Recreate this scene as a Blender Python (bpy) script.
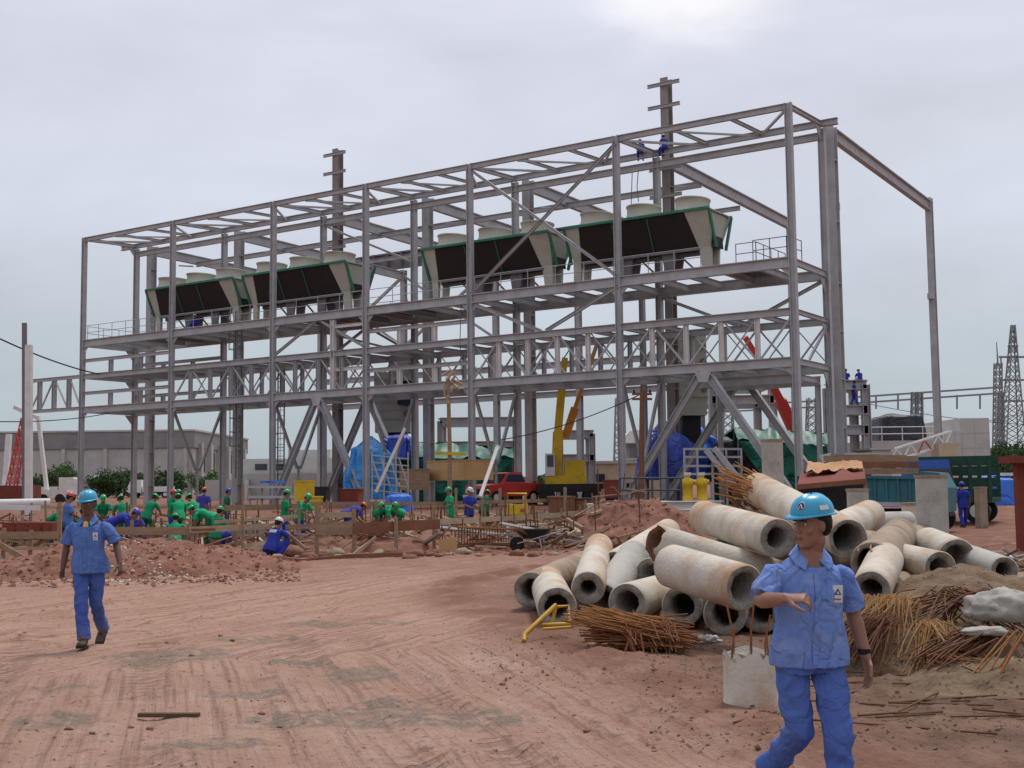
import bpy, math, random
import numpy as np
from mathutils import Vector, Matrix, noise as mnoise
R = math.radians
rng = random.Random(7)
scene = bpy.context.scene
for o in list(bpy.data.objects): bpy.data.objects.remove(o)
COL = scene.collection

# ------------------------------------------------------------------ camera
EYE = 1.75; FPX = 1216.19; PITCH = .0825; ROLL = -.0116
_c, _s = math.cos(PITCH), math.sin(PITCH); _cr, _sr = math.cos(ROLL), math.sin(ROLL)
R0 = Vector((1, 0, 0)); U0 = Vector((0, -_s, _c)); FW = Vector((0, _c, _s))
RT = _cr * R0 + _sr * U0; UP = -_sr * R0 + _cr * U0
cd = bpy.data.cameras.new('camera'); cam = bpy.data.objects.new('camera', cd); COL.objects.link(cam)
cd.sensor_width = 36; cd.lens = 36 * FPX / 1024; cd.clip_start = .05; cd.clip_end = 6000
m = Matrix((RT, UP, -FW)).transposed().to_4x4(); m.translation = (0, 0, EYE); cam.matrix_world = m
scene.camera = cam
def at(px, py, Y):
    """world point seen at a pixel of the photograph, Y metres in front of the photographer"""
    d = FW + (px - 512) / FPX * RT - (py - 384) / FPX * UP
    return Vector((0, 0, EYE)) + d * (Y / d.y)
# ------------------------------------------------------------------ sky, sun, exposure
SUN_AZ, SUN_EL = R(25), R(62)
SUND = Vector((math.sin(SUN_AZ) * math.cos(SUN_EL), math.cos(SUN_AZ) * math.cos(SUN_EL), math.sin(SUN_EL)))
W = bpy.data.worlds.new('World'); scene.world = W; W.use_nodes = True
nt = W.node_tree; N = nt.nodes; L = nt.links; N.clear()
out = N.new('ShaderNodeOutputWorld'); bg = N.new('ShaderNodeBackground'); bg.inputs[1].default_value = .0765
sky = N.new('ShaderNodeTexSky'); sky.sky_type = 'NISHITA'; sky.sun_disc = False
sky.sun_elevation = SUN_EL; sky.sun_rotation = SUN_AZ; sky.air_density = 1.5; sky.dust_density = 4
tc = N.new('ShaderNodeTexCoord')
sep = N.new('ShaderNodeSeparateXYZ'); L.new(tc.outputs['Generated'], sep.inputs[0])
ramp = N.new('ShaderNodeValToRGB'); L.new(sep.outputs[2], ramp.inputs[0])
e = ramp.color_ramp.elements
e[0].position = 0; e[0].color = (3.9, 4.6, 5.0, 1)
e[1].position = .42; e[1].color = (6.5, 6.6, 7.6, 1)
x = e.new(.10); x.color = (4.5, 5.1, 5.65, 1)
x = e.new(.20); x.color = (5.5, 5.85, 6.7, 1)
x = e.new(.30); x.color = (6.1, 6.3, 7.25, 1)
mp = N.new('ShaderNodeMapping'); mp.inputs['Scale'].default_value = (1.6, 1.6, 4.2); L.new(tc.outputs['Generated'], mp.inputs[0])
cn = N.new('ShaderNodeTexNoise'); cn.inputs['Scale'].default_value = 2.3; cn.inputs['Detail'].default_value = 6; cn.inputs['Roughness'].default_value = .52; cn.inputs['Distortion'].default_value = .35
L.new(mp.outputs[0], cn.inputs['Vector'])
mr = N.new('ShaderNodeMapRange'); mr.inputs[1].default_value = .3; mr.inputs[2].default_value = .72; mr.inputs[3].default_value = .89; mr.inputs[4].default_value = 1.1
L.new(cn.outputs[0], mr.inputs[0])
mul = N.new('ShaderNodeVectorMath'); mul.operation = 'SCALE'; L.new(ramp.outputs[0], mul.inputs[0]); L.new(mr.outputs[0], mul.inputs['Scale'])
# bright veil of cloud where the sun stands behind it
gd = Vector((math.sin(R(9.5)), math.cos(R(9.5)), math.tan(R(25)))).normalized()
dot = N.new('ShaderNodeVectorMath'); dot.operation = 'DOT_PRODUCT'; L.new(tc.outputs['Generated'], dot.inputs[0]); dot.inputs[1].default_value = gd
g2 = N.new('ShaderNodeMapRange'); g2.interpolation_type = 'SMOOTHERSTEP'
g2.inputs[1].default_value = .9935; g2.inputs[2].default_value = 1.0; g2.inputs[3].default_value = 0; g2.inputs[4].default_value = 1
wob = N.new('ShaderNodeMath'); wob.operation = 'MULTIPLY_ADD'; L.new(cn.outputs[0], wob.inputs[0]); wob.inputs[1].default_value = .011; wob.inputs[2].default_value = -.0055
wa = N.new('ShaderNodeMath'); L.new(dot.outputs['Value'], wa.inputs[0]); L.new(wob.outputs[0], wa.inputs[1]); L.new(wa.outputs[0], g2.inputs[0])
cm = N.new('ShaderNodeMix'); cm.data_type = 'RGBA'; L.new(g2.outputs[0], cm.inputs[0]); L.new(mul.outputs[0], cm.inputs[6]); cm.inputs[7].default_value = (8.9, 8.85, 9.0, 1)
fm = N.new('ShaderNodeMix'); fm.data_type = 'RGBA'; fm.inputs[0].default_value = .93
L.new(sky.outputs[0], fm.inputs[6]); L.new(cm.outputs[2], fm.inputs[7])
L.new(fm.outputs[2], bg.inputs[0]); L.new(bg.outputs[0], out.inputs[0])
sl = bpy.data.lights.new('sun', 'SUN'); sl.energy = 1.5; sl.angle = R(12); sl.color = (1, .965, .91)
so = bpy.data.objects.new('sun', sl); COL.objects.link(so); so.rotation_euler = SUND.to_track_quat('Z', 'Y').to_euler(); so.location = (0, 0, 60)
scene.view_settings.view_transform = 'Standard'; scene.view_settings.look = 'None'
scene.view_settings.exposure = .58; scene.view_settings.gamma = 1
scene.render.engine = 'CYCLES'; scene.render.resolution_x = 1024; scene.render.resolution_y = 768

# ------------------------------------------------------------------ materials
def mat(name, c1, c2=None, rough=.8, scale=6., bump=.0, bscale=None, metal=0., stain=None, sscale=1.5, samt=.5, stretch=None, detail=6, spec=.3, smin=.52, crease=0.):
    """two colours mixed by noise, optional stain patches with an edge of their own, noise bump"""
    m = bpy.data.materials.new(name); m.use_nodes = True; n = m.node_tree.nodes; l = m.node_tree.links
    b = n['Principled BSDF']; b.inputs['Roughness'].default_value = rough; b.inputs['Metallic'].default_value = metal
    b.inputs['Specular IOR Level'].default_value = spec
    t = n.new('ShaderNodeTexCoord'); co = t.outputs['Object']
    if stretch:
        mpn = n.new('ShaderNodeMapping'); mpn.inputs['Scale'].default_value = stretch; l.new(co, mpn.inputs[0]); co = mpn.outputs[0]
    c2 = c2 or tuple(v * .8 for v in c1)
    nz = n.new('ShaderNodeTexNoise'); nz.inputs['Scale'].default_value = scale; nz.inputs['Detail'].default_value = detail; nz.inputs['Roughness'].default_value = .65
    l.new(co, nz.inputs['Vector'])
    rp = n.new('ShaderNodeValToRGB'); rp.color_ramp.elements[0].position = .33; rp.color_ramp.elements[1].position = .67
    rp.color_ramp.elements[0].color = (*c1, 1); rp.color_ramp.elements[1].color = (*c2, 1); l.new(nz.outputs[0], rp.inputs[0])
    col = rp.outputs[0]
    if stain:
        s = n.new('ShaderNodeTexNoise'); s.inputs['Scale'].default_value = sscale; s.inputs['Detail'].default_value = 8; s.inputs['Roughness'].default_value = .7; l.new(t.outputs['Object'], s.inputs['Vector'])
        r2 = n.new('ShaderNodeValToRGB'); r2.color_ramp.elements[0].position = smin; r2.color_ramp.elements[1].position = smin + .16
        r2.color_ramp.elements[1].color = (samt,) * 3 + (1,); l.new(s.outputs[0], r2.inputs[0])
        mx = n.new('ShaderNodeMix'); mx.data_type = 'RGBA'; l.new(r2.outputs[0], mx.inputs[0]); l.new(col, mx.inputs[6]); mx.inputs[7].default_value = (*stain, 1); col = mx.outputs[2]
    l.new(col, b.inputs['Base Color'])
    bp0 = None
    if crease:   # sharp creases: ridges of a warped noise
        nc = n.new('ShaderNodeTexNoise'); nc.inputs['Scale'].default_value = crease; nc.inputs['Detail'].default_value = 2; nc.inputs['Distortion'].default_value = .9; l.new(t.outputs['Object'], nc.inputs['Vector'])
        s1 = n.new('ShaderNodeMath'); s1.operation = 'SUBTRACT'; l.new(nc.outputs[0], s1.inputs[0]); s1.inputs[1].default_value = .5
        s2 = n.new('ShaderNodeMath'); s2.operation = 'ABSOLUTE'; l.new(s1.outputs[0], s2.inputs[0]); s3 = n.new('ShaderNodeMath'); s3.operation = 'MINIMUM'; l.new(s2.outputs[0], s3.inputs[0]); s3.inputs[1].default_value = .09
        bp0 = n.new('ShaderNodeBump'); bp0.inputs['Strength'].default_value = .8; bp0.inputs['Distance'].default_value = .12 if crease > 2 else .9; l.new(s3.outputs[0], bp0.inputs['Height']); l.new(bp0.outputs[0], b.inputs['Normal'])
    if bump:
        nb = n.new('ShaderNodeTexNoise'); nb.inputs['Scale'].default_value = bscale or scale * 4; nb.inputs['Detail'].default_value = 7; l.new(co, nb.inputs['Vector'])
        bp = n.new('ShaderNodeBump'); bp.inputs['Strength'].default_value = bump; bp.inputs['Distance'].default_value = .02; l.new(nb.outputs[0], bp.inputs['Height']); (l.new(bp0.outputs[0], bp.inputs['Normal']) if bp0 else None); l.new(bp.outputs[0], b.inputs['Normal'])
    return m

# ------------------------------------------------------------------ mesh builder
ORG = {}
def vec(p): return p if isinstance(p, Vector) else Vector(p)
class G:
    def __init__(s): s.v = []; s.f = []; s.sm = []; s.mi = []; s.m = 0
    def add(s, vs, fs, smooth=False):
        k = len(s.v); s.v += [tuple(p) for p in vs]
        for f in fs: s.f.append([i + k for i in f]); s.sm.append(smooth); s.mi.append(s.m)
        return s
    def box(s, lo, hi, M=None):
        x0, y0, z0 = lo; x1, y1, z1 = hi
        p = [Vector(q) for q in ((x0, y0, z0), (x1, y0, z0), (x1, y1, z0), (x0, y1, z0), (x0, y0, z1), (x1, y0, z1), (x1, y1, z1), (x0, y1, z1))]
        if M is not None: p = [M @ q for q in p]
        return s.add(p, [(0, 3, 2, 1), (4, 5, 6, 7), (0, 1, 5, 4), (1, 2, 6, 5), (2, 3, 7, 6), (3, 0, 4, 7)])
    def frame(s, p, q, up):
        d = (q - p).normalized(); up = vec(up)
        sd = d.cross(up)
        if sd.length < 1e-4: sd = d.cross(Vector((1, 0, 0)))
        sd.normalize(); return d, sd, sd.cross(d).normalized()
    def prof(s, p, q, pts, up=(0, 0, 1), cap=True, smooth=False):
        p, q = vec(p), vec(q); d, sd, u = s.frame(p, q, up); n = len(pts)
        vs = [p + sd * a + u * b for a, b in pts] + [q + sd * a + u * b for a, b in pts]
        fs = [(i, (i + 1) % n, n + (i + 1) % n, n + i) for i in range(n)]
        s.add(vs, fs, smooth)
        if cap: s.add(vs, [tuple(range(n))[::-1], tuple(range(n, 2 * n))])
        return s
    def bar(s, p, q, w, h, up=(0, 0, 1)):
        return s.prof(p, q, [(-w / 2, -h / 2), (w / 2, -h / 2), (w / 2, h / 2), (-w / 2, h / 2)], up)
    def ib(s, p, q, w, h, up=(0, 0, 1), tf=None, tw=None):
        tf = tf or h * .09; tw = (tw or w * .10) / 2; W2, H2 = w / 2, h / 2
        return s.prof(p, q, [(-W2, -H2), (W2, -H2), (W2, -H2 + tf), (tw, -H2 + tf), (tw, H2 - tf), (W2, H2 - tf), (W2, H2), (-W2, H2), (-W2, H2 - tf), (-tw, H2 - tf), (-tw, -H2 + tf), (-W2, -H2 + tf)], up)
    def cyl(s, p, q, r0, r1=None, n=10, cap=True):
        r1 = r0 if r1 is None else r1; p, q = vec(p), vec(q); d, a, b = s.frame(p, q, (0, 0, 1))
        cs = [(math.cos(2 * math.pi * i / n), math.sin(2 * math.pi * i / n)) for i in range(n)]
        vs = [p + (a * x + b * y) * r0 for x, y in cs] + [q + (a * x + b * y) * r1 for x, y in cs]
        s.add(vs, [(i, (i + 1) % n, n + (i + 1) % n, n + i) for i in range(n)], True)
        if cap: s.add(vs, [tuple(range(n))[::-1], tuple(range(n, 2 * n))])
        return s
    def loft(s, rings, cap=True, smooth=True, closed=False):
        n = len(rings[0]); vs = [p for r in rings for p in r]; fs = []
        m_ = len(rings)
        for k in range(m_ if closed else m_ - 1):
            a, b = k * n, ((k + 1) % m_) * n
            fs += [(a + i, a + (i + 1) % n, b + (i + 1) % n, b + i) for i in range(n)]
        s.add(vs, fs, smooth)
        if cap and not closed: s.add(vs, [tuple(range(n))[::-1], tuple(range((m_ - 1) * n, m_ * n))])
        return s
    def tube(s, pts, r, n=6, cap=True):
        pts = [vec(p) for p in pts]; rs = r if isinstance(r, (list, tuple)) else [r] * len(pts); rings = []
        ref = Vector((0, 0, 1))
        if abs((pts[-1] - pts[0]).normalized().z) > .9: ref = Vector((0, 1, 0))
        for i, p in enumerate(pts):
            d = (pts[min(i + 1, len(pts) - 1)] - pts[max(i - 1, 0)]).normalized(); a = d.cross(ref)
            if a.length < 1e-3: a = d.cross(Vector((1, 0, 0)))
            a.normalize(); b = a.cross(d)
            rings.append([p + (a * math.cos(2 * math.pi * k / n) + b * math.sin(2 * math.pi * k / n)) * rs[i] for k in range(n)])
        return s.loft(rings, cap)
    def lathe(s, prof_, c=(0, 0, 0), n=16, M=None):
        c = Vector(c); rings = []
        for r, z in prof_:
            ring = [Vector((r * math.cos(2 * math.pi * k / n), r * math.sin(2 * math.pi * k / n), z)) for k in range(n)]
            rings.append([(M @ p if M is not None else p) + c for p in ring])
        return s.loft(rings)
    def prism(s, poly, ext):
        """poly: 3-D outline, ext: extrusion vector"""
        a = [vec(p) for p in poly]; ext = vec(ext); n = len(a); vs = a + [p + ext for p in a]
        return s.add(vs, [tuple(range(n))[::-1], tuple(range(n, 2 * n))] + [(i, (i + 1) % n, n + (i + 1) % n, n + i) for i in range(n)])
    def quad(s, *p): return s.add([vec(q) for q in p], [tuple(range(len(p)))])
    def ell(s, c, r, n=12, m=8, M=None):
        c = vec(c); rings = []
        for j in range(m + 1):
            t = math.pi * (j / m) ; t = min(max(t, .02), math.pi - .02)
            rg = [Vector((r[0] * math.sin(t) * math.cos(2 * math.pi * k / n), r[1] * math.sin(t) * math.sin(2 * math.pi * k / n), -r[2] * math.cos(t))) for k in range(n)]
            rings.append([(M @ p if M is not None else p) + c for p in rg])
        return s.loft(rings)
    def mesh(s, name, mats, off=(0, 0, 0)):
        me = bpy.data.meshes.new(name); o = vec(off)
        me.from_pydata([(x - o.x, y - o.y, z - o.z) for x, y, z in s.v], [], s.f)
        me.polygons.foreach_set('use_smooth', s.sm); me.polygons.foreach_set('material_index', s.mi)
        for mm in (mats if isinstance(mats, (list, tuple)) else [mats]): me.materials.append(mm)
        me.update(); return me
    def build(s, name, mats, parent=None, org=None, label=None):
        """a part of parent (coordinates given in the world or, for a thing made at the origin, in its own frame)"""
        if parent is not None: o0 = ORG[parent.name]
        elif org is not None: o0 = vec(org)
        else:
            a = np.array(s.v); o0 = Vector(((a[:, 0].min() + a[:, 0].max()) / 2, (a[:, 1].min() + a[:, 1].max()) / 2, a[:, 2].min()))
        ob = bpy.data.objects.new(name, s.mesh(name, mats, o0)); COL.objects.link(ob)
        if parent is not None: ob.parent = parent
        else: ob.location = o0
        ORG[ob.name] = o0
        if label: ob['label'] = label
        return ob
def tag(o, label, cat, group=None, kind=None):
    o['label'] = label; o['category'] = cat
    if group: o['group'] = group
    if kind: o['kind'] = kind
    return o
def thing(name, loc, label, cat, group=None):
    o = bpy.data.objects.new(name, None); COL.objects.link(o); o.location = loc; o.empty_display_size = .2; ORG[o.name] = vec(loc)
    return tag(o, label, cat, group)
def struct(o): o['kind'] = 'structure'; return o
KIDS = {}
def copy_thing(root, loc, rz=None, label=None):
    """a copy of a thing with copies of its parts and their sub-parts"""
    r = root.copy(); COL.objects.link(r); r.location = loc
    if rz is not None: r.rotation_euler = (0, 0, rz)
    if label: r['label'] = label
    def kids(a, b):
        for ch in [o for o in COL.objects if o.parent == a]:
            c = ch.copy(); COL.objects.link(c); c.parent = b; kids(ch, c)
    kids(root, r); return r
def fbm(x, y, sc, oct=4, seed=0.):
    """value noise on arrays, -1..1"""
    tot = np.zeros_like(x); amp = 1.; nrm = 0
    for o in range(oct):
        X = x * sc + 17.3 * o + seed; Y = y * sc - 9.1 * o + seed * 1.7
        xi = np.floor(X); yi = np.floor(Y); fx = X - xi; fy = Y - yi; fx = fx * fx * (3 - 2 * fx); fy = fy * fy * (3 - 2 * fy)
        def h(a, b):
            v = np.sin(a * 127.1 + b * 311.7 + seed * 3.1) * 43758.5453; return v - np.floor(v)
        tot += amp * ((h(xi, yi) * (1 - fx) + h(xi + 1, yi) * fx) * (1 - fy) + (h(xi, yi + 1) * (1 - fx) + h(xi + 1, yi + 1) * fx) * fy)
        nrm += amp; amp *= .5; sc *= 2.03
    return tot / nrm * 2 - 1
# ------------------------------------------------------------------ ground
def gp(px, py):
    """point of the flat ground seen at a pixel"""
    d = FW + (px - 512) / FPX * RT - (py - 384) / FPX * UP
    return Vector((0, 0, EYE)) + d * (-EYE / d.z)
TRK = np.array([gp(*p)[:2] for p in ((900, 900), (700, 768), (600, 715), (520, 672), (455, 638), (410, 612), (392, 597), (410, 583), (470, 572), (560, 563), (700, 556))])
def dense(P, n=12):
    out = []
    for i in range(len(P) - 1):
        p0 = P[max(i - 1, 0)]; p1 = P[i]; p2 = P[i + 1]; p3 = P[min(i + 2, len(P) - 1)]
        for k in range(n):
            t = k / n; out.append(.5 * (2 * p1 + (p2 - p0) * t + (2 * p0 - 5 * p1 + 4 * p2 - p3) * t * t + (3 * p1 - p0 - 3 * p2 + p3) * t ** 3))
    return np.array(out + [P[-1]])
TRKD = dense(TRK)
def trackco(x, y, TRKD=None):
    TRKD = globals()['TRKD'] if TRKD is None else TRKD
    """arc length along and signed distance from the curved haul track"""
    best = np.full(x.shape, 1e9); S_ = np.zeros_like(x); D_ = np.zeros_like(x); acc = 0
    for i in range(len(TRKD) - 1):
        a, b = TRKD[i], TRKD[i + 1]; ab = b - a; ln = np.hypot(*ab)
        t = np.clip(((x - a[0]) * ab[0] + (y - a[1]) * ab[1]) / ln ** 2, 0, 1)
        dx, dy = x - a[0] - t * ab[0], y - a[1] - t * ab[1]; d = np.hypot(dx, dy)
        sgn = np.sign(ab[0] * dy - ab[1] * dx); k = d < best
        best[k] = d[k]; S_[k] = acc + t[k] * ln; D_[k] = (d * sgn)[k]; acc += ln
    return S_, D_
TRKB = dense(np.array([gp(*p)[:2] for p in ((-330, 690), (-120, 655), (60, 628), (200, 607), (320, 590), (430, 576), (560, 560), (700, 552), (900, 548))]))
def sstep(a, b, x): t = np.clip((x - a) / (b - a), 0, 1); return t * t * (3 - 2 * t)
def ground_base(x, y):
    return .5 * sstep(44, 60, y) + fbm(x, y, .05, 3, 2.) * .12 * sstep(8, 30, np.hypot(x, y))
def ground_h(x, y, sd=None):
    s, d = sd if sd is not None else trackco(x, y); r = np.hypot(x, y)
    h = ground_base(x, y) + fbm(x, y, .5, 4, 5.) * .035
    near = 1 - sstep(30, 60, r)
    w = fbm(s, d, .35, 2, 9.) * .14
    sb, db = trackco(x, y, TRKB); far_ = sstep(11.5, 15, y) * near; wb = fbm(sb, db, .3, 2, 4.) * .25
    for dd, dep, wd in ((-3.2, .05, .2), (-2.2, .06, .22), (-1.3, .045, .16), (-.5, .07, .22), (.3, .05, .18), (1.2, .07, .25), (2.4, .06, .2), (3.6, .06, .25), (5.2, .07, .25), (7, .07, .3)):
        g = (db - dd + wb) / wd; h -= far_ * dep * (np.exp(-g * g) - .5 * np.exp(-((np.abs(g) - 1.7) ** 2) * 2)) * (.7 + .6 * fbm(sb, db, .2, 2, dd))
    near = near * (1 - .75 * far_)
    for dd, dep, wd in ((-.25, .045, .13), (.35, .03, .10), (1.05, .035, .14), (1.75, .05, .16), (2.4, .025, .1), (3.3, .035, .15), (4.7, .03, .14), (5.4, .03, .12), (6.6, .03, .15)):
        g = (d - dd + w) / wd; h -= near * dep * (np.exp(-g * g) - .5 * np.exp(-((np.abs(g) - 1.7) ** 2) * 2)) * (.6 + .5 * fbm(s, d, .25, 2, dd))
    # churned berm between the track and the pile heap
    b = np.exp(-((d + .95 + w) / .32) ** 2); h += near * b * (.085 + .06 * fbm(x, y, 2.2, 3, 1.))
    rough = sstep(-.8, -1.6, d) * near; h += rough * (fbm(x, y, 1.6, 4, 3.) * .06 + np.maximum(fbm(x, y, 5, 3, 4.), 0) * .05)
    h += (1 - sstep(30, 60, r)) * (np.maximum(fbm(x, y, 3.1, 4, 18.) - .22, 0) * .10)
    h += near * fbm(x, y, 6, 3, 8.) * .014 + near * np.maximum(fbm(x, y, 14, 2, 8.) - .25, 0) * .03
    return h
def gz(x, y): return float(ground_h(np.array([float(x)]), np.array([float(y)]))[0])
dpatch = [((176, 657), 62, 9), ((254, 696), 52, 6), ((293, 664), 26, 4), ((367, 676), 38, 9), ((312, 722), 110, 10), ((380, 711), 46, 8), ((59, 722), 40, 8), ((455, 722), 70, 9), ((120, 655), 22, 4), ((262, 640), 70, 3), ((345, 624), 60, 2), ((60, 690), 30, 3), ((205, 745), 60, 5)]
def build_ground():
    rr = [0.6]
    while rr[-1] < 4200: rr.append(rr[-1] * (1.0085 if 5.5 < rr[-1] < 45 else (1.02 if rr[-1] < 90 else 1.12)) + .004)
    an = list(np.arange(-32, 32.01, .17)); a = 33.
    while a < 178: an.append(a); an.insert(0, -a); a += 4 if a > 45 else 2
    rr = np.array(rr); an = np.radians(np.array(an)); nr, na = len(rr), len(an)
    A, Rr = np.meshgrid(an, rr); x = (np.sin(A) * Rr).ravel(); y = (np.cos(A) * Rr).ravel()
    s, d = trackco(x, y); z = ground_h(x, y, (s, d)); 
    z[Rr.ravel() > 300] = .5
    me = bpy.data.meshes.new('ground'); n = nr * na
    me.vertices.add(n); me.vertices.foreach_set('co', np.stack([x, y, z], 1).ravel())
    i = np.arange(nr - 1)[:, None] * na; j = np.arange(na)[None, :]; jn = (j + 1) % na
    q = np.stack([i + j, i + na + j, i + na + jn, i + jn], -1).reshape(-1, 4)[:, ::-1]
    nq = len(q)
    me.loops.add(nq * 4); me.loops.foreach_set('vertex_index', q.ravel()); me.polygons.add(nq)
    me.polygons.foreach_set('loop_start', np.arange(nq) * 4); me.update(calc_edges=True)
    me.polygons.foreach_set('use_smooth', np.ones(nq, bool))
    at_ = me.attributes.new('track', 'FLOAT_VECTOR', 'POINT'); at_.data.foreach_set('vector', np.stack([s, d, s * 0], 1).ravel())
    damp = np.zeros(n)
    for (px, py), wx, wy in dpatch:
        c = gp(px, py); k = c.y / FPX; ax = wx * k; ay = abs(gp(px, py - wy).y - gp(px, py + wy).y) / 2
        g = np.sqrt(((x - c.x) / ax) ** 2 + ((y - c.y) / ay) ** 2); damp = np.maximum(damp, 1 - sstep(.45, 1.35, g + .55 * fbm(x, y, 1.3, 4, px)))
    me.attributes.new('gravel', 'FLOAT', 'POINT').data.foreach_set('value', damp)
    sb, db = trackco(x, y, TRKB); me.attributes.new('trackb', 'FLOAT_VECTOR', 'POINT').data.foreach_set('vector', np.stack([sb, db, s * 0], 1).ravel())
    me.attributes.new('farther', 'FLOAT', 'POINT').data.foreach_set('value', sstep(10.5, 15, y + fbm(x, y, .4, 3, 2.) * 3))
    trd = np.zeros(n)
    for dd in (1.05, 1.75, 3.3, 4.7, 6.6): trd = np.maximum(trd, 1 - sstep(.17, .24, np.abs(d - dd + fbm(s, d, .35, 2, 9.) * .14)))
    trd *= sstep(-.45, -.1, fbm(x, y, .45, 3, 33.)) * (1 - sstep(13, 17, y))
    me.attributes.new('tread', 'FLOAT', 'POINT').data.foreach_set('value', trd)
    mud = sstep(-.9, -2.0, d + .4 * fbm(x, y, .9, 3, 6.)) * sstep(24, 18, y) * (x > -2)
    me.attributes.new('mud', 'FLOAT', 'POINT').data.foreach_set('value', mud)
    red = np.clip(np.exp(-((d + .95) / .55) ** 2) * .9 + sstep(19, 29, y) * .55 + sstep(29, 33, y) * .5 + sstep(-.8, -2, d) * .25, 0, 1)
    me.attributes.new('clay', 'FLOAT', 'POINT').data.foreach_set('value', red)
    o = bpy.data.objects.new('ground', me); COL.objects.link(o); struct(o)
    mt = bpy.data.materials.new('red_earth'); mt.use_nodes = True; n_ = mt.node_tree.nodes; l = mt.node_tree.links
    b = n_['Principled BSDF']; b.inputs['Specular IOR Level'].default_value = .2; b.inputs['Roughness'].default_value = .85
    t = n_.new('ShaderNodeTexCoord')
    def nz(sc, det, src=None, rough=.65):
        q = n_.new('ShaderNodeTexNoise'); q.inputs['Scale'].default_value = sc; q.inputs['Detail'].default_value = det; q.inputs['Roughness'].default_value = rough
        l.new(src or t.outputs['Object'], q.inputs['Vector']); return q.outputs[0]
    def rmp(src, a, b_): 
        q = n_.new('ShaderNodeMapRange'); q.inputs[1].default_value = a; q.inputs[2].default_value = b_; l.new(src, q.inputs[0]); return q.outputs[0]
    def mix(f, a, b_):
        q = n_.new('ShaderNodeMix'); q.data_type = 'RGBA'
        (l.new(f, q.inputs[0]) if not isinstance(f, float) else setattr(q.inputs[0], 'default_value', f))
        for s_, k in ((a, 6), (b_, 7)):
            if isinstance(s_, tuple): q.inputs[k].default_value = (*s_, 1)
            else: l.new(s_, q.inputs[k])
        return q.outputs[2]
    def mth(op, a, b_):
        q = n_.new('ShaderNodeMath'); q.operation = op
        for k, s_ in ((0, a), (1, b_)):
            if isinstance(s_, (int, float)): q.inputs[k].default_value = s_
            else: l.new(s_, q.inputs[k])
        return q.outputs[0]
    def attr(nm, o_='Fac'):
        q = n_.new('ShaderNodeAttribute'); q.attribute_name = nm; return q.outputs[o_]
    far_ = attr('farther'); tm = n_.new('ShaderNodeMix'); tm.data_type = 'VECTOR'; l.new(mth('GREATER_THAN', far_, .5), tm.inputs[0]); l.new(attr('track', 'Vector'), tm.inputs[4]); l.new(attr('trackb', 'Vector'), tm.inputs[5]); tr = tm.outputs[1]
    mp_ = n_.new('ShaderNodeMapping'); mp_.inputs['Scale'].default_value = (.22, 7.5, 1); l.new(tr, mp_.inputs[0])
    streak = nz(1.6, 6, mp_.outputs[0])
    mp2 = n_.new('ShaderNodeMapping'); mp2.inputs['Scale'].default_value = (5., .9, 1); l.new(tr, mp2.inputs[0]); tread = nz(2.2, 3, mp2.outputs[0])
    pale = (.455, .29, .217); mid = (.36, .212, .15); redc = (.205, .092, .058); grav = (.135, .108, .082)
    c = mix(rmp(nz(.35, 6), .36, .64), pale, mid)
    c = mix(mth('MULTIPLY', rmp(streak, .5, .62), .8), c, (.255, .145, .102)); c = mix(mth('MULTIPLY', rmp(streak, .42, .32), .6), c, (.47, .335, .265))
    c = mix(mth('MULTIPLY', rmp(nz(1.7, 8), .56, .72), .5), c, (.49, .36, .295))
    c = mix(mth('MULTIPLY', mth('MULTIPLY', far_, .6), rmp(nz(.8, 6), .3, .62)), c, mix(rmp(streak, .42, .58), (.49, .305, .21), (.34, .18, .115)))
    c = mix(mth('MULTIPLY', rmp(nz(2.3, 7), .60, .70), .7), c, (.40, .19, .10))
    c = mix(mth('MULTIPLY', rmp(nz(3.7, 8), .585, .66), .8), c, (.235, .135, .098))
    c = mix(attr('mud'), c, mix(rmp(nz(1.5, 8), .38, .6), (.26, .165, .11), (.125, .075, .05)))
    c = mix(mth('MULTIPLY', attr('clay'), rmp(nz(1.1, 7), .22, .5)), c, redc)
    gv = mth('MULTIPLY', mth('MULTIPLY', rmp(attr('gravel'), .12, .6), rmp(nz(6, 8), .40, .54)), .82)
    c = mix(gv, c, mix(rmp(nz(30, 3), .35, .65), grav, (.26, .215, .165)))
    c = mix(mth('MULTIPLY', rmp(nz(13, 5), .60, .66), .75), c, (.15, .08, .055)); c = mix(mth('MULTIPLY', rmp(nz(34, 4), .6, .68), .6), c, (.13, .07, .05))  # dark flecks: shadows of small clods painted into the colour
    l.new(c, b.inputs['Base Color'])
    sx = n_.new('ShaderNodeSeparateXYZ'); l.new(attr('track', 'Vector'), sx.inputs[0]); bars = mth('SINE', mth('ADD', mth('MULTIPLY', sx.outputs[0], 34.), mth('MULTIPLY', sx.outputs[1], 22.)), 0); tmask = mth('MULTIPLY', attr('tread'), rmp(bars, -.2, .3))
    c = mix(mth('MULTIPLY', mth('MULTIPLY', tmask, rmp(nz(2.6, 6), .35, .6)), .55), c, (.2, .108, .075)); l.new(c, b.inputs['Base Color'])
    hsum = mth('ADD', mth('MULTIPLY', tmask, -.45), mth('ADD', mth('ADD', mth('MULTIPLY', streak, .6), mth('MULTIPLY', tread, .5)), mth('ADD', mth('MULTIPLY', nz(9, 8), .7), mth('MULTIPLY', nz(34, 6), .4))))
    bp = n_.new('ShaderNodeBump'); bp.inputs['Strength'].default_value = .95; bp.inputs['Distance'].default_value = .07; l.new(hsum, bp.inputs['Height']); l.new(bp.outputs[0], b.inputs['Normal'])
    me.materials.append(mt)
build_ground()
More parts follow.
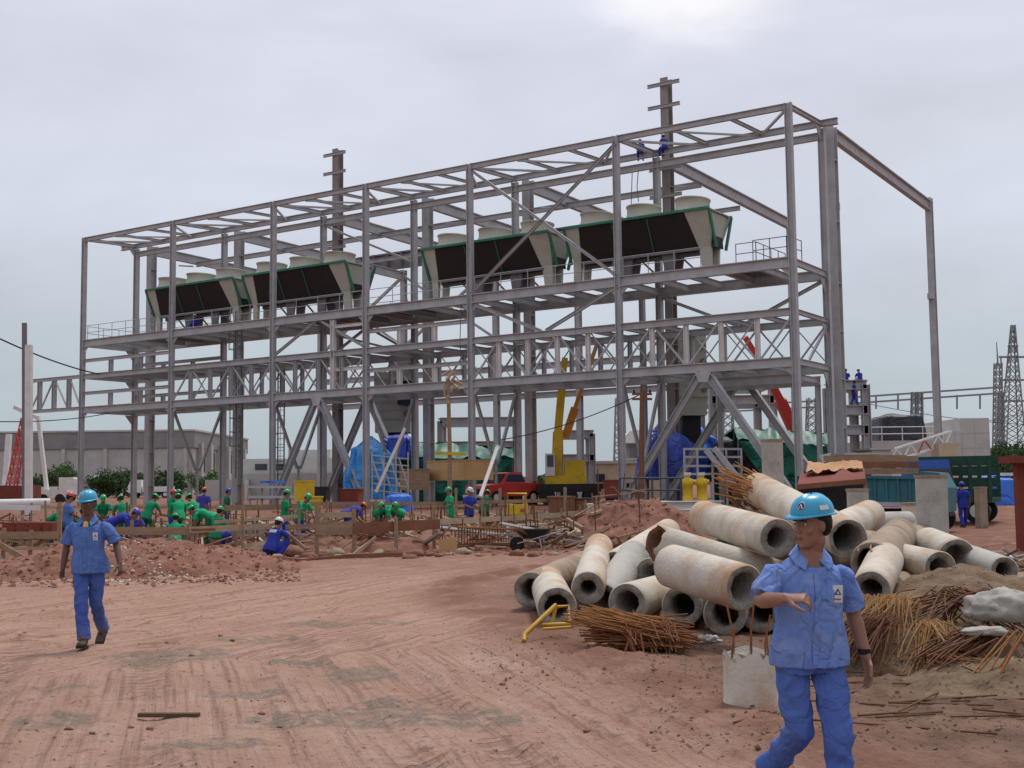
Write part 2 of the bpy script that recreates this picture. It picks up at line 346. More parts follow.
# ------------------------------------------------------------------ the steel hall frame
M = {}
M['steel'] = mat('grey_primed_steel', (.45, .455, .46), (.35, .353, .36), .6, 1.3, .15, 9, stain=(.27, .24, .225), sscale=.8, samt=.4)
M['steel_pale'] = mat('pale_primed_steel', (.72, .70, .66), (.6, .58, .55), .6, 1.5, .1)
M['steel_dark'] = mat('dark_primed_steel', (.2, .185, .19), (.15, .14, .145), .65, 1.5, .1)
M['steel_brown'] = mat('brown_grey_steel', (.30, .27, .26), (.22, .195, .185), .65, .9, .15, 6, stain=(.1, .07, .06), sscale=.7, samt=.5)
M['rail'] = mat('galvanised_rail', (.42, .42, .42), (.34, .34, .34), .5, 4)
M['rail_dark'] = mat('dark_rail', (.16, .16, .165), None, .6, 4)
ANG = .9819; UV_ = Vector((-math.sin(ANG), math.cos(ANG), 0)); VV = Vector((math.cos(ANG), math.sin(ANG), 0)); OO = Vector((14.0888, 60, 0))
def S(u, v, z): return OO + UV_ * u + VV * v + Vector((0, 0, z))
US = [0, 9.9, 19.8, 27.87, 35.92, 45.83, 55.74]; V1, V2, V3 = 4.87, 6.35, 26.08
ZT, ZD, ZL3, ZL4, ZR = 20.77, 12.95, 10.37, 7.92, 21.0; ZG = .35
SF = thing('unfinished_hall', S(0, 0, 0), 'huge grey steel frame of an unfinished hall with open storeys behind the work area', 'steel frame')
def part(g, name, mt='steel', label=None, parent=None): return g.build(name, M[mt], parent or SF, label=label)
Zv = Vector((0, 0, 1))
for i, u in enumerate(US):
    part(G().ib(S(u, 0, ZG), S(u, 0, ZT + .02), .30, .34, UV_), 'column')
    part(G().ib(S(u, V1, ZG), S(u, V1, ZR - .35), .34, .36, UV_), 'column')
    tall = i in (1, 4)
    g = G().ib(S(u, V2, ZG), S(u, V2, (25.75 if tall else ZR + .1)), .5, .62, VV, .05, .05)
    z = 2.
    while z < 20: g.bar(S(u - .24, V2, z), S(u + .24, V2, z), .5, .05); z += 2.6 if z < 10 else 3.4
    c = part(g, 'column', 'steel_brown' if i in (1, 4) else 'steel')
    if tall:
        for zc in (25.35, 24.0, 20.25, 18.6): part(G().ib(S(u - 1.05, V2 - .36, zc), S(u + 1.05, V2 - .36, zc), .16, .2), 'crossbar')
    part(G().ib(S(u, V3, ZG), S(u, V3, 20.9), .42, .5, VV), 'column')
    if i == 1: part(G().ib(S(u + 1.9, V2, ZG), S(u + 1.9, V2, 13), .3, .3, UV_), 'column')
    # portal rafter to the far side
    part(G().ib(S(u, V2 + .3, 20.75), S(u, V3 + .2, 20.35), .34, .72), 'rafter')
    for sg in (1,):
        if i not in (0,): part(G().bar(S(u, 10.6, 20.1), S(u - 1.6, 10.6, 19.0) if False else S(u + 1.7, 10.6, 20.35), .12, .12), 'roof_brace')
    # roof cross tie between the front and second row
    part(G().ib(S(u, .15, ZT - .12), S(u, V1 - .1, ZR - .12), .2, .24), 'roof_purlin')
# corbels
for z, v, u in ((16.8, V2 + .45, 0), (14.2, V3 - .45, 0)): part(G().box((-.18, -.18, -.3), (.18, .18, .1), Matrix.Translation(S(u, v, z))), 'corbel')
# front chord and second row double beam, bay by bay
ends = [-.9] + US[1:6] + [57.6]
for a, b in zip(US[:-1], US[1:]):
    part(G().ib(S(a + .1, 0, ZT - .16), S(b - .1, 0, ZT - .16), .22, .32), 'roof_girder')
for a, b in zip(ends[:-1], ends[1:]):
    part(G().ib(S(a, V1, ZR - .1), S(b, V1, ZR - .1), .3, .34), 'roof_girder')
    part(G().ib(S(a + (.9 if a < 0 else 0), V1, ZR - .78), S(min(b, 55.7), V1, ZR - .78), .26, .4), 'roof_girder')
for a, b in zip(US[:-1], US[1:]):
    n = 3; h = (b - a) / n
    for k in range(n):
        p0 = a + k * h
        if k: part(G().ib(S(p0, .12, ZT - .12), S(p0, V1 - .1, ZR - .12), .16, .18), 'roof_purlin')
    part(G().bar(S(a + .2, .2, ZT - .25), S(a + h, V1 - .3, ZR - .25), .12, .12), 'roof_brace')
    part(G().bar(S(a + 2 * h, V1 - .3, ZR - .25), S(b - .2, .2, ZT - .25), .12, .12), 'roof_brace')
    part(G().bar(S(a + h, V1 - .3, ZR - .28), S(a + 2 * h, .2, ZT - .28), .1, .1), 'roof_brace')
# middle and far longitudinal members
for a, b in zip(US[:-1], US[1:]):
    if a >= 9:
        part(G().ib(S(a, 11, 20.3), S(b, 11, 20.3), .24, .38), 'roof_girder')
        part(G().ib(S(a, 17, 19.9), S(b, 17, 19.9), .2, .3), 'roof_girder')
g = G(); g.ib(S(24.5, V3, 21.85), S(57, V3, 21.85), .5, 1.5)
u = 25
while u < 57: g.bar(S(u, V3 - .27, 21.15), S(u, V3 - .27, 22.55), .06, .5, VV); u += 1.6
part(g, 'crane_girder', 'steel_dark')
for (a, b, z, v) in ((9.9, 55.74, 9.0, V3), (19.8, 55.74, 11.4, V3)): part(G().ib(S(a, v, z), S(b, v, z), .3, .5), 'far_beam')
for a, b in ((US[4], US[5]), (US[5], US[6])):
    part(G().bar(S(a, V3, 14), S(b, V3, 20.4), .22, .22), 'diagonal_brace'); part(G().bar(S(a, V3, 20.4), S(b, V3, 14), .22, .22), 'diagonal_brace')
# storeys: edge beams, joists
for z, h, nm in ((ZD, .55, 'deck_beam'), (ZL3, .38, 'floor_beam'), (ZL4, .5, 'floor_beam')):
    for a, b in zip(US[:-1], US[1:]):
        part(G().ib(S(a + .16, 0, z - h / 2), S(b - .16, 0, z - h / 2), .3, h), nm)
        part(G().ib(S(a + .16, V1, z - h / 2), S(b - .16, V1, z - h / 2), .3, h), nm)
        n = 5 if b - a > 9 else 4
        for k in range(n):
            uu = a + (b - a) * k / n + (.0 if k else 0)
            part(G().ib(S(uu, .17, z - h / 2 + .02), S(uu, V1 - .17, z - h / 2 + .02), .2, h * .62), nm.split('_')[0] + '_joist')
    part(G().ib(S(US[6], .17, z - h / 2), S(US[6], V1 - .17, z - h / 2), .24, h * .8), nm.split('_')[0] + '_joist')
# deck sheets under the coolers
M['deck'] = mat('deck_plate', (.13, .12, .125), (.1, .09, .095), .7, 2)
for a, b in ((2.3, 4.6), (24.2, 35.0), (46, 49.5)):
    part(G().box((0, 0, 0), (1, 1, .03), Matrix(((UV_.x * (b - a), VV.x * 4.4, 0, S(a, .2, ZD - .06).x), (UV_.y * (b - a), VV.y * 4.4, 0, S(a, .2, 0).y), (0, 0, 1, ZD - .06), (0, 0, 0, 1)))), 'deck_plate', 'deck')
# lattice between the two pipe storeys: pale posts and thin rods
k = 0
for a, b in zip(US[:-1], US[1:]):
    ii = US.index(a)
    if ii == 5: continue
    n = 5 if b - a > 9 else 4
    for v in (0, V1):
        if v == 0 and ii == 2: continue
        for q in range(1, n):
            uu = a + (b - a) * q / n
            part(G().ib(S(uu, v, ZL4 + .01), S(uu, v, ZL3 - .39), .22, .22, UV_), 'post', 'steel_pale' if v == 0 and ii < 3 else 'steel')
        for q in range(n):
            u0 = a + (b - a) * q / n; u1 = a + (b - a) * (q + 1) / n
            z0, z1 = (ZL4, ZL3 - .38) if q % 2 else (ZL3 - .38, ZL4)
            part(G().bar(S(u0 + .13, v + .05, z0), S(u1 - .13, v + .05, z1), .09, .09), 'lattice_rod')
            if (q + ii) % 2 or v: part(G().bar(S(u0 + .13, v + .16, z1), S(u1 - .13, v + .16, z0), .06, .06), 'lattice_rod')
# pipe support frames standing on the storeys
for a, b in ((US[5], US[6]), (US[2], US[3])):
    for z in (ZL3, ZL4):
        for v in ((0, V1) if a > 40 else (0,)):
            part(G().ib(S(a + .17, v, z + 1.0), S(b - .17, v, z + 1.0), .18, .24), 'support_beam')
            for q in (1, 2): part(G().ib(S(a + (b - a) * q / 3, v, z + .01), S(a + (b - a) * q / 3, v, z + .88), .26, .26, UV_), 'support_post', 'steel' if a > 40 else 'steel_pale')
u = 30.6; part(G().ib(S(u, 0, ZL4), S(u, 0, ZD - .6), .3, .3, UV_), 'post', 'steel_pale')
for z in (9.15, 11.9): part(G().ib(S(27.9, 0, z), S(30.6, 0, z), .16, .2), 'support_beam', 'steel_pale')
# bracing
def br(p, q, w=.2, nm='diagonal_brace'): part(G().ib(p, q, w, w), nm)
def lam(a, b, v, zb, zt, w): 
    mu = (a + b) / 2; br(S(a + .1, v, zb), S(mu - .15, v, zt), w); br(S(b - .1, v, zb), S(mu + .15, v, zt), w)
for v in (0, V1):
    lam(US[0], US[1], v, ZG + .3, ZL4 - .5, .36); lam(US[3], US[4], v, ZG + .3, ZL4 - .5, .36)
br(S(US[2], 0, ZD - .5), S(14.9, 0, ZL3), .18); br(S(US[1], 0, ZD - .5), S(14.6, 0, ZL3), .18)
br(S(US[1], V1, ZD - .5), S(5.1, V1, ZL3), .18); br(S(US[0], V1, ZD - .5), S(4.8, V1, ZL3), .18)
for v in (0, V1):
    br(S(US[4], v, ZL3), S(32.0, v, ZD - .5), .16); br(S(US[3], v, ZL3), S(31.8, v, ZD - .5), .16)
br(S(US[4], V1, ZD - .5), S(US[3], V1, ZL3), .14)
br(S(US[2], 0, ZT - .3), S(US[1], 0, ZD), .16); br(S(US[1], 0, ZT - .4), S(US[2], 0, ZD), .16)
br(S(US[4], V1, ZR - 1), S(US[3], V1, ZD + 3.5), .14)
for i in (1, 2, 3, 4, 5):
    u = US[i]; br(S(u, .15, ZL4 - .5), S(u, 2.3, 3.0), .16); br(S(u, V1 - .15, ZL4 - .5), S(u, 2.6, 3.0), .16); br(S(u, 2.45, 3.2), S(u, 2.45, ZG), .16)
br(S(0, V1 - .1, ZL3 - .4), S(0, 1.9, ZL4), .12)
# lattice walkway sticking out on the left
for z in (ZL3 - .15, ZL4 - .1): part(G().ib(S(55.9, 0, z), S(62, 0, z), .2, .26), 'bridge_chord')
for q, uu in enumerate((57.3, 59.1, 60.9)):
    part(G().ib(S(uu, 0, ZL4 + .03), S(uu, 0, ZL3 - .28), .28, .28, UV_), 'bridge_post')
for u0, u1, z0, z1 in ((55.9, 57.15, ZL3 - .3, ZL4), (57.45, 58.95, ZL3 - .3, ZL4), (59.25, 60.75, ZL4, ZL3 - .3), (61.05, 62, ZL4, ZL4 + 1.3)): part(G().bar(S(u0, 0, z1), S(u1, 0, z0), .1, .1), 'bridge_brace')
# low platform in the right bay
for v in (1.7, 4.4): part(G().ib(S(.35, v, 7.0), S(6.3, v, 7.0), .3, .5), 'platform_beam')
for q in range(4): part(G().ib(S(.4 + q * 1.9, 1.85, 7.0), S(.4 + q * 1.9, 4.25, 7.0), .18, .3), 'platform_joist')
for uu in (.5, 6.1): part(G().ib(S(uu, 4.4, ZG), S(uu, 4.4, 6.75), .25, .25), 'platform_post')
# gusset plates at the joints, haunches, hanging ropes
def gus(u, v, z, su, dz, s=.62): part(G().prism([S(u, v, z), S(u + su * s, v, z), S(u, v, z + dz * s)], VV * .03), 'gusset_plate')
for i, u in enumerate(US):
    for z, dz in ((ZL4 - .5, -1), (ZD - .55, -1)):
        if i: gus(u - .16, -.02, z, -1, dz, .5)
        if i < 6: gus(u + .16, -.02, z, 1, dz, .5)
for v in (0, V1):
    for m_ in ((US[0] + US[1]) / 2, (US[3] + US[4]) / 2): part(G().prism([S(m_ - .45, v - .19, ZL4 - .5), S(m_ + .45, v - .19, ZL4 - .5), S(m_ + .25, v - .19, ZL4 - 1.0), S(m_ - .25, v - .19, ZL4 - 1.0)], VV * .04), 'gusset_plate')
for u in (US[0], US[6]):
    for z in (ZD - .5, ZL3 - .36, ZL4 - .48, ZR - .25): part(G().prism([S(u, V1 - .17, z), S(u, V1 - .9, z), S(u, V1 - .17, z - .8)], UV_ * .05), 'haunch')
for u, v, z0, z1 in ((11.5, V1, 20, 16.5), (11.1, V1, 20, 18.2), (20.5, 0, 12.4, 8.2), (12.6, 0, 12.4, 9.4)): part(G().tube([S(u, v, z0), S(u + .1, v, (z0 + z1) / 2), S(u + .02, v, z1)], .025, 4), 'hanging_rope', 'rail_dark')
# railings
def railing(pts, hgt=1.05, step=1.5, r=.025, mt='rail', mid=2, name='railing', parent=None):
    g = G()
    for p, q in zip(pts[:-1], pts[1:]):
        p, q = vec(p), vec(q); n = max(1, round((q - p).length / step))
        for k in range(mid): g.cyl(p + Zv * hgt * (k + 1) / mid, q + Zv * hgt * (k + 1) / mid, r, n=5)
        for k in range(n + 1): a = p.lerp(q, k / n); g.cyl(a, a + Zv * hgt, r, n=5)
    return g.build(name, M[mt], parent or SF)
railing([S(55.4, -.05, ZD), S(46.2, -.05, ZD)]); railing([S(55.6, .3, ZD), S(55.6, 4.6, ZD)]); railing([S(55.4, 4.75, ZD), S(46.2, 4.75, ZD)])
for a, b in ((45.5, 36.2), (35.7, 28.2), (27.6, 20.1), (19.5, 10.2), (9.6, 5.0)): railing([S(a, .0, ZD), S(b, .0, ZD)], step=1.7)
railing([S(35.5, 4.6, ZD), S(28.2, 4.6, ZD)])
railing([S(2.1, .0, ZD), S(.3, 0, ZD), S(.12, 1.6, ZD)], step=1.1, mt='rail_dark'); railing([S(3.2, .4, ZD), S(2.1, .4, ZD), S(2.1, 4.5, ZD)], step=1.1, mt='rail_dark')
# caged ladders
def ladder(u, v, z0, z1, cage=True):
    g = G()
    for du in (-.3, .3): g.bar(S(u + du, v, z0), S(u + du, v, z1), .07, .07, VV)
    z = z0 + .3
    while z < z1: g.cyl(S(u - .3, v, z), S(u + .3, v, z), .02, n=4); z += .4
    if cage:
        z = z0 + 2.2
        while z < z1: g.tube([S(u - .32, v, z), S(u - .42, v - .5, z), S(u, v - .8, z), S(u + .42, v - .5, z), S(u + .32, v, z)], .025, 4); z += .95
        for du in (-.42, 0, .42): g.cyl(S(u + du, v - (.5 if du else .8), z0 + 2.2), S(u + du, v - (.5 if du else .8), z1), .02, n=4)
    g.build('ladder', M['rail_dark'], SF)
ladder(40.3, 1.2, 2.4, 9.0); ladder(40.2, 1.0, 9.0, 13.9); ladder(38.6, 3.5, .4, 10.0)

# ------------------------------------------------------------------ radiator coolers on the deck
M['beige'] = mat('beige_sheet_metal', (.47, .47, .40), (.40, .40, .34), .55, 1.2, .05, stain=(.36, .34, .27), sscale=.9, samt=.35)
M['beige_d'] = mat('beige_sheet_ribbed', (.44, .44, .37), (.38, .38, .31), .55, 2)
M['green_trim'] = mat('green_painted_trim', (.03, .2, .12), (.025, .15, .09), .5, 3)
M['coil'] = mat('dark_coil_fins', (.028, .019, .019), (.018, .012, .013), .55, 9, .4, 120, stretch=(1, 1, .3))
M['black'] = mat('black_rubber', (.015, .015, .016), None, .6, 5)
def cooler(u0, u1, label):
    t = thing('radiator_cooler', S(u0, 2.4, ZD), label, 'cooler', 'radiator coolers on the steel deck'); P = lambda u, v, z: S(u, v, z)
    va, vb, vc, vd = .9, 1.75, 3.0, 3.85; zt, zb = 16.25, 14.35; pu = 1.45
    def face(g, a, b, c, d, th): # plate through four corners with a thickness inwards
        n = (b - a).cross(d - a).normalized() * th; g.prism([a, b, c, d], n)
    for (vt, vl, nm) in ((va, vb, 'front'), (vd, vc, 'rear')):
        sg = 1 if nm == 'front' else -1
        g = G(); g.prism([P(u0 + pu, vt + .05 * sg, zt - .06), P(u1 - .95, vt + .05 * sg, zt - .06), P(u1 - .62, vl + .05 * sg, zb), P(u0 + pu - .45, vl + .05 * sg, zb)], VV * .3 * sg)
        c = g.build('coil_panel', M['coil'], t)
        for f in (.34, .67):
            g = G(); a = P(u0 + pu + (u1 - u0 - pu - .9) * f, vt + .02 * sg, zt - .08); b = P(u0 + pu + (u1 - u0 - pu - .9) * f, vl + .02 * sg, zb); g.bar(a, b, .05, .05, UV_)
            g.build('fin_strip', M['green_trim' if nm == 'front' else 'coil'], c)
        for e in (0, 1):   # tapering side plates carried down as legs
            q = [P(u0, vt, zt), P(u0 + pu, vt, zt), P(u0 + pu - .47, vl, zb), P(u0 + pu - .62, vl + .06 * sg, ZD), P(u0 + .35, vl + .06 * sg, ZD), P(u0 + .3, vl, zb)] if e == 0 else [P(u1 - .95, vt, zt), P(u1, vt, zt), P(u1 - .12, vl, zb), P(u1 - .14, vl + .06 * sg, ZD), P(u1 - .5, vl + .06 * sg, ZD), P(u1 - .6, vl, zb)]
            G().prism(q, VV * .22 * sg).build('side_plate', M['beige'], t)
        G().bar(P(u0 - .03, vt - .04 * sg, zt + .02), P(u1 + .03, vt - .04 * sg, zt + .02), .12, .14).build('top_trim', M['green_trim'], t)
        G().bar(P(u0 + .9, vl - .02 * sg, zb - .06), P(u1 - .6, vl - .02 * sg, zb - .06), .16, .14).build('bottom_rail', M['steel_dark'], t)
        for ue in (u0 - .02, u1 + .02): G().bar(P(ue, vt, zt), P(ue, vl, zb - .05), .16, .12, UV_).build('edge_trim', M['green_trim'], t)
    for ue in (u0 + .12, u1 - .18):   # V-shaped closed gables set back from the edges
        G().prism([P(ue, va + .22, zt - .05), P(ue, vd - .22, zt - .05), P(ue, vc - .1, zb + .6), P(ue, vb + .1, zb + .6)], UV_ * .06).build('gable', M['beige_d'], t)
        G().prism([P(ue + .01, vb + .05, zb + .6), P(ue + .01, vc - .05, zb + .6), P(ue + .01, vc, zb), P(ue + .01, vb, zb)], UV_ * .05).build('gable_panel', M['coil'], t)
    G().prism([P(u0, va, zt - .02), P(u1, va, zt - .02), P(u1, vd, zt - .02), P(u0, vd, zt - .02)], Zv * .06).build('fan_deck', M['beige'], t)
    n = 3; stp = (u1 - u0) / n
    for k in range(n):
        uc = u0 + stp * (k + .5); c = P(uc, 2.15, 0)
        sh = G(); r = .88
        rings = []
        for rr_, z in ((1.05, zt + .04), (.98, zt + .15), (r, zt + .4), (r, zt + .76), (.93, zt + .78), (.93, zt + .85), (r - .05, zt + .85), (r - .05, zt + .5), (r - .05, zt + .1)):
            rings.append([c + UV_ * rr_ * math.cos(2 * math.pi * j / 24) + VV * 1.3 * rr_ * math.sin(2 * math.pi * j / 24) + Zv * z for j in range(24)])
        s_ = sh.loft(rings, cap=False).build('fan_shroud', M['beige'], t)
        g = G()
        for j in range(6):
            a = 2 * math.pi * (j + .3 * k) / 6; d = UV_ * math.cos(a) + VV * math.sin(a); w = Zv.cross(d) * .16
            z0 = Zv * (zt + .45); g.prism([c + z0 + d * .15 - w * .6, c + z0 + d * .80 - w, c + z0 + Zv * .1 + d * .80 + w, c + z0 + Zv * .08 + d * .15 + w * .6], Zv * .02)
        g.cyl(c + Zv * (zt + .35), c + Zv * (zt + .6), .18, n=10)
        g.build('fan', M['steel_dark'], s_)
        g = G()
        for j in (0, 1): g.bar(c + (UV_ if j else VV * 1.3) * -.9 + Zv * (zt + .82), c + (UV_ if j else VV * 1.3) * .9 + Zv * (zt + .82), .06, .06)
        g.build('fan_guard', M['steel_dark'], s_)
    for f in (.32, .62):
        uc = u0 + (u1 - u0) * f; g = G()
        for v in (1.9, 2.85): g.prism([P(uc - .45, v, zb - .05), P(uc + .45, v, zb - .05), P(uc + .22, v, ZD), P(uc - .22, v, ZD)], VV * .12)
        g.build('leg', M['steel_dark'], t)
    g = G()
    for k in range(3): g.bar(P(u0 + 1.2 + k * 2.4, 2.3, ZD + .05), P(u0 + 2.6 + k * 2.4, 2.3, zb), .09, .09)
    g.bar(P(u0 + .6, 2.35, zb - .2), P(u1 - .6, 2.35, zb - .2), .3, .18); g.build('underframe', M['steel_dark'], t)
    return t
cooler(4.9, 13.85, 'beige radiator cooler nearest to the right end of the deck, largest of the four')
cooler(14.9, 24.1, 'beige radiator cooler just left of the nearest one, crossed by a steel brace')
cooler(30.4, 39.75, 'beige radiator cooler just left of the gap with the dark crane girder')
cooler(40.7, 49.75, 'beige radiator cooler farthest away at the left end of the deck, smallest of the four')
# ------------------------------------------------------------------ concrete piles in the heap
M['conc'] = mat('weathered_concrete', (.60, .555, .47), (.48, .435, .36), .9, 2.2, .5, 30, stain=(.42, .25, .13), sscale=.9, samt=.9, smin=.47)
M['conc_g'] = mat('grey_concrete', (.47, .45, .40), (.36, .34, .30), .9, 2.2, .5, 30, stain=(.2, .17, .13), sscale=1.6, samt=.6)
M['conc_b'] = mat('muddy_concrete', (.36, .28, .2), (.26, .19, .13), .9, 2.5, .6, 24, stain=(.17, .1, .06), sscale=1.3, samt=.7)
M['conc_in'] = mat('broken_concrete', (.33, .30, .26), (.2, .175, .15), .95, 14, .9, 50)
M['rust'] = mat('rusty_rebar', (.27, .115, .045), (.17, .062, .025), .85, 12, .3, 60)
M['rust_o'] = mat('orange_rebar', (.40, .20, .075), (.25, .10, .035), .85, 5, .3, 60)
M['straw'] = mat('tan_rusted_rods', (.47, .29, .125), (.33, .16, .06), .85, 5, .3, 60)
M['rust_d'] = mat('dark_rusty_rebar', (.19, .09, .045), (.11, .05, .028), .9, 8, .3, 60)
def pile(a, b, ro, ri, mt, label, broken=0., rebar=None, n=30, seed=0, group='hollow concrete piles in the heap', name='concrete_pile'):
    a, b = vec(a), vec(b); d = (b - a).normalized(); sx = d.cross(Zv).normalized(); sy = sx.cross(d); L_ = (b - a).length
    org = (a + b) / 2; org.z = min(a.z, b.z) - ro
    t = thing(name, org, label, 'concrete pile', group); g = G(); r_ = random.Random(seed)
    m_ = max(8, int(L_ / .12)); ch = [r_.uniform(-1, 1) for _ in range(n)]; ch2 = [r_.uniform(-1, 1) for _ in range(n)]
    def ring(tt, r, e=0., jit=0.):
        out = []
        for k in range(n):
            th = 2 * math.pi * k / n; rr = r * (1 + jit * mnoise.noise(Vector((math.cos(th) * 2, math.sin(th) * 2, tt * L_ * 3 + seed * 7))))
            off = e * (ch[k] + ch[(k + 1) % n] + ch[k - 1]) / 3
            out.append(a + d * (tt * L_ + off) + sx * math.cos(th) * rr + sy * math.sin(th) * rr)
        return out
    rings = [ring(0, ro - .012, broken), ring(0, ro, broken * .8 if broken else 0)]
    rings[1] = [p + d * .015 for p in rings[1]]
    for k in range(1, m_): rings.append(ring(k / m_, ro, 0, .005))
    rings += [ring(1, ro, broken * .8), [p + d * .012 for p in ring(1, ro - .012, broken)]]
    g.loft(rings, cap=False)
    g.m = 0
    for k in range(n):  # two faint casting seams
        pass
    s = g.build('shell', M[mt], t)
    dep = min(.9, L_ * .45)
    for e0, sg in ((0., 1), (L_, -1)):
        g = G(); mid = []
        o = []; i_ = []; inn = []
        for k in range(n):
            th = 2 * math.pi * k / n; dr = sx * math.cos(th) + sy * math.sin(th); off = (broken * (ch[k] + ch[(k + 1) % n] + ch[k - 1]) / 3)
            o.append(a + d * (e0 + off + (.0 if sg > 0 else .012)) + dr * (ro - .012)); mid.append(a + d * (e0 + off * 1.5 + sg * .01 * ch2[k]) + dr * ((ro + ri) / 2)); i_.append(a + d * (e0 + off + sg * .02) + dr * (ri * (1 + .05 * ch2[k]))); inn.append(a + d * (e0 + sg * dep) + dr * ri)
        rg = [o, mid, i_, inn] if sg > 0 else [inn, i_, mid, o]
        g.loft(rg, cap=False)
        c = inn; g.add(c, [tuple(range(n)) if sg < 0 else tuple(range(n))[::-1]])
        g.build('end_face', M['rust_d' if broken > .08 else 'conc_in'], t)
    if rebar:
        e0, sg, cnt, ln = rebar; g = G()
        for k in range(cnt):
            th = 2 * math.pi * k / cnt + .2; dr = sx * math.cos(th) + sy * math.sin(th); p = a + d * e0 * L_ + dr * (ro + ri) / 2
            l_ = ln * r_.uniform(.6, 1.1); w = sx * r_.uniform(-.12, .12) + sy * r_.uniform(-.15, .05)
            g.tube([p - d * sg * .1, p + d * sg * l_ * .5 + w * l_ * .4, p + d * sg * l_ + w * l_ * 1.4], .011, 5)
        g.build('rebar', M['rust_o'], t)
    return t
PILES = [
 # near px, depth, far px, depth, ro, ri, mat, broken, rebar, label
 ((557, 607), 15.0, (547, 583), 17.9, .245, .15, 'conc', .03, None, 'short pale pile at the left front of the heap, behind the yellow stand'),
 ((531, 590), 17.0, (584, 565), 21.6, .25, .15, 'conc_b', .04, None, 'long pile lying lowest at the far left edge of the heap'),
 ((588, 588), 15.6, (599, 547), 19.4, .215, .10, 'conc', .01, None, 'steep pale pile with the smallest bore, pointing at the viewer on the left'),
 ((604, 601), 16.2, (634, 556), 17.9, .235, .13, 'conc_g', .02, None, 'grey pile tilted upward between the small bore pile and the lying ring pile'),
 ((615, 566), 18.0, (668, 531), 22.0, .22, .13, 'conc', .02, None, 'pale pile lying behind the tilted grey pile and reaching up to the broken end'),
 ((627, 603), 15.1, (678, 588), 17.2, .245, .145, 'conc', .015, None, 'ring ended pile lying behind the rusty rod bundle at its left half'),
 ((682, 606), 14.9, (712, 586), 17.6, .25, .15, 'conc_g', .03, None, 'dark bored pile lying behind the rusty rod bundle at its right half'),
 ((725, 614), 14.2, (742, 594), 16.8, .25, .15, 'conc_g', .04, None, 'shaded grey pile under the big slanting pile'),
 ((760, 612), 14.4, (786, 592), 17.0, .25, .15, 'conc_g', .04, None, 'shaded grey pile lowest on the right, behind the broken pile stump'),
 ((745, 588), 13.0, (672, 566), 14.2, .25, .165, 'conc', .025, None, 'big pale slanting pile with a wide open end beside the walking man'),
 ((800, 585), 15.5, (655, 543), 15.0, .235, .17, 'conc', .09, None, 'long orange stained pile with a dark broken left end on top of the heap'),
 ((778, 538), 14.7, (704, 517), 17.6, .235, .13, 'conc', .02, None, 'pale pile above the long stained pile, round open end near the blue helmet'),
 ((848, 539), 13.9, (757, 489), 17.5, .235, .17, 'conc', .03, (1., 1, 14, .9), 'topmost long pile with orange rebar sticking out of its upper end'),
 ((872, 563), 13.5, (900, 536), 16.4, .235, .17, 'conc_b', .03, (0., -1, 9, .25), 'muddy brown pile with a barred open end right of the walking man'),
 ((866, 524), 21.5, (908, 523), 22.0, .21, .13, 'conc_g', .02, None, 'smooth grey pile lying level below the teal dump truck'),
 ((911, 545), 18.5, (924, 532), 21.0, .22, .15, 'conc_b', .02, None, 'pile showing a brown arched end in front of the square concrete post'),
 ((894, 550), 17.2, (926, 549), 16.6, .185, .11, 'conc_b', .02, None, 'short pile tucked left of the tilted barrel shaped stub'),
 ((957, 557), 15.3, (928, 545), 16.2, .235, .15, 'conc', .04, None, 'thick barrel shaped pile stub with a dark end, right of the square post'),
 ((888, 556), 15.2, (940, 568), 13.7, .19, .11, 'conc', .02, None, 'pale pile lying in front of the barrel shaped stub'),
 ((966, 556), 15.9, (1004, 570), 14.2, .16, .09, 'conc_g', .02, None, 'thin grey pile sloping down at the right end of the heap'),
 ((871, 590), 12.4, (885, 560), 13.6, .2, .11, 'conc', .03, None, 'pale wedge shaped pile below the barred open end'),
 ((815, 604), 14.2, (850, 585), 17.0, .25, .15, 'conc_g', .03, None, 'grey pile at ground level behind the walking man'),
 ((700, 560), 16.6, (760, 553), 17.6, .24, .14, 'conc_g', .03, None, 'grey pile hidden in the middle of the heap'),
 ((812, 566), 14.4, (870, 548), 16.5, .24, .14, 'conc_b', .03, None, 'muddy pile under the topmost pile'),
 ((880, 600), 13.2, (930, 585), 15.5, .25, .15, 'conc_b', .03, None, 'muddy pile half covered by the brown earth heap'),
 ((730, 532), 17.0, (800, 520), 18.5, .24, .14, 'conc_b', .05, (1., 1, 10, .8), 'muddy brown pile with rusty bars behind the pale upper pile'),
 ((650, 575), 17.0, (700, 570), 18.2, .24, .14, 'conc_g', .03, None, 'grey pile deep behind the slanting pile'),
 ((822, 538), 16.5, (870, 515), 19.5, .24, .14, 'conc', .03, None, 'pale pile behind the topmost pile, right of the blue helmet'),
]
for i, (pa, da, pb, db, ro, ri, mt, brk, rb, lab) in enumerate(PILES):
    a, b = at(*pa, da), at(*pb, db)
    pile(a, b, ro, ri, mt, lab, brk, rb, seed=i + 1)
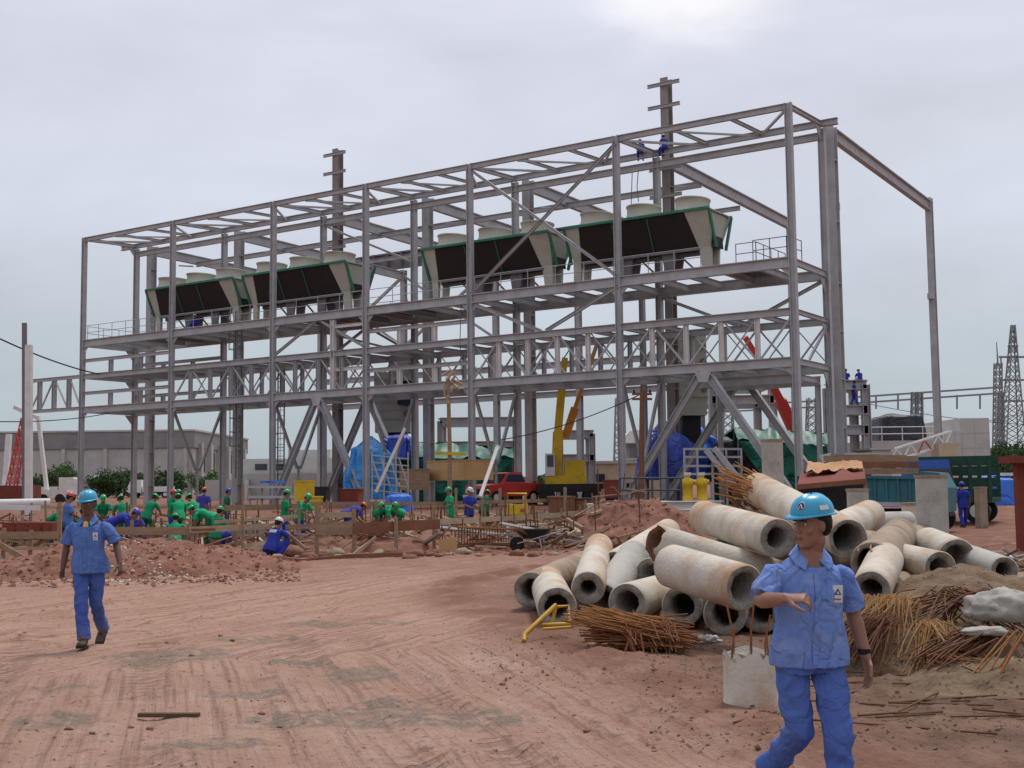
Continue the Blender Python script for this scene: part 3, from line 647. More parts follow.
# ------------------------------------------------------------------ heaps of earth
M['soil_red'] = mat('red_spoil', (.27, .125, .082), (.18, .08, .052), .95, 3, 1., 14, stain=(.33, .2, .15), sscale=2.5, samt=.6)
M['soil_brown'] = mat('brown_spoil', (.225, .155, .095), (.135, .088, .052), .95, 4, 1., 22, stain=(.1, .065, .04), sscale=3, samt=.6)
def heap(name, c, rx, ry, h, mt, label, ang=0., seed=1, n=70, lump=.3, kindstuff=False, cat='earth heap', flat=1.6, sc=1.6, gnd=True):
    c = vec(c); u = np.linspace(-1, 1, n); X, Y = np.meshgrid(u, u)
    q = X * rx * 1.15, Y * ry * 1.15; x = c.x + q[0] * math.cos(ang) - q[1] * math.sin(ang); y = c.y + q[0] * math.sin(ang) + q[1] * math.cos(ang)
    rad = np.hypot(X, Y) * 1.15 + .22 * fbm(x, y, 1.1 / max(rx, ry) * 2, 3, seed)
    prof = np.clip(1 - rad, 0, 1) ** (1 / flat) * (1 + .0 * rad)
    prof = np.clip((1 - np.clip(rad, 0, 1) ** 2), 0, 1) ** 1.1
    z = h * prof * (1 + lump * fbm(x, y, sc, 5, seed)) + prof ** .3 * lump * .25 * h * fbm(x, y, sc * 4, 3, seed + 2) - .06 * (rad > .97)
    z = z - .05 + (ground_base(x, y) if gnd else c.z)
    g = G(); vs = np.stack([x, y, z], -1).reshape(-1, 3); fs = [(i * n + j, i * n + j + 1, (i + 1) * n + j + 1, (i + 1) * n + j) for i in range(n - 1) for j in range(n - 1) if rad[i, j] < 1.12]
    g.add([tuple(v) for v in vs], fs, True)
    o = g.build(name, M[mt]); tag(o, label, cat); return o
def hp(px, py, D): p = at(px, py, D); return Vector((p.x, p.y, 0))
heap('earth_heap', hp(120, 560, 25.5), 2.9, 1.5, .72, 'soil_red', 'low lumpy heap of red earth behind the man walking on the left', .1, 3)
heap('earth_heap', hp(205, 560, 26.5), 2.6, 1.3, .5, 'soil_red', 'red earth spoil left of the crouching man in blue', .0, 8)
heap('earth_heap', hp(20, 560, 25), 1.9, 1.3, .4, 'soil_red', 'red earth spoil at the left edge below the timber trestles', .0, 5)
heap('earth_heap', hp(330, 545, 34), 3.2, 1.6, .45, 'soil_red', 'broken red earth just right of the crouching man', .2, 12)
heap('earth_heap', hp(420, 545, 36), 3.6, 1.6, .4, 'soil_red', 'broken red earth below the timber boards left of the rebar cage', .2, 14)
heap('earth_heap', hp(637, 530, 36), 3.0, 2.4, 1.12, 'soil_red', 'large red earth mound between the boards and the heap of concrete piles', .0, 21, n=90)
heap('earth_heap', hp(800, 545, 16.5), 3.3, 1.7, .62, 'soil_brown', 'brown earth filling the inside of the pile heap', .1, 23)
heap('earth_heap', hp(968, 575, 13.0), 2.0, 1.35, .84, 'soil_brown', 'brown fibrous earth heap at the right edge of the photo', .0, 31, n=170, lump=.15, sc=2.2)
heap('earth_heap', hp(930, 640, 11.7), 1.3, .9, .5, 'soil_brown', 'low brown earth under the fanned rusty rods', .0, 33, n=90, sc=2.4)
heap('earth_heap', hp(1010, 650, 10.4), 1.0, .9, .28, 'soil_brown', 'low dark earth at the lower right edge below the white sheet', .0, 35, n=90, sc=2.4)
# ------------------------------------------------------------------ rods
def rods(name, items, mt, label, r=.008, cat='rebar rods'):
    g = G()
    for p in items: g.tube(p, r, 5)
    o = g.build(name, M[mt]); tag(o, label, cat, kind='stuff'); return o
# bundle in front of the piles: a stack of cut rods, left tips fanned
rg_ = random.Random(4); items = []; A = at(583, 640, 13.0); B_ = at(700, 640, 12.9)
ax = (B_ - A); ax.z = 0; ln = ax.length; axn = ax.normalized(); side = Vector((-axn.y, axn.x, 0))
for k in range(330):
    q = rg_.random() ** .7; hh = .03 + (1 - q) * .30 * (.6 + .4 * rg_.random()); w = side * rg_.uniform(-.34, .34) * (1 - .5 * (1 - q))
    l_ = rg_.uniform(.45, .8); c = A + axn * (rg_.uniform(.3, .78) * ln) + w; c.z = hh
    skirt = rg_.random() < .45 and (c - A).dot(axn) > .35 * ln
    tl = Vector((rg_.gauss(0, .10), rg_.gauss(0, .25), rg_.gauss(.0, .10))) if not skirt else -axn * .75 + Vector((rg_.gauss(0, .35), -1.0, -.75 + rg_.gauss(0, .2)))
    if skirt: l_ *= .4; c.z = .06 + .16 * rg_.random(); c.y -= .10
    dr = (axn + tl).normalized(); a = c - dr * l_ * .55; b = c + dr * l_ * .45; a.z = max(a.z + .10 * rg_.random(), .012); b.z = max(b.z, .012)
    mid = (a + b) / 2 + Vector((0, 0, rg_.uniform(-.01, .03))); mid.z = max(mid.z, .012)
    items.append([a, mid, b])
rods('rusty_rod_bundle', items, 'rust', 'bundle of short rusty steel rods on the ground in front of the concrete piles', .008)
items = []
for k in range(70):
    c = A + axn * rg_.uniform(.1, .5) * ln + side * rg_.uniform(-.3, .2); c.z = .2 + rg_.random() * .2
    dr = (axn * 1 + Vector((0, rg_.gauss(0, .15), -.22 + rg_.gauss(0, .06)))).normalized(); l_ = rg_.uniform(.6, 1.0)
    a = c - dr * l_ * .4; b = c + dr * l_ * .6; b.z = max(b.z, .02); items.append([a, b])
rods('orange_rod_bundle', items, 'rust_o', 'orange rusty rods fanned over the left end of the dark rod bundle', .007)
# fans of orange rods on the earth heap at the right
def fan(c, dirs, cnt, ln, sp, mt, name, label, r=.008, zoff=.02):
    items = []
    for k in range(cnt):
        a = c + Vector((rg_.gauss(0, sp), rg_.gauss(0, sp), rg_.uniform(0, sp * .8))); t = rg_.random(); d = vec(dirs[0]).lerp(vec(dirs[1]), t) + Vector((rg_.gauss(0, .08), rg_.gauss(0, .1), rg_.gauss(0, .06))); d.normalize()
        l_ = ln * rg_.uniform(.55, 1.1); b = a + d * l_; b.z = max(b.z, .015 + gz(b.x, b.y)); mid = (a + b) / 2 + Vector((rg_.gauss(0, .01), 0, rg_.uniform(.0, .04))); items.append([a, mid, b])
    rods(name, items, mt, label, r)
fan(at(892, 604, 11.7), ((-.75, -.15, -.72), (-.05, -.45, -.8)), 190, .86, .11, 'straw', 'rusty_rod_fan', 'orange rods fanned down beside the hip of the walking man')
fan(at(880, 622, 11.3), ((-.9, -.1, -.5), (-.3, -.5, -.6)), 90, .6, .12, 'rust_d', 'rusty_rod_fan', 'dark rusty rods under the fan beside the walking man')
fan(at(932, 626, 11.1), ((-.55, -.35, -.75), (.65, -.4, -.55)), 120, .56, .07, 'straw', 'rusty_rod_fan', 'orange rods spread like a broom in the middle of the brown earth')
fan(at(985, 640, 10.9), ((-.9, -.2, -.25), (-.6, -.5, -.5)), 110, .6, .14, 'rust_d', 'rusty_rod_fan', 'dark tangled rods right of the broom shaped rods')
fan(at(950, 662, 10.6), ((.5, -.4, -.4), (.9, -.3, -.25)), 80, .55, .1, 'rust', 'rusty_rod_fan', 'rusty rods lying low at the foot of the brown earth')
fan(at(1020, 632, 10.2), ((-.5, -.1, -.7), (-.75, -.2, -.6)), 7, .7, .03, 'rust_o', 'rusty_rod_fan', 'few long orange rods slanting at the right edge')
fan(at(960, 600, 11.9), ((-.9, -.2, -.15), (.9, -.3, -.25)), 120, .7, .16, 'rust_d', 'rusty_rod_fan', 'dark rods lying across the face of the brown earth heap')
items = []
for k in range(44):
    a = gp(rg_.uniform(700, 1020), rg_.uniform(660, 735)); a.z = gz(a.x, a.y) + .02; an = rg_.gauss(.1, .5); l_ = rg_.uniform(.3, 1.3); b = a + Vector((math.cos(an), math.sin(an), 0)) * l_; b.z = gz(b.x, b.y) + .02; items.append([a, b])
rods('loose_rods', items, 'rust_d', 'single rusty rods strewn on the mud around the broken pile stump', .008)
items = []
for k in range(34):
    a = at(rg_.uniform(752, 768), rg_.uniform(482, 502), 17.2 + rg_.uniform(-.3, .3)); d = Vector((-1, .25, .55)) + Vector((rg_.gauss(0, .14), rg_.gauss(0, .2), rg_.gauss(0, .16))); d.normalize(); l_ = rg_.uniform(.35, .75); items.append([a - d * .15, a + d * l_ * .5, a + d * l_ + Vector((-.03, 0, -.03 * rg_.random()))])
rods('orange_rod_bundle', items, 'rust_o', 'orange bars bristling from the upper end of the topmost pile', .010)
items = []
for k in range(22):
    px = 722 + rg_.uniform(0, 34); a = at(px, 486 + rg_.uniform(0, 12), 17.6 + rg_.uniform(0, .5)); b = a + Vector((.62, -.15, -.52)) * rg_.uniform(.8, 1.25) + Vector((rg_.gauss(0, .05), 0, rg_.gauss(0, .05))); items.append([a, (a + b) / 2 + Vector((0, 0, .02)), b])
rods('rusty_rod_fan', items, 'rust', 'parallel rusty bars slanting down left of the topmost pile', .012)
heap('earth_heap', hp(752, 515, 18.6), 1.1, .8, 1.3, 'soil_brown', 'tan earth showing between the bars left of the topmost pile', 0, 61, flat=1)
# ------------------------------------------------------------------ broken pile stump with bars
def stump(name, px, D, ro, h, label, bars=5, barh=.34, mt='conc', z0=None, seed=1, jag=.05, cat='pile stump', sq=False):
    b = at(px, 480, D); z0 = gz(b.x, b.y) - .05 if z0 is None else z0; b.z = z0; t = thing(name, b, label, cat); r_ = random.Random(seed)
    n = 40; g = G()
    if sq:
        g.box((-ro, -ro, 0), (ro, ro, h), Matrix.Translation(b) @ Matrix.Rotation(sq, 4, 'Z'))
        g.build('shaft', M[mt], t); g = G(); g.box((-ro - .012, -ro - .012, h - .005), (ro + .012, ro + .012, h + .05), Matrix.Translation(b) @ Matrix.Rotation(sq, 4, 'Z')); g.build('cap', M['conc_b'], t)
    else:
        rings = []
        for z in (0, h * .2, h * .22, h * .6, h): 
            rings.append([b + Vector((math.cos(2 * math.pi * k / n) * ro * (1.03 if z < h * .21 else 1), math.sin(2 * math.pi * k / n) * ro * (1.03 if z < h * .21 else 1), z + (r_.uniform(-jag, jag) if z == h else 0))) for k in range(n)])
        g.loft(rings, cap=False); g.build('shaft', M[mt], t)
        g = G(); rings2 = [rings[-1]]
        for f in (.8, .55, .3, .06): rings2.append([b + Vector((math.cos(2 * math.pi * k / n) * ro * f, math.sin(2 * math.pi * k / n) * ro * f, h - .03 + r_.uniform(-jag, jag * .8))) for k in range(n)])
        g.loft(rings2, cap=True, smooth=False); g.build('broken_top', M['conc_in'], t)
    for k in range(bars):
        th = 2 * math.pi * (k + .3) / bars; p = b + Vector((math.cos(th) * ro * .7, math.sin(th) * ro * .7, h - .1)); l_ = barh * r_.uniform(.5, 1.15)
        G().tube([p, p + Vector((r_.uniform(-.02, .02), 0, l_ * .6)), p + Vector((r_.uniform(-.04, .05), r_.uniform(-.03, .03), l_ + .1))], .0075, 6).build('rebar', M['rust'], t)
    return t
stump('pile_stump', 745, 9.45, .205, .42, 'broken concrete pile stump with upright rusty bars beside the walking man', 6, .34, 'conc', seed=3)
stump('concrete_post', 931, 20.0, .178, 1.84, 'thick square grey concrete post standing in the pile heap', 0, mt='conc_g', cat='post', sq=.35)
stump('concrete_post', 773, 27.0, .17, 2.68, 'tall square concrete post behind the topmost pile, in front of the green tarpaulin', 0, mt='conc_g', cat='post', sq=.35)
stump('concrete_post', 857, 25.0, .155, 1.6, 'small square concrete post right of the blue helmet', 0, mt='conc_g', cat='post', sq=.35)
stump('concrete_post', 912, 23.0, .15, 1.33, 'pale short concrete post left of the thick square post', 0, mt='conc', cat='post', sq=.3)
stump('concrete_post', 980, 45.0, .16, 1.5, 'brown concrete post right of the man with his back turned', 0, mt='conc_b', cat='post', sq=.3)
# ------------------------------------------------------------------ yellow stand
M['yellow'] = mat('worn_yellow_paint', (.55, .32, .03), (.42, .23, .025), .5, 5, .1, stain=(.2, .1, .04), sscale=9, samt=.5)
p = lambda x, y, d: at(x, y, d)
c = at(556, 624, 13.95); c.z = gz(c.x, c.y)
t = thing('yellow_stand', c, 'bent yellow steel stand lying in front of the leftmost concrete pile', 'stand')
G().tube([p(556, 605, 13.95), p(525, 634, 13.6), p(524, 641, 13.5)], .028, 8).build('long_bar', M['yellow'], t)
G().tube([p(553, 607, 13.95), p(568, 606, 14.2), p(570, 624, 13.95)], .02, 8).build('leg_frame', M['yellow'], t)
G().tube([p(556, 606, 13.95), p(552, 624, 13.9)], .02, 8).build('leg', M['yellow'], t)
G().tube([p(541, 625, 13.75), p(571, 624, 13.95)], .024, 8).build('foot_bar', M['yellow'], t)
G().tube([p(543, 629, 13.6), p(571, 627, 13.75)], .016, 8).build('foot_bar', M['yellow'], t)
# ------------------------------------------------------------------ crumpled white sheet, litter
M['white'] = mat('dirty_white_sheet', (.38, .355, .31), (.27, .245, .21), .7, 5, .6, 14, stain=(.25, .19, .13), sscale=4, samt=.7)
M['paper'] = mat('white_scrap', (.6, .6, .58), (.42, .42, .4), .8, 9)
def lump(name, c, r, mt, label, cat, seed=1, amp=.35, sc=3., n=40, m_=24, flat=0.):
    c = vec(c); g = G(); rings = []
    for j in range(m_ + 1):
        th = math.pi * min(max(j / m_, .01), .99); rg2 = []
        for k in range(n):
            d = Vector((math.sin(th) * math.cos(2 * math.pi * k / n), math.sin(th) * math.sin(2 * math.pi * k / n), -math.cos(th)))
            f = 1 + amp * mnoise.fractal(d * sc + Vector((seed * 5.1, 0, 0)), .8, 2.1, 5)
            q = Vector((d.x * r[0] * f, d.y * r[1] * f, d.z * r[2] * f)); q.z = max(q.z, -r[2] * .45); rg2.append(c + q)
        rings.append(rg2)
    g.loft(rings); o = g.build(name, M[mt]); tag(o, label, cat); return o
lump('white_sheet', at(1005, 610, 11.2), (.36, .3, .19), 'white', 'crumpled dirty white plastic sheet on the brown earth heap', 'sheet', 4, .2, 2.4)
lump('white_sheet', at(985, 632, 10.7), (.2, .1, .05), 'white', 'small pale rag below the crumpled white sheet', 'rag', 9, .2, 2.)
q = gp(706, 642); lump('plaster_scrap', (q.x, q.y, gz(q.x, q.y) + .03), (.15, .11, .05), 'paper', 'flat white scrap right of the rusty rod bundle', 'scrap', 7, .5)
for k in range(26):
    px, py = (rg_.uniform(470, 800), rg_.uniform(628, 740)) if k < 12 else (rg_.uniform(20, 300), rg_.uniform(585, 740))
    q = gp(px, py); s = rg_.uniform(.008, .024); o = lump('stone', (q.x, q.y, gz(q.x, q.y) + s * .3), (s * 1.4, s, s * .7), 'soil_red', 'small clod of red earth lying on the road', 'clod', k, .4, 2, 10, 6); o['group'] = 'clods on the road'
q = gp(170, 717); t = G().bar(Vector((q.x - .24, q.y, gz(q.x, q.y) + .02)), Vector((q.x + .24, q.y - .06, gz(q.x, q.y) + .025)), .05, .03).build('timber_offcut', mat('wet_wood', (.12, .07, .045), None, .8, 8)); tag(t, 'dark timber offcut lying alone on the red road at the lower left', 'timber')

# clods and rubble nobody could count
def scatter(name, n, pick, smin, smax, mt, label, seed):
    r_ = random.Random(seed); g = G(); pts = drop_all(n, pick, r_)
    for k in range(n):
        p = pts[k]; s = smin + (smax - smin) * r_.random() ** 2.2; q = [Vector(d) * s * r_.uniform(.55, 1.25) for d in ((1, 0, 0), (0, 1, 0), (-1, 0, 0), (0, -1, 0), (0, 0, .75), (0, 0, -.75))]; M3 = Matrix.Rotation(r_.uniform(0, 6.28), 3, 'Z') @ Matrix.Rotation(r_.gauss(0, .5), 3, 'X')
        g.add([p + M3 @ v_ for v_ in q], [(0, 1, 4), (1, 2, 4), (2, 3, 4), (3, 0, 4), (1, 0, 5), (2, 1, 5), (3, 2, 5), (0, 3, 5)])
    o = g.build(name, M[mt]); tag(o, label, 'rubble', kind='stuff')
HEAPS = [o for o in COL.objects if o.name.startswith('earth_heap')]
bpy.context.view_layer.update()
def pick_px(x0, x1, d0, d1): return (x0, x1, d0, d1)
def drop_all(n, rect, r_):
    x0, x1, d0, d1 = rect; y = np.array([d0 + (d1 - d0) * r_.random() for _ in range(n)]); x = np.array([at(r_.uniform(x0, x1), 500, D).x for D in y]); z = ground_h(x, y); out = []
    near_h = [h for h in HEAPS if d0 - 3 < h.location.y < d1 + 3]
    for a, b, c in zip(x, y, z):
        c = float(c)
        for h in near_h:
            ok, lo, no, _ = h.ray_cast(Vector((a, b, 9)) - h.location, Vector((0, 0, -1)))
            if ok: c = max(c, lo.z + h.location.z)
        out.append(Vector((a, b, c)))
    return out
scatter('red_clods', 4200, pick_px(-20, 300, 22.5, 30), .010, .075, 'soil_red', 'loose clods of red earth on the spoil at the left roadside', 1)
scatter('red_clods', 3400, pick_px(280, 700, 30, 39), .012, .09, 'soil_red', 'loose clods of red earth in front of the boards and on the mound', 2)
scatter('grey_rubble', 420, pick_px(105, 190, 22.8, 25.5), .010, .055, 'conc', 'pale broken rubble at the foot of the left spoil heap', 3)
scatter('brown_clods', 2600, pick_px(640, 1040, 8.0, 14.5), .005, .026, 'soil_brown', 'loose brown clods on the mud around the pile stump and rods', 4)
scatter('brown_clods', 900, pick_px(470, 760, 10.5, 15), .005, .024, 'soil_brown', 'small clods on the ground in front of the concrete piles', 5)
scatter('road_grit', 1100, pick_px(-20, 700, 7.4, 20), .004, .018, 'soil_red', 'small grit strewn over the red road', 6)
# ------------------------------------------------------------------ people
M['skin'] = mat('brown_skin', (.29, .145, .092), (.24, .115, .073), .5, 9, .12, 60, spec=.4)
M['skin_d'] = mat('dark_brown_skin', (.13, .062, .04), (.105, .05, .033), .5, 9, .1, 60, spec=.4)
M['lips'] = mat('lip_skin', (.19, .07, .055), None, .45, 9)
M['hair'] = mat('black_hair', (.012, .010, .009), None, .6, 30, .4, 90)
M['eye'] = mat('eye_white', (.6, .57, .53), None, .3, 5); M['iris'] = mat('dark_iris', (.012, .008, .006), None, .25, 5)
M['shirt_hero'] = mat('faded_blue_cotton', (.115, .205, .53), (.18, .28, .58), .9, 3.2, .35, 160, stain=(.34, .42, .62), sscale=2.6, samt=.55, crease=6.5)
M['trous_hero'] = mat('blue_work_trousers', (.06, .12, .40), (.095, .165, .46), .9, 3.5, .35, 160, stain=(.2, .24, .38), sscale=2.2, samt=.45, crease=5.5)
M['shirt_b'] = mat('blue_cotton', (.075, .15, .42), (.10, .19, .46), .9, 4, .3, 120, stain=(.17, .25, .47), sscale=2.5, samt=.4, crease=6)
M['trous_b'] = mat('dusty_blue_trousers', (.05, .10, .36), (.075, .13, .38), .9, 3.5, .3, 120, stain=(.2, .2, .3), sscale=2.4, samt=.55, crease=5.5)
M['blue_d'] = mat('royal_blue_cotton', (.02, .035, .27), (.03, .05, .33), .9, 4)
M['violet'] = mat('violet_blue_cotton', (.06, .05, .28), (.05, .06, .3), .9, 4)
M['green_c'] = mat('green_cotton', (.008, .20, .085), (.012, .26, .12), .9, 4)
M['green_b'] = mat('bright_green_cotton', (.01, .30, .12), (.015, .36, .16), .9, 4)
M['green_t'] = mat('dark_green_trousers', (.006, .09, .045), (.01, .12, .06), .9, 4)
M['hat_blue'] = mat('sky_blue_plastic', (.04, .36, .56), (.035, .33, .52), .35, 3, .02, spec=.5)
M['hat_green'] = mat('green_plastic', (.02, .34, .09), None, .35, 3, spec=.5); M['hat_red'] = mat('red_plastic', (.5, .06, .035), None, .35, 3, spec=.5)
M['hat_orange'] = mat('orange_plastic', (.62, .13, .05), None, .35, 3, spec=.5); M['hat_white'] = mat('white_plastic', (.7, .7, .7), None, .35, 3, spec=.5)
M['hat_navy'] = mat('deep_blue_plastic', (.02, .05, .4), None, .35, 3, spec=.5)
M['boot'] = mat('dusty_boot_leather', (.05, .033, .026), (.11, .075, .055), .7, 6, .2); M['sole'] = mat('boot_sole', (.02, .017, .015), None, .8, 6)
M['white_p'] = mat('white_print', (.7, .7, .7), None, .7, 5); M['navy_p'] = mat('navy_print', (.02, .03, .16), None, .7, 5); M['red_p'] = mat('red_print', (.5, .04, .04), None, .7, 5)
M['yellow_c'] = mat('yellow_cotton', (.62, .48, .2), None, .9, 5)
M['watch'] = mat('black_strap', (.012, .012, .014), None, .4, 5)

def remesh(g, voxel, name, mats, it=4, wr=0., wsc=6., seed=0, stretch=(1, 1, 1), origin=(0, 0, 0)):
    """fuse the overlapping volumes of g into one continuous skin"""
    me0 = g.mesh('tmp', [], origin); o = bpy.data.objects.new('tmp', me0); COL.objects.link(o)
    r = o.modifiers.new('r', 'REMESH'); r.mode = 'VOXEL'; r.voxel_size = voxel; r.use_smooth_shade = True
    if it: s = o.modifiers.new('s', 'SMOOTH'); s.factor = .5; s.iterations = it
    dg = bpy.context.evaluated_depsgraph_get(); me = bpy.data.meshes.new_from_object(o.evaluated_get(dg)); me.name = name
    bpy.data.objects.remove(o); bpy.data.meshes.remove(me0)
    if wr:
        n = len(me.vertices); co = np.zeros(n * 3); me.vertices.foreach_get('co', co); co = co.reshape(-1, 3)
        no = np.zeros(n * 3); me.vertices.foreach_get('normal', no); no = no.reshape(-1, 3); d = np.zeros(n)
        for i in range(n):
            p = Vector(co[i]); q = Vector((p.x * stretch[0], p.y * stretch[1], p.z * stretch[2])) * wsc + Vector((seed, 0, 0))
            w = mnoise.noise_vector(q * .6) * .9; a = mnoise.noise(q + w); d[i] = (1 - abs(a) * 2.6) * .75 + mnoise.noise(q * 2.6 + w * 1.5) * .4 - .25
        co += no * (d * wr)[:, None]; me.vertices.foreach_set('co', co.ravel()); me.update()
    me.materials.clear(); me.materials.append(mats)
    return me
def smoothpath(pts, rad, k=5):
    P = [vec(p) for p in pts]; out = []; rs = []
    for i in range(len(P) - 1):
        p0, p1, p2, p3 = P[max(i - 1, 0)], P[i], P[i + 1], P[min(i + 2, len(P) - 1)]
        for j in range(k):
            t = j / k; out.append(p1.lerp(p2, t)); rs.append(rad[i] * (1 - t) + rad[i + 1] * t)
    out.append(P[-1]); rs.append(rad[-1]); return out, rs
def limb(g, pts, rad, n=14, round_=True):
    p, r = smoothpath(pts, rad)
    if round_:
        d0 = (p[0] - p[1]).normalized(); d1 = (p[-1] - p[-2]).normalized()
        p = [p[0] + d0 * r[0] * .8, p[0] + d0 * r[0] * .45] + p + [p[-1] + d1 * r[-1] * .45, p[-1] + d1 * r[-1] * .8]; r = [r[0] * .35, r[0] * .8] + r + [r[-1] * .8, r[-1] * .35]
    g.tube(p, r, n)
def hand(g, w, d, pn, side, curl=.5, sc=1., spread=.14, thumb=.6):
    """palm, four unequal bent fingers and a thumb; d: finger direction, pn: palm normal, side: towards the thumb"""
    d = vec(d).normalized(); pn = (vec(pn) - d * vec(pn).dot(d)).normalized(); s = d.cross(pn); 
    if s.dot(vec(side)) < 0: s = -s
    rings = []
    for t, wd, th in ((-.02, .027, .021), (.015, .032, .02), (.05, .040, .016), (.085, .042, .014), (.097, .038, .011)):
        c = w + d * t * sc; rings.append([c + s * math.cos(a) * wd * sc + pn * math.sin(a) * th * sc for a in [2 * math.pi * k / 14 for k in range(14)]])
    g.loft(rings)
    for i, (off, l) in enumerate(((.030, .072), (.010, .08), (-.011, .074), (-.031, .058))):
        b = w + d * .082 * sc + s * off * sc; dd = (d + s * off * spread * 10).normalized(); pts = [b - dd * .02 * sc, b]; ang = 0
        for q, f in enumerate((.45, .31, .24)):
            ang += curl * (.75 if q == 0 else 1.0) * (1 + .12 * i); v = dd * math.cos(ang) + pn * math.sin(ang); pts.append(pts[-1] + v * l * f * sc * 1.05)
        limb(g, pts, [.0086 * sc] * 2 + [.0082 * sc, .0076 * sc, .0064 * sc], 8)
    b = w + d * .025 * sc + s * .028 * sc; v1 = (d * .6 + s * .75 + pn * .35 * thumb).normalized(); v2 = (d * .85 + s * .3 + pn * .5 * thumb).normalized()
    limb(g, [b - v1 * .015 * sc, b, b + v1 * .036 * sc, b + v1 * .036 * sc + v2 * .032 * sc, b + v1 * .036 * sc + v2 * .056 * sc], [.013 * sc, .013 * sc, .0115 * sc, .0105 * sc, .008 * sc], 8)
def person(name, loc, J, C, label, voxel=.006, hero=False, rz=0., hat='hat_blue', wr=.006, group=None, marks=None, skin='skin'):
    """J: joints in the person's own frame (ground z=0, facing -Y)"""
    t = thing(name, (0, 0, 0), label, 'person', group)
    v = {k: Vector(p) for k, p in J.items() if isinstance(p, tuple) and len(p) == 3}
    lat = (v['shR'] - v['shL']); lat.normalize(); hl = (v['hipR'] - v['hipL']).normalized()
    f = v['face'].normalized(); up = v.get('hup', Vector((0, 0, 1))); up = (up - f * up.dot(f)).normalized(); rt = f.cross(up).normalized(); hc = v['head']
    HM = Matrix((rt, -f, up)).transposed()
    def hp_(x, y, z): return hc + rt * x + f * y + up * z
    def torso(g, add, top_tilt=0., hem=0., neck=.062, flare=1.):
        kk = .018 if add > 0 else .0
        pts = [v['pelvis'] + (v['pelvis'] - v['chest']).normalized() * (.10 + hem), v['pelvis'], v['pelvis'].lerp(v['chest'], .5) + v.get('belly', Vector((0, 0, 0))), v['chest'], v['chest'].lerp((v['shL'] + v['shR']) / 2, .62), v['neck'] - (v['neck'] - v['chest']).normalized() * (.045 + kk), v['neck'] - (v['neck'] - v['chest']).normalized() * kk]
        W = [.160 * flare, .166 * (1 + (flare - 1) * .8), .154, .170, .168, .122, neck]; D = [.112 * flare, .115 * (1 + (flare - 1) * .7), .105, .118, .100, .080, neck + .004]
        rings = []; n = 22; m_ = len(pts)
        K = 4
        for i in range((m_ - 1) * K + 1):
            a = min(i // K, m_ - 2); tt = i / K - a
            p0, p1, p2, p3 = pts[max(a - 1, 0)], pts[a], pts[a + 1], pts[min(a + 2, m_ - 1)]
            c = .5 * (2 * p1 + (p2 - p0) * tt + (2 * p0 - 5 * p1 + 4 * p2 - p3) * tt * tt + (3 * p1 - p0 - 3 * p2 + p3) * tt ** 3)
            w = W[a] * (1 - tt) + W[a + 1] * tt + add; d = D[a] * (1 - tt) + D[a + 1] * tt + add
            fr = i / ((m_ - 1) * K); ax = hl.lerp(lat, min(1, fr * 1.6)).normalized(); dirn = (pts[min(a + 1, m_ - 1)] - pts[max(a, 0)]).normalized(); fw = dirn.cross(ax).normalized()
            tl = top_tilt * max(0, (fr - .72) / .28)
            rings.append([c + ax * math.cos(q) * w + fw * math.sin(q) * d + dirn * (tl * (math.sin(q) - .5)) for q in [2 * math.pi * k / n for k in range(n)]])
        g.loft(rings)
    # ---- body: one continuous skin
    g = G(); torso(g, -.022, 0, 0, .05)
    limb(g, [v['chest'].lerp(v['neck'], .6), v['neck'], hp_(0, -.015, -.07)], [.066, .061, .060])
    fat = J.get('girth', 1.)
    for s in 'LR':
        shb = v['sh' + s].lerp((v['shL'] + v['shR']) / 2, .12) - Vector((0, 0, .035)) * (1 if v['sh' + s].z > .5 else .3)
        limb(g, [shb, v['sh' + s].lerp(v['el' + s], .5), v['el' + s], v['el' + s].lerp(v['wr' + s], .3), v['wr' + s]], [.040, .044 * fat, .038, .040 * fat, .027])
        hd = v.get('hd' + s, v['wr' + s] - v['el' + s]); pn = v.get('pn' + s, Vector((1, 0, 0)) if s == 'L' else Vector((-1, 0, 0))); th = v.get('th' + s, Vector((0, -1, 0)))
        hand(g, v['wr' + s], hd, pn, th, J.get('curl' + s, .45), 1.0, thumb=.7)
        limb(g, [v['hip' + s], v['kn' + s], v['an' + s]], [.075, .05, .04]); limb(g, [v['an' + s], v['an' + s] + v['toe' + s] * .08], [.038, .03])
    g.ell(hp_(0, -.012, .035), (.074, .094, .082), 18, 12, HM)
    rings = []
    for z, w, y0, y1 in ((.05, .068, -.075, .083), (.015, .068, -.07, .085), (-.02, .066, -.06, .086), (-.05, .060, -.05, .086), (-.08, .054, -.03, .086), (-.1, .043, .005, .083), (-.113, .027, .04, .077)):
        c = (y0 + y1) / 2; d = (y1 - y0) / 2; rings.append([hp_(w * math.cos(a) * (1 if math.sin(a) < .3 else .93), c + d * math.sin(a), z) for a in [2 * math.pi * k / 20 for k in range(20)]])
    g.loft(rings)
    # nose, brow, cheek bones, lips, ears
    g.loft([[hp_(x * w, y, z) for x, y in ((-1, .07), (-.55, yy), (.55, yy), (1, .07))] for z, w, yy in ((.03, .008, .089), (.01, .010, .097), (-.012, .013, .107), (-.022, .017, .108), (-.03, .017, .100), (-.034, .010, .086))])
    for sx in (-1, 1):
        g.ell(hp_(sx * .03, .075, .033), (.024, .014, .009), 8, 6, HM); g.ell(hp_(sx * .040, .058, -.024), (.022, .018, .024), 10, 8, HM)
        g.ell(hp_(sx * .072, -.005, -.005), (.010, .022, .032), 8, 6, HM); g.ell(hp_(sx * .014, .098, -.027), (.009, .010, .007), 8, 6, HM)
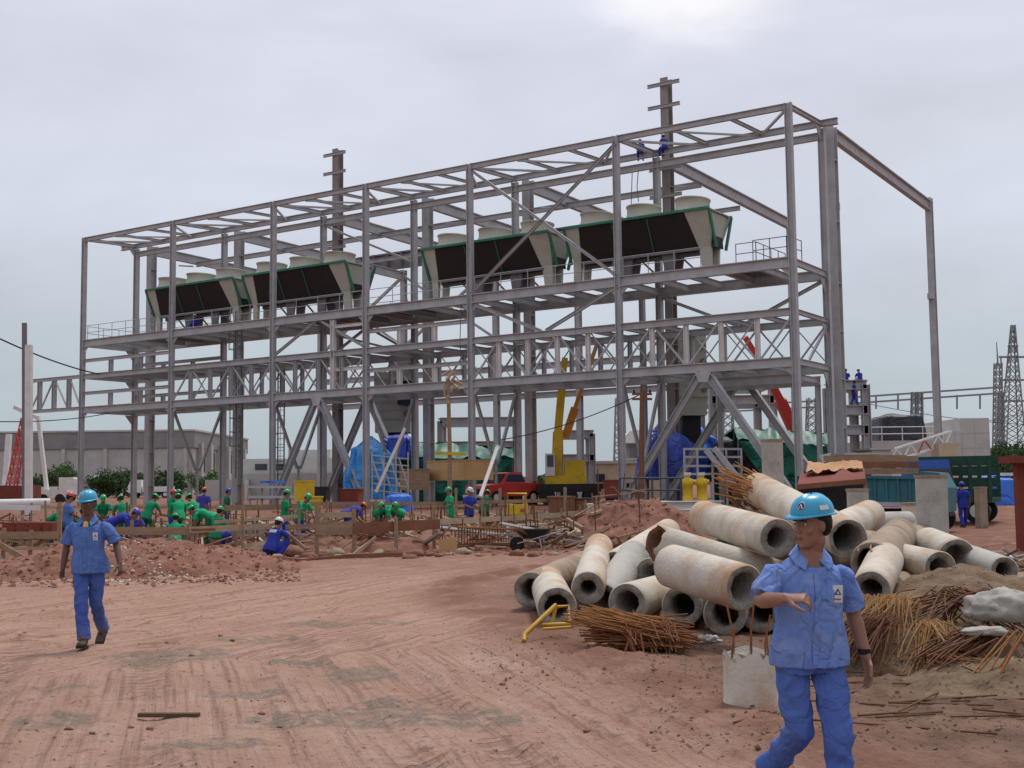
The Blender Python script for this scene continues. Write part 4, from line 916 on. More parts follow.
    g.ell(hp_(0, .083, -.056), (.023, .013, .006), 10, 6, HM); g.ell(hp_(0, .082, -.066), (.021, .013, .007), 10, 6, HM); g.ell(hp_(0, .074, -.1), (.02, .014, .014), 8, 6, HM)
    me = remesh(g, voxel, 'body', M[skin], 4 if voxel < .008 else 2)
    body = bpy.data.objects.new('body', me); COL.objects.link(body); body.parent = t; ORG[body.name] = Vector()
    if hero:
        for sx in (-1, 1):
            e = G().ell(hp_(sx * .031, .078, .010), (.0135, .010, .0068), 12, 8, HM).build('eye', M['eye'], body)
            G().ell(hp_(sx * .031 + J.get('gaze', 0), .0845, .010), (.0062, .0045, .0062), 10, 8, HM).build('iris', M['iris'], body)
            G().tube([hp_(sx * .014, .090, .026), hp_(sx * .032, .090, .031), hp_(sx * .05, .077, .025)], [.004, .0055, .003], 6).build('eyebrow', M['hair'], body)
        G().ell(hp_(0, .0865, -.0565), (.021, .010, .0045), 12, 6, HM).build('lips', M['lips'], body); G().ell(hp_(0, .086, -.066), (.018, .010, .005), 12, 6, HM).build('lips', M['lips'], body)
    g = G(); rings = []
    for z, w, yc, d in ((.10, .03, -.02, .04), (.085, .068, -.02, .08), (.05, .082, -.018, .095), (.02, .083, -.035, .078), (-.015, .079, -.048, .058), (-.045, .062, -.055, .04), (-.06, .04, -.06, .025)):
        rings.append([hp_(w * math.cos(a), yc + d * math.sin(a), z) for a in [2 * math.pi * k / 18 for k in range(18)]])
    g.loft(rings); g.build('hair', M['hair'], body)
    # ---- hard hat
    prof = []; n = 30; g = G(); rings = []
    for j in range(10):
        a = j / 9 * math.pi / 2 * .985; rings.append([hp_(.100 * math.cos(a) ** .75 * math.cos(q) , -.01 + .121 * math.cos(a) ** .75 * math.sin(q), .058 + .098 * math.sin(a) + (.007 if abs(math.cos(q)) < .22 and j > 1 else 0)) for q in [2 * math.pi * k / n for k in range(n)]])
    rings = [[p - up * .004 for p in rings[0]]] + rings; g.loft(rings); hatm = g.build('hard_hat', M[hat], t)
    g = G(); inner, outer, low = [], [], []
    for k in range(n):
        q = 2 * math.pi * k / n; vis = max(0, math.sin(q)) ** 2; ex = .014 + .030 * vis
        inner.append(hp_(.097 * math.cos(q), -.01 + .118 * math.sin(q), .062)); outer.append(hp_((.100 + ex * .75) * math.cos(q), -.01 + (.121 + ex) * math.sin(q), .054 - .012 * vis)); low.append(hp_((.098 + ex * .75) * math.cos(q), -.01 + (.119 + ex) * math.sin(q), .049 - .012 * vis))
    g.loft([inner, outer, low, [p - up * .012 for p in inner]], cap=False, closed=True); g.build('brim', M[hat], hatm)
    # ---- clothes
    sm, tm = C
    g = G(); torso(g, .013, J.get('vneck', .05) if hero else .02, J.get('hem', .1), .064, 1.17)
    for s in 'LR':
        a, b = v['sh' + s], v['el' + s]; d = (b - a).normalized(); inn = ((v['shL'] + v['shR']) / 2 - a) * .25
        g.tube(*smoothpath([a + inn * 1.3 - Vector((0, 0, .02)), a + inn * .25 - Vector((0, 0, .022)), a.lerp(b, .2), a.lerp(b, .5), a.lerp(b, J.get('sleeve', .86))], [.034, .050, .062, .067, .075]), 16)
    me = remesh(g, voxel, 'shirt', M[sm], 3, wr, 7., 3.1, (1, 1, .55)); sh = bpy.data.objects.new('shirt', me); COL.objects.link(sh); sh.parent = t; ORG[sh.name] = Vector()
    g = G(); rings = []
    pw = [(v['pelvis'] + (v['chest'] - v['pelvis']).normalized() * .06, .138, .100), (v['pelvis'], .150, .110), ((v['hipL'] + v['hipR']) / 2 + (v['hipL'] + v['hipR'] - v['pelvis'] * 2).normalized() * .03, .160, .116)]
    for c, w, d in pw:
        dirn = (v['chest'] - v['pelvis']).normalized(); fw = dirn.cross(hl).normalized(); rings.append([c + hl * math.cos(q) * w + fw * math.sin(q) * d for q in [2 * math.pi * k / 20 for k in range(20)]])
    g.loft(rings[::-1])
    for s in 'LR':
        a, k, n_ = v['hip' + s], v['kn' + s], v['an' + s]; bag = J.get('bag', 1.)
        p, r = smoothpath([a + (a - k).normalized() * .03, a.lerp(k, .3), k, k.lerp(n_, .5), n_ + (k - n_).normalized() * -.01], [.082, .090 * bag, .073 * bag, .073 * bag, .074 * bag]); g.tube(p, r, 16)
    me = remesh(g, voxel, 'trousers', M[tm], 3, wr * 1.1, 6., 7.7, (1, 1, 1.0)); tr = bpy.data.objects.new('trousers', me); COL.objects.link(tr); tr.parent = t; ORG[tr.name] = Vector()
    for s in 'LR':
        an, td = v['an' + s], v['toe' + s].normalized(); ud = v.get('fup' + s, Vector((0, 0, 1))); ud = (ud - td * ud.dot(td)).normalized(); sd = td.cross(ud)
        g = G(); rings = []
        for q, w, h0, h1 in ((-.075, .03, -.075, .02), (-.055, .038, -.085, .04), (.0, .040, -.085, .045), (.05, .042, -.085, .0), (.11, .047, -.085, -.02), (.16, .043, -.085, -.035), (.19, .028, -.08, -.05)):
            c = an + td * q; rings.append([c + sd * math.cos(a) * w + ud * ((h0 + h1) / 2 + (h1 - h0) / 2 * math.sin(a)) for a in [2 * math.pi * k / 14 for k in range(14)]])
        g.loft(rings); bo = g.build('boot', M['boot'], t)
        if hero:
            g = G(); g.prism([an + td * q + sd * w - ud * .072 for q, w in ((-.08, .02), (-.06, .042), (.0, .04), (.06, .044), (.12, .05), (.17, .045), (.195, .02))] + [an + td * q - sd * w - ud * .072 for q, w in ((.195, .02), (.17, .045), (.12, .05), (.06, .044), (.0, .04), (-.06, .042), (-.08, .02))], ud * -.03); g.build('sole', M['sole'], bo)
    if hero:
        # collar, front placket, chest pocket with a printed badge, hat emblem
        ax = lat; upn = (v['neck'] - v['chest']).normalized(); fw = upn.cross(ax).normalized(); fw = -fw if fw.dot(f) < -.9 else fw
        if fw.y > 0 and J.get('facing', -1) < 0: fw = -fw
        nb = v['neck'] - upn * .022
        for sx in (-1, 1):
            pts_in, pts_out = [], []
            for q in (95, 60, 25, -5, -35, -62):
                a = R(q); r0, r1 = .066, .108; dirv = ax * sx * math.cos(a) - fw * math.sin(a)
                dz = .045 * (1 + math.sin(a)) * .7; dn = .055 * max(0, -math.sin(a))
                pts_in.append(nb + dirv * r0 + upn * (dz - dn * .9)); pts_out.append(nb + dirv * (r1 + .022 * max(0, -math.sin(a))) + upn * (-.012 - dn * 1.5))
            g = G(); th_ = upn * .006
            for k in range(5): g.prism([pts_in[k], pts_in[k + 1], pts_out[k + 1], pts_out[k]], th_)
            g.build('collar', M[sm], sh)
        # rays from the front find the shirt surface
        dgm = sh.data
        def onshirt(x, zc, lift=.002):
            o_ = v['chest'] + ax * x + upn * zc + fw * .5; ok, lo, no, _ = sh.ray_cast(o_, -fw)
            return (lo + fw * lift, no) if ok else (o_ - fw * .37, fw)
        g = G(); zz = [.10 - .028 * k for k in range(17)]
        for k in range(len(zz) - 1):
            a0, a1 = onshirt(-.016, zz[k])[0], onshirt(.016, zz[k])[0]; b0, b1 = onshirt(-.016, zz[k + 1])[0], onshirt(.016, zz[k + 1])[0]; g.prism([a0, a1, b1, b0], fw * .003)
        g.build('placket', M[sm], sh)
        bx = J.get('badge', .105)
        c = [onshirt(bx + dx, .02 + dz, .004)[0] for dx, dz in ((-.05, .06), (.05, .06), (.05, -.055), (-.05, -.055))]
        g = G().prism(c, fw * .003); po = g.build('pocket', M[sm], sh)
        o0 = onshirt(bx + .005, .005, .0085)[0]; P_ = lambda x, z: o0 + ax * x + upn * z
        G().prism([P_(-.026, .043), P_(.026, .043), P_(.026, -.043), P_(-.026, -.043)], fw * .003).build('badge', M['white_p'], sh)
        tri = lambda cz, s_: [P_(-.9 * s_, cz - .6 * s_) + fw * .0035, P_(0, cz + .95 * s_) + fw * .0035, P_(.9 * s_, cz - .6 * s_) + fw * .0035]
        G().prism(tri(.008, .02), fw * .002).build('badge_emblem', M['navy_p'], sh); G().prism([p + fw * .003 for p in tri(.006, .009)], fw * .002).build('badge_emblem', M['white_p'], sh)
        G().prism([P_(-.018, -.024) + fw * .0035, P_(.018, -.024) + fw * .0035, P_(.018, -.03) + fw * .0035, P_(-.018, -.03) + fw * .0035], fw * .002).build('badge_line', M['red_p'], sh)
        # emblem on the hat: white disc, navy triangle ring; white name strip at the side
        def onhat(q, z, lift):
            a = math.asin(min(1, (z - .058) / .098)); k = math.cos(a) ** .75; return hp_((.100 * k + lift) * math.cos(q), -.01 + (.121 * k + lift) * math.sin(q), z)
        def disc(q0, z0, pts, l0, l1): return [onhat(q0 + dx / .12, z0 + dz, l0) for dx, dz in pts], [onhat(q0 + dx / .12, z0 + dz, l1) for dx, dz in pts]
        def sticker(nm, q0, z0, pts, l0, mt_):
            a, b = disc(q0, z0, pts, l0, l0 + .0025); n2 = len(a); g = G(); g.add(a + b, [tuple(range(n2))[::-1], tuple(range(n2, 2 * n2))] + [(i, (i + 1) % n2, n2 + (i + 1) % n2, n2 + i) for i in range(n2)]); g.build(nm, M[mt_], hatm)
        circ = [(.024 * math.cos(2 * math.pi * k / 16), .022 * math.sin(2 * math.pi * k / 16)) for k in range(16)]
        q1 = R(J.get('emb', 90)); sticker('emblem', q1, .103, circ, .0015, 'white_p'); sticker('emblem_ring', q1, .103, [(x * .82, z * .82) for x, z in circ], .005, 'navy_p')
        sticker('emblem_mark', q1, .101, [(-.014, -.009), (0, .016), (.014, -.009)], .0085, 'white_p'); sticker('emblem_mark', q1, .100, [(-.006, -.005), (0, .007), (.006, -.005)], .012, 'navy_p')
        q2 = R(J.get('strip', 20)); sticker('name_strip', q2, .09, [(-.028, -.01), (.028, -.01), (.028, .012), (-.028, .012)], .002, 'white_p')
    if marks:
        for nm, mt_, kind in marks:
            upn = (v['neck'] - v['chest']).normalized(); fw = upn.cross(lat).normalized(); s_ = -1
            bk = fw if fw.dot(f) < 0 else -fw
            g = G()
            def bp_(dx, dz):
                o_ = v['chest'] + upn * (.08 + dz) + lat * dx + bk * .5; ok, lo, no, _ = sh.ray_cast(o_, -bk); return (lo if ok else o_ - bk * .36) + bk * .012
            for k in range(8):
                x0 = -.115 + .23 * k / 8; x1 = x0 + .23 / 8
                for z0, z1 in ((-.04, -.004), (.004, .04)): g.prism([bp_(x0, z1), bp_(x1, z1), bp_(x1, z0), bp_(x0, z0)], bk * .004)
            g.build(nm, M[mt_], sh)
    t.location = loc; t.rotation_euler = (0, 0, rz); return t

# the man walking past on the right, cut by the lower edge of the photo
HERO = dict(pelvis=(.015, 0, .885), belly=(0, -.012, 0), chest=(.02, -.01, 1.16), neck=(.035, .0, 1.385), head=(.04, -.028, 1.51), face=(-.86, -.48, -.06), hup=(.04, 0, 1),
    shL=(-.145, -.02, 1.285), shR=(.19, .02, 1.275), elL=(-.25, -.11, 1.135), wrL=(-.165, -.31, 1.165), elR=(.262, .075, 1.06), wrR=(.305, .01, .835),
    hdL=(.85, -.45, .05), pnL=(.3, .35, -.9), thL=(0, -.6, .8), curlL=.7, hdR=(.12, -.12, -1), pnR=(-1, -.2, -.1), thR=(0, -1, 0), curlR=.3,
    hipL=(-.085, .0, .80), hipR=(.10, -.01, .80), knL=(-.055, -.02, .47), anL=(-.15, .27, .235), toeL=(-.15, -.45, -.85), fupL=(0, -.8, .5), knR=(.125, -.10, .45), anR=(.125, -.08, .09), toeR=(-.1, -1, 0),
    hem=-.02, vneck=.06, bag=.95, badge=.10, emb=112, strip=176, gaze=-.002, sleeve=.9)
H0 = at(808, 700, 6.3); H0.z = gz(H0.x, H0.y)
person('person', H0, HERO, ('shirt_hero', 'trous_hero'), 'man in sky blue hard hat and faded blue clothes striding past the concrete piles', .004, True, wr=.014)
wpos = Vector((H0.x + .302, H0.y + .014, H0.z + .862))
tw = [o for o in COL.objects if o.name == 'body'][0]; ORG['body'] = Vector((H0.x, H0.y, H0.z))
G().cyl(wpos - Vector((.004, -.004, .014)), wpos + Vector((-.004, .004, .014)), .034, .036, 16).build('wrist_watch', M['watch'], tw); ORG['body'] = Vector()
# the man walking towards us on the left
WALK = dict(pelvis=(.03, 0, .90), belly=(0, -.012, 0), chest=(.01, 0, 1.20), neck=(0, .0, 1.425), head=(0, -.02, 1.56), face=(-.05, -1, -.12),
    shL=(-.185, .01, 1.335), shR=(.18, .0, 1.335), elL=(-.245, .03, 1.09), wrL=(-.26, -.04, .85), elR=(.30, .05, 1.11), wrR=(.385, -.08, .90),
    hdL=(.0, -.1, -1), pnL=(.9, -.3, 0), thL=(0, -1, 0), curlL=.6, hdR=(.25, -.3, -.9), pnR=(-.8, .3, -.2), thR=(-.2, -1, 0), curlR=.6,
    hipL=(-.06, -.02, .82), hipR=(.10, .02, .82), knL=(-.02, -.12, .47), anL=(.03, -.16, .10), toeL=(.12, -.98, .12), fupL=(0, 0, 1), knR=(.08, .06, .46), anR=(.05, .38, .16), toeR=(.05, -.85, -.5), fupR=(0, .5, .8),
    hem=.0, vneck=.08, badge=.11, emb=70, strip=40, bag=.93, sleeve=.88)
W0 = gp(86, 649); W0.z = gz(W0.x, W0.y)
person('person', W0, WALK, ('shirt_b', 'trous_b'), 'man in a sky blue hard hat walking towards the viewer across the empty red road', .0065, True, wr=.014, rz=math.atan2(-W0.x, W0.y) * -.0, skin='skin_d')
vv_ = Vector((W0.x, W0.y, W0.z)); ORG['shirt.001'] = vv_
G().ell(vv_ + Vector((.003, -.085, 1.325)), (.032, .02, .05), 10, 8).build('undershirt', M['yellow_c'], bpy.data.objects['shirt.001']); ORG['shirt.001'] = Vector()

# ---- workers on the site
SQUAT = dict(pelvis=(0, .12, .33), chest=(0, -.02, .60), neck=(.0, -.10, .79), head=(.0, -.17, .90), face=(0, -1, -.35), shL=(-.19, -.06, .72), shR=(.19, -.06, .72),
    elL=(-.26, -.25, .55), wrL=(-.12, -.42, .42), elR=(.26, -.25, .55), wrR=(.12, -.42, .42), hipL=(-.10, .10, .28), hipR=(.10, .10, .28), knL=(-.2, -.30, .46), knR=(.2, -.30, .46), anL=(-.16, .05, .10), anR=(.16, .05, .10), toeL=(-.2, -1, 0), toeR=(.2, -1, 0), hem=.03)
STAND = dict(pelvis=(0, 0, .90), chest=(0, -.01, 1.2), neck=(0, -.02, 1.42), head=(0, -.06, 1.55), face=(0, -1, -.3), shL=(-.19, 0, 1.35), shR=(.19, 0, 1.35), elL=(-.25, -.06, 1.10), wrL=(-.15, -.27, 1.0), elR=(.25, -.06, 1.10), wrR=(.15, -.27, 1.02),
    hipL=(-.09, 0, .82), hipR=(.09, 0, .82), knL=(-.11, -.03, .46), knR=(.11, .0, .46), anL=(-.12, .02, .09), anR=(.12, .05, .09), toeL=(-.15, -1, 0), toeR=(.15, -1, 0), hem=.08)
RELAX = dict(STAND); RELAX.update(elL=(-.25, .04, 1.08), wrL=(-.26, -.02, .84), elR=(.25, .04, 1.08), wrR=(.26, -.02, .84), face=(0, -1, -.05), anL=(-.12, -.18, .09), anR=(.12, .2, .1))
BEND = dict(pelvis=(0, .10, .88), chest=(0, -.17, 1.0), neck=(0, -.38, 1.04), head=(0, -.50, 1.08), face=(0, -.75, -.65), hup=(0, -.6, .7), shL=(-.19, -.30, 1.0), shR=(.19, -.30, 1.0), elL=(-.2, -.36, .74), wrL=(-.1, -.5, .55), elR=(.2, -.36, .74), wrR=(.1, -.5, .55),
    hipL=(-.09, .1, .82), hipR=(.09, .1, .82), knL=(-.13, -.02, .46), knR=(.13, -.02, .46), anL=(-.14, .05, .09), anR=(.14, .05, .09), toeL=(-.15, -1, 0), toeR=(.15, -1, 0), hem=.04)
STOOP = dict(STAND); STOOP.update(chest=(0, -.13, 1.15), neck=(0, -.25, 1.33), head=(0, -.34, 1.43), face=(0, -.85, -.6), hup=(0, -.4, .9), shL=(-.19, -.19, 1.27), shR=(.19, -.19, 1.27), elL=(-.24, -.32, 1.03), wrL=(-.12, -.50, .9), elR=(.24, -.32, 1.03), wrR=(.12, -.50, .88), knL=(-.12, -.10, .47), knR=(.12, -.06, .46))
SIT = dict(pelvis=(0, .05, .45), chest=(0, -.01, .74), neck=(0, -.08, .95), head=(0, -.13, 1.08), face=(0, -1, -.3), shL=(-.19, -.03, .89), shR=(.19, -.03, .89), elL=(-.24, -.15, .65), wrL=(-.1, -.36, .6), elR=(.24, -.15, .65), wrR=(.1, -.36, .6),
    hipL=(-.09, .0, .40), hipR=(.09, .0, .40), knL=(-.13, -.40, .44), knR=(.13, -.40, .44), anL=(-.13, -.38, .09), anR=(.13, -.38, .09), toeL=(-.1, -1, 0), toeR=(.1, -1, 0), hem=.03)
def setp(t, px, py, D, rz, h, z=None):
    """stand a person so that the hat top (h above the feet) shows at a pixel"""
    p = at(px, py, D); t.location = (p.x, p.y, p.z - h if z is None else z); t.rotation_euler = (0, 0, rz); return t
p0 = gp(274, 558)
t = person('person', (0, 0, 0), SQUAT, ('blue_d', 'blue_d'), 'man in royal blue overalls crouching with his back turned in front of the timber boards', .009, False, hat='hat_white', wr=.005, marks=[('back_print', 'white_p', 0)])
t.location = (p0.x, p0.y, gz(p0.x, p0.y)); t.rotation_euler = (0, 0, R(150))
for ch in list(t.children): pass
CREW = [ # pose, px, py of hat top, depth, turn, hat height, shirt, trousers, hat, label
 (STAND, 68, 485, 34, 130, 1.69, 'shirt_b', 'blue_d', 'hat_red', 'worker with a red helmet and blue shirt standing behind the left walking man'),
 (BEND, 56, 499, 37, 60, 1.2, 'green_c', 'green_t', 'hat_green', 'worker in green stooping left of the red helmet'),
 (SIT, 83, 506, 37, 200, 1.22, 'green_b', 'green_t', 'hat_green', 'worker in bright green half hidden by the shoulder of the left walking man'),
 (STOOP, 103, 497, 40, 20, 1.5, 'green_c', 'green_t', 'hat_green', 'worker in green right behind the helmet of the left walking man'),
 (BEND, 116, 511, 33, 100, 1.2, 'blue_d', 'blue_d', 'hat_navy', 'worker in royal blue bending, deep blue helmet at the left walking man'),
 (STOOP, 125, 500, 39, 220, 1.5, 'green_c', 'green_t', 'hat_green', 'worker in green left of the orange helmet'),
 (SIT, 134, 496, 35, 40, 1.22, 'violet', 'blue_d', 'hat_orange', 'worker with an orange helmet sitting in faded blue clothes'),
 (STOOP, 147, 497, 40, 150, 1.5, 'green_c', 'green_t', 'hat_green', 'worker in dark green right of the orange helmet'),
 (STAND, 172, 487, 43, 80, 1.69, 'green_c', 'blue_d', 'hat_red', 'worker in green shirt and blue trousers, left of a standing pair'),
 (STAND, 180, 485, 43, 260, 1.69, 'green_b', 'green_t', 'hat_green', 'worker in green with a bright green helmet, right of a standing pair'),
 (STOOP, 179, 497, 39, 200, 1.5, 'green_b', 'green_t', 'hat_green', 'worker in green in front of the standing pair'),
 (SQUAT, 175, 513, 35, 190, 1.04, 'green_b', 'green_t', 'hat_green', 'worker squatting in bright green with a rounded back above the plank'),
 (STOOP, 197, 494, 40, 240, 1.5, 'green_b', 'green_t', 'hat_green', 'worker in green with lowered head left of the bending pair'),
 (RELAX, 204, 489, 48, 180, 1.69, 'violet', 'blue_d', 'hat_red', 'worker in violet blue standing far behind the green crew'),
 (BEND, 208, 503, 38, -90, 1.2, 'green_b', 'green_t', 'hat_green', 'worker bending far over in green, rump to the right'),
 (SIT, 217, 508, 35, 150, 1.22, 'green_c', 'blue_d', 'hat_green', 'worker in green shirt and blue trousers sitting at the right end of the green crew'),
 (RELAX, 227, 489, 46, 100, 1.69, 'green_t', 'blue_d', 'hat_navy', 'worker in dark clothes standing alone at the thick left column'),
 (STAND, 285, 489, 38, 110, 1.69, 'green_c', 'blue_d', 'hat_green', 'worker in green shirt and blue trousers, left of the pair behind the crouching man'),
 (STOOP, 299, 493, 37, 60, 1.5, 'green_b', 'blue_d', 'hat_green', 'worker in green shirt and blue trousers, right of the pair behind the crouching man'),
 (BEND, 349, 505, 40, 120, 1.2, 'violet', 'blue_d', 'hat_orange', 'worker with an orange helmet bending low behind the wide boards'),
 (BEND, 381, 496, 40, 70, 1.2, 'green_c', 'green_t', 'hat_green', 'worker in green bending to the right, left of two facing each other'),
 (BEND, 397, 498, 40, -70, 1.2, 'green_b', 'green_t', 'hat_green', 'worker in green bending to the left, right of two facing each other'),
 (STAND, 450, 492, 43, -60, 1.69, 'green_b', 'green_c', 'hat_green', 'worker in green standing below the tan plywood crate'),
 (STAND, 469, 491, 43, 40, 1.69, 'blue_d', 'blue_d', 'hat_white', 'worker in blue with a white helmet standing beside the thin brace'),
 (STOOP, 484, 497, 45, 160, 1.5, 'green_t', 'green_t', 'hat_green', 'worker of whom only a green helmet shows in front of the red pickup'),
 (RELAX, 962, 482, 45.5, 185, 1.69, 'blue_d', 'blue_d', 'hat_navy', 'man in royal blue walking away between the thick square post and the blue bundle'),
]
CACHE = {}
def worker(pose, shirt, trou, hat, label, name='person'):
    key = (id(pose), shirt, trou, hat)
    if key in CACHE: return copy_thing(CACHE[key], (0, 0, 0), 0, label)
    k2 = id(pose)
    if k2 in CACHE:      # same pose, other clothes: copy and change the cloth
        t = copy_thing(CACHE[k2], (0, 0, 0), 0, label)
        for ch in [o for o in COL.objects if o.parent == t]:
            if ch.name.startswith('shirt'): ch.data = ch.data.copy(); ch.data.materials[0] = M[shirt]
            if ch.name.startswith('trousers'): ch.data = ch.data.copy(); ch.data.materials[0] = M[trou]
            if ch.name.startswith('hard_hat'):
                ch.data = ch.data.copy(); ch.data.materials[0] = M[hat]
                for c2 in [o for o in COL.objects if o.parent == ch]: c2.data = c2.data.copy(); c2.data.materials[0] = M[hat]
    else:
        t = person(name, (0, 0, 0), pose, (shirt, trou), label, .014, False, hat=hat, wr=.004); CACHE[k2] = t
    CACHE[key] = t; return t
for (pose, px, py, D, turn, h, s_, t_, hat, lab) in CREW:
    w = worker(pose, s_, t_, hat, lab); w['group'] = 'workers on the building site'; w['category'] = 'person'
    setp(w, px, py, D, R(turn), h)
    w['_h'] = 1; del w['_h']
    gzv = gz(w.location.x, w.location.y)
    w.location.z = gzv if abs(w.location.z - gzv) < .35 else w.location.z
# on the steel
for (px, py, D, v_, u_, z_, turn, pose, s_, lab) in [
    (0, 0, 0, V1 - .3, 10.8, ZR + .07, 170, SIT, 'blue_d', 'worker in blue sitting on the roof beam left of a front column'),
    (0, 0, 0, V1 - .3, 9.2, ZR + .07, 200, SIT, 'blue_d', 'worker in blue sitting on the roof beam right of a front column'),
    (0, 0, 0, .6, 44.3, ZD, 160, SQUAT, 'blue_d', 'worker in blue squatting on the deck under the farthest cooler')]:
    w = worker(pose, s_, 'blue_d', 'hat_white', lab); w['group'] = 'workers up on the steel'; w.location = S(u_, v_, z_ - (.42 if pose is SIT else 0)); w.rotation_euler = (0, 0, R(turn))
# ------------------------------------------------------------------ timber, formwork and clutter behind the road
M['wood'] = mat('weathered_timber', (.34, .235, .15), (.235, .155, .095), .9, 2.5, .5, 20, stretch=(1, 1, 4), stain=(.2, .13, .09), sscale=2, samt=.5)
M['wood_p'] = mat('pale_timber', (.46, .35, .235), (.34, .245, .155), .9, 2.5, .4, 20, stretch=(1, 1, 4))
M['wood_r'] = mat('red_brown_timber', (.24, .11, .06), (.17, .075, .045), .9, 3, .4, 20)
M['wood_g'] = mat('grey_timber', (.34, .32, .29), (.24, .225, .2), .9, 3, .4, 20)
M['ply'] = mat('tan_plywood', (.52, .33, .15), (.43, .26, .11), .8, 1.2, .1)
M['rustred'] = mat('rust_red_formwork', (.22, .05, .03), (.15, .038, .026), .8, 3)
M['whitepaint'] = mat('white_painted_steel', (.72, .72, .7), (.6, .6, .58), .5, 2, stain=(.42, .38, .33), sscale=1.2, samt=.35)
M['yel'] = mat('yellow_machine_paint', (.68, .47, .02), (.55, .36, .02), .5, 2, stain=(.3, .2, .06), sscale=2, samt=.4)
M['dark'] = mat('dark_machinery', (.03, .03, .032), (.018, .018, .02), .7, 4)
M['glass'] = mat('dark_glass', (.03, .035, .04), None, .08, 3, spec=.6)
def board(a, b, w, h, mt, nm='board', parent=None): return G().bar(a, b, w, h).build(nm, M[mt], parent)
def grd(px, D, y=500): p = at(px, y, D); return Vector((p.x, p.y, gz(p.x, p.y)))
def barricade(label, posts, rails, group='timber barricades along the pit'):
    """posts: (px, py top, depth, width); rails: (px0, py0, D0, px1, py1, D1, height, material)"""
    q = grd(posts[0][0], posts[0][2]); t = thing('timber_barricade', q, label, 'barricade', group)
    for px, py, D, w in posts:
        p = at(px, py, D); b = Vector((p.x, p.y, gz(p.x, p.y) - .1)); G().bar(b, p, w, w * .8, (0, 1, 0)).build('stake', M['wood'], t)
    for x0, y0, d0, x1, y1, d1, h, mt in rails:
        a, b = at(x0, y0, d0), at(x1, y1, d1); off = Vector((0, -.06, 0)); G().bar(a + off, b + off, .035, h).build('board', M[mt], t)
    return t
barricade('rough timber barricade at the left edge, with slanting struts and a tall stake', [(60, 502, 28.2, .09), (31, 530, 28.2, .08), (4, 528, 28.2, .08)],
    [(-30, 536, 28, 59, 535, 28.1, .17, 'wood'), (-30, 549, 28, 58, 548, 28.2, .07, 'wood_p'), (0, 544, 27.8, 34, 564, 27.6, .13, 'wood'), (58, 549, 28, 47, 571, 27.5, .08, 'wood'), (1, 557, 27.7, 12, 572, 27.5, .07, 'wood_g'), (-20, 529, 29, 40, 528, 29, .06, 'rustred')])
barricade('long plank barricade between the left walking man and the crouching man', [(132, 520, 30, .07), (190, 519, 30.3, .07), (243, 484, 30.6, .06), (236, 522, 31, .07)],
    [(98, 531, 29.6, 196, 531, 30.2, .19, 'wood'), (190, 530, 30.1, 270, 526, 31.2, .15, 'wood_p'), (192, 530, 29.9, 216, 529.5, 30.1, .07, 'wood_r'), (225, 508, 38, 300, 506, 39, .16, 'wood'), (215, 522, 32, 300, 516, 34, .08, 'wood_p')])
barricade('plank barricade with wide boards right of the crouching man', [(317, 502, 31, .10), (354, 509, 31, .10), (396, 517, 31.4, .09), (434, 520, 32.5, .09), (299, 508, 33, .06), (327, 500, 37, .07), (376, 500, 40, .07)],
    [(286, 527, 30.8, 316, 526, 31, .12, 'wood'), (316, 528.5, 31, 353, 528, 31, .33, 'wood'), (353, 528.5, 31, 440, 524, 32.2, .26, 'wood_r'), (318, 515, 31.2, 355, 514.5, 31.2, .13, 'wood_p'), (354, 554, 30.6, 376, 537, 31.3, .07, 'wood_p'), (286, 532, 31, 306, 549, 30.4, .09, 'wood')])
barricade('plank barricade running towards the red mound', [(434, 506, 34, .09), (456, 488, 38, .08), (482, 500, 38, .07), (500, 488, 41, .1), (525, 494, 42, .07), (565, 487, 44.5, .12), (603, 489, 47, .10), (580, 505, 45, .07)],
    [(436, 522, 33, 500, 518.5, 40, .16, 'wood_p'), (498, 519, 40, 566, 514.5, 44.2, .16, 'wood_p'), (564, 514.5, 44.3, 601, 511.5, 46.6, .2, 'wood_p'), (300, 504, 39, 440, 503.5, 43, .13, 'wood'), (440, 503.5, 43, 560, 500, 47, .13, 'wood'), (560, 504, 46, 645, 500, 50, .1, 'wood'), (565, 519, 44, 555, 532, 43.5, .09, 'wood'), (602, 490, 46.8, 597, 512, 46.3, .08, 'wood_r')])
# long sagging board and the wheelbarrow
c0 = at(300, 560, 29.3); g = G(); pts = [at(205, 553, 29.4), at(240, 560, 28.8), at(268, 563, 28.4), at(300, 562.5, 28.6), at(350, 558, 29.5), at(402, 556, 30)]
for p in pts: p.z = max(p.z, gz(p.x, p.y) + .05)
for i in range(5): g.bar(pts[i], pts[i + 1], .12, .10)
tag(g.build('long_board', M['wood_r']), 'long sagging brown board on the ground at the feet of the crouching man', 'board')
# rebar cage
q = grd(490, 33.5); t = thing('rebar_cage', q, 'rusty rebar cage lying behind the wheelbarrow, with many upright bars', 'rebar cage')
a, b = at(457, 551, 32.6), at(524, 548, 33.6); a.z = gz(a.x, a.y) + .1; b.z = gz(b.x, b.y) + .1
for dz in (0, .5):
    for dy in (0, .5): G().tube([a + Vector((0, dy, dz)), b + Vector((0, dy, dz * .8))], .022, 5).build('long_bar', M['rust'], t)
for k in range(24):
    c = a.lerp(b, (k + .5) / 24); G().tube([c, c + Vector((0, 0, .5)), c + Vector((0, .5, .5)), c + Vector((0, .5, 0)), c], .010, 4).build('stirrup', M['rust'], t)
o = G().prism([at(438, 540, 32.2), at(457, 537, 32.4), at(457, 551, 32.4), at(440, 554, 32.2)], (0, .05, 0)).build('plywood_offcut', M['ply']); tag(o, 'small plywood panel leaning at the left end of the rebar cage', 'panel')
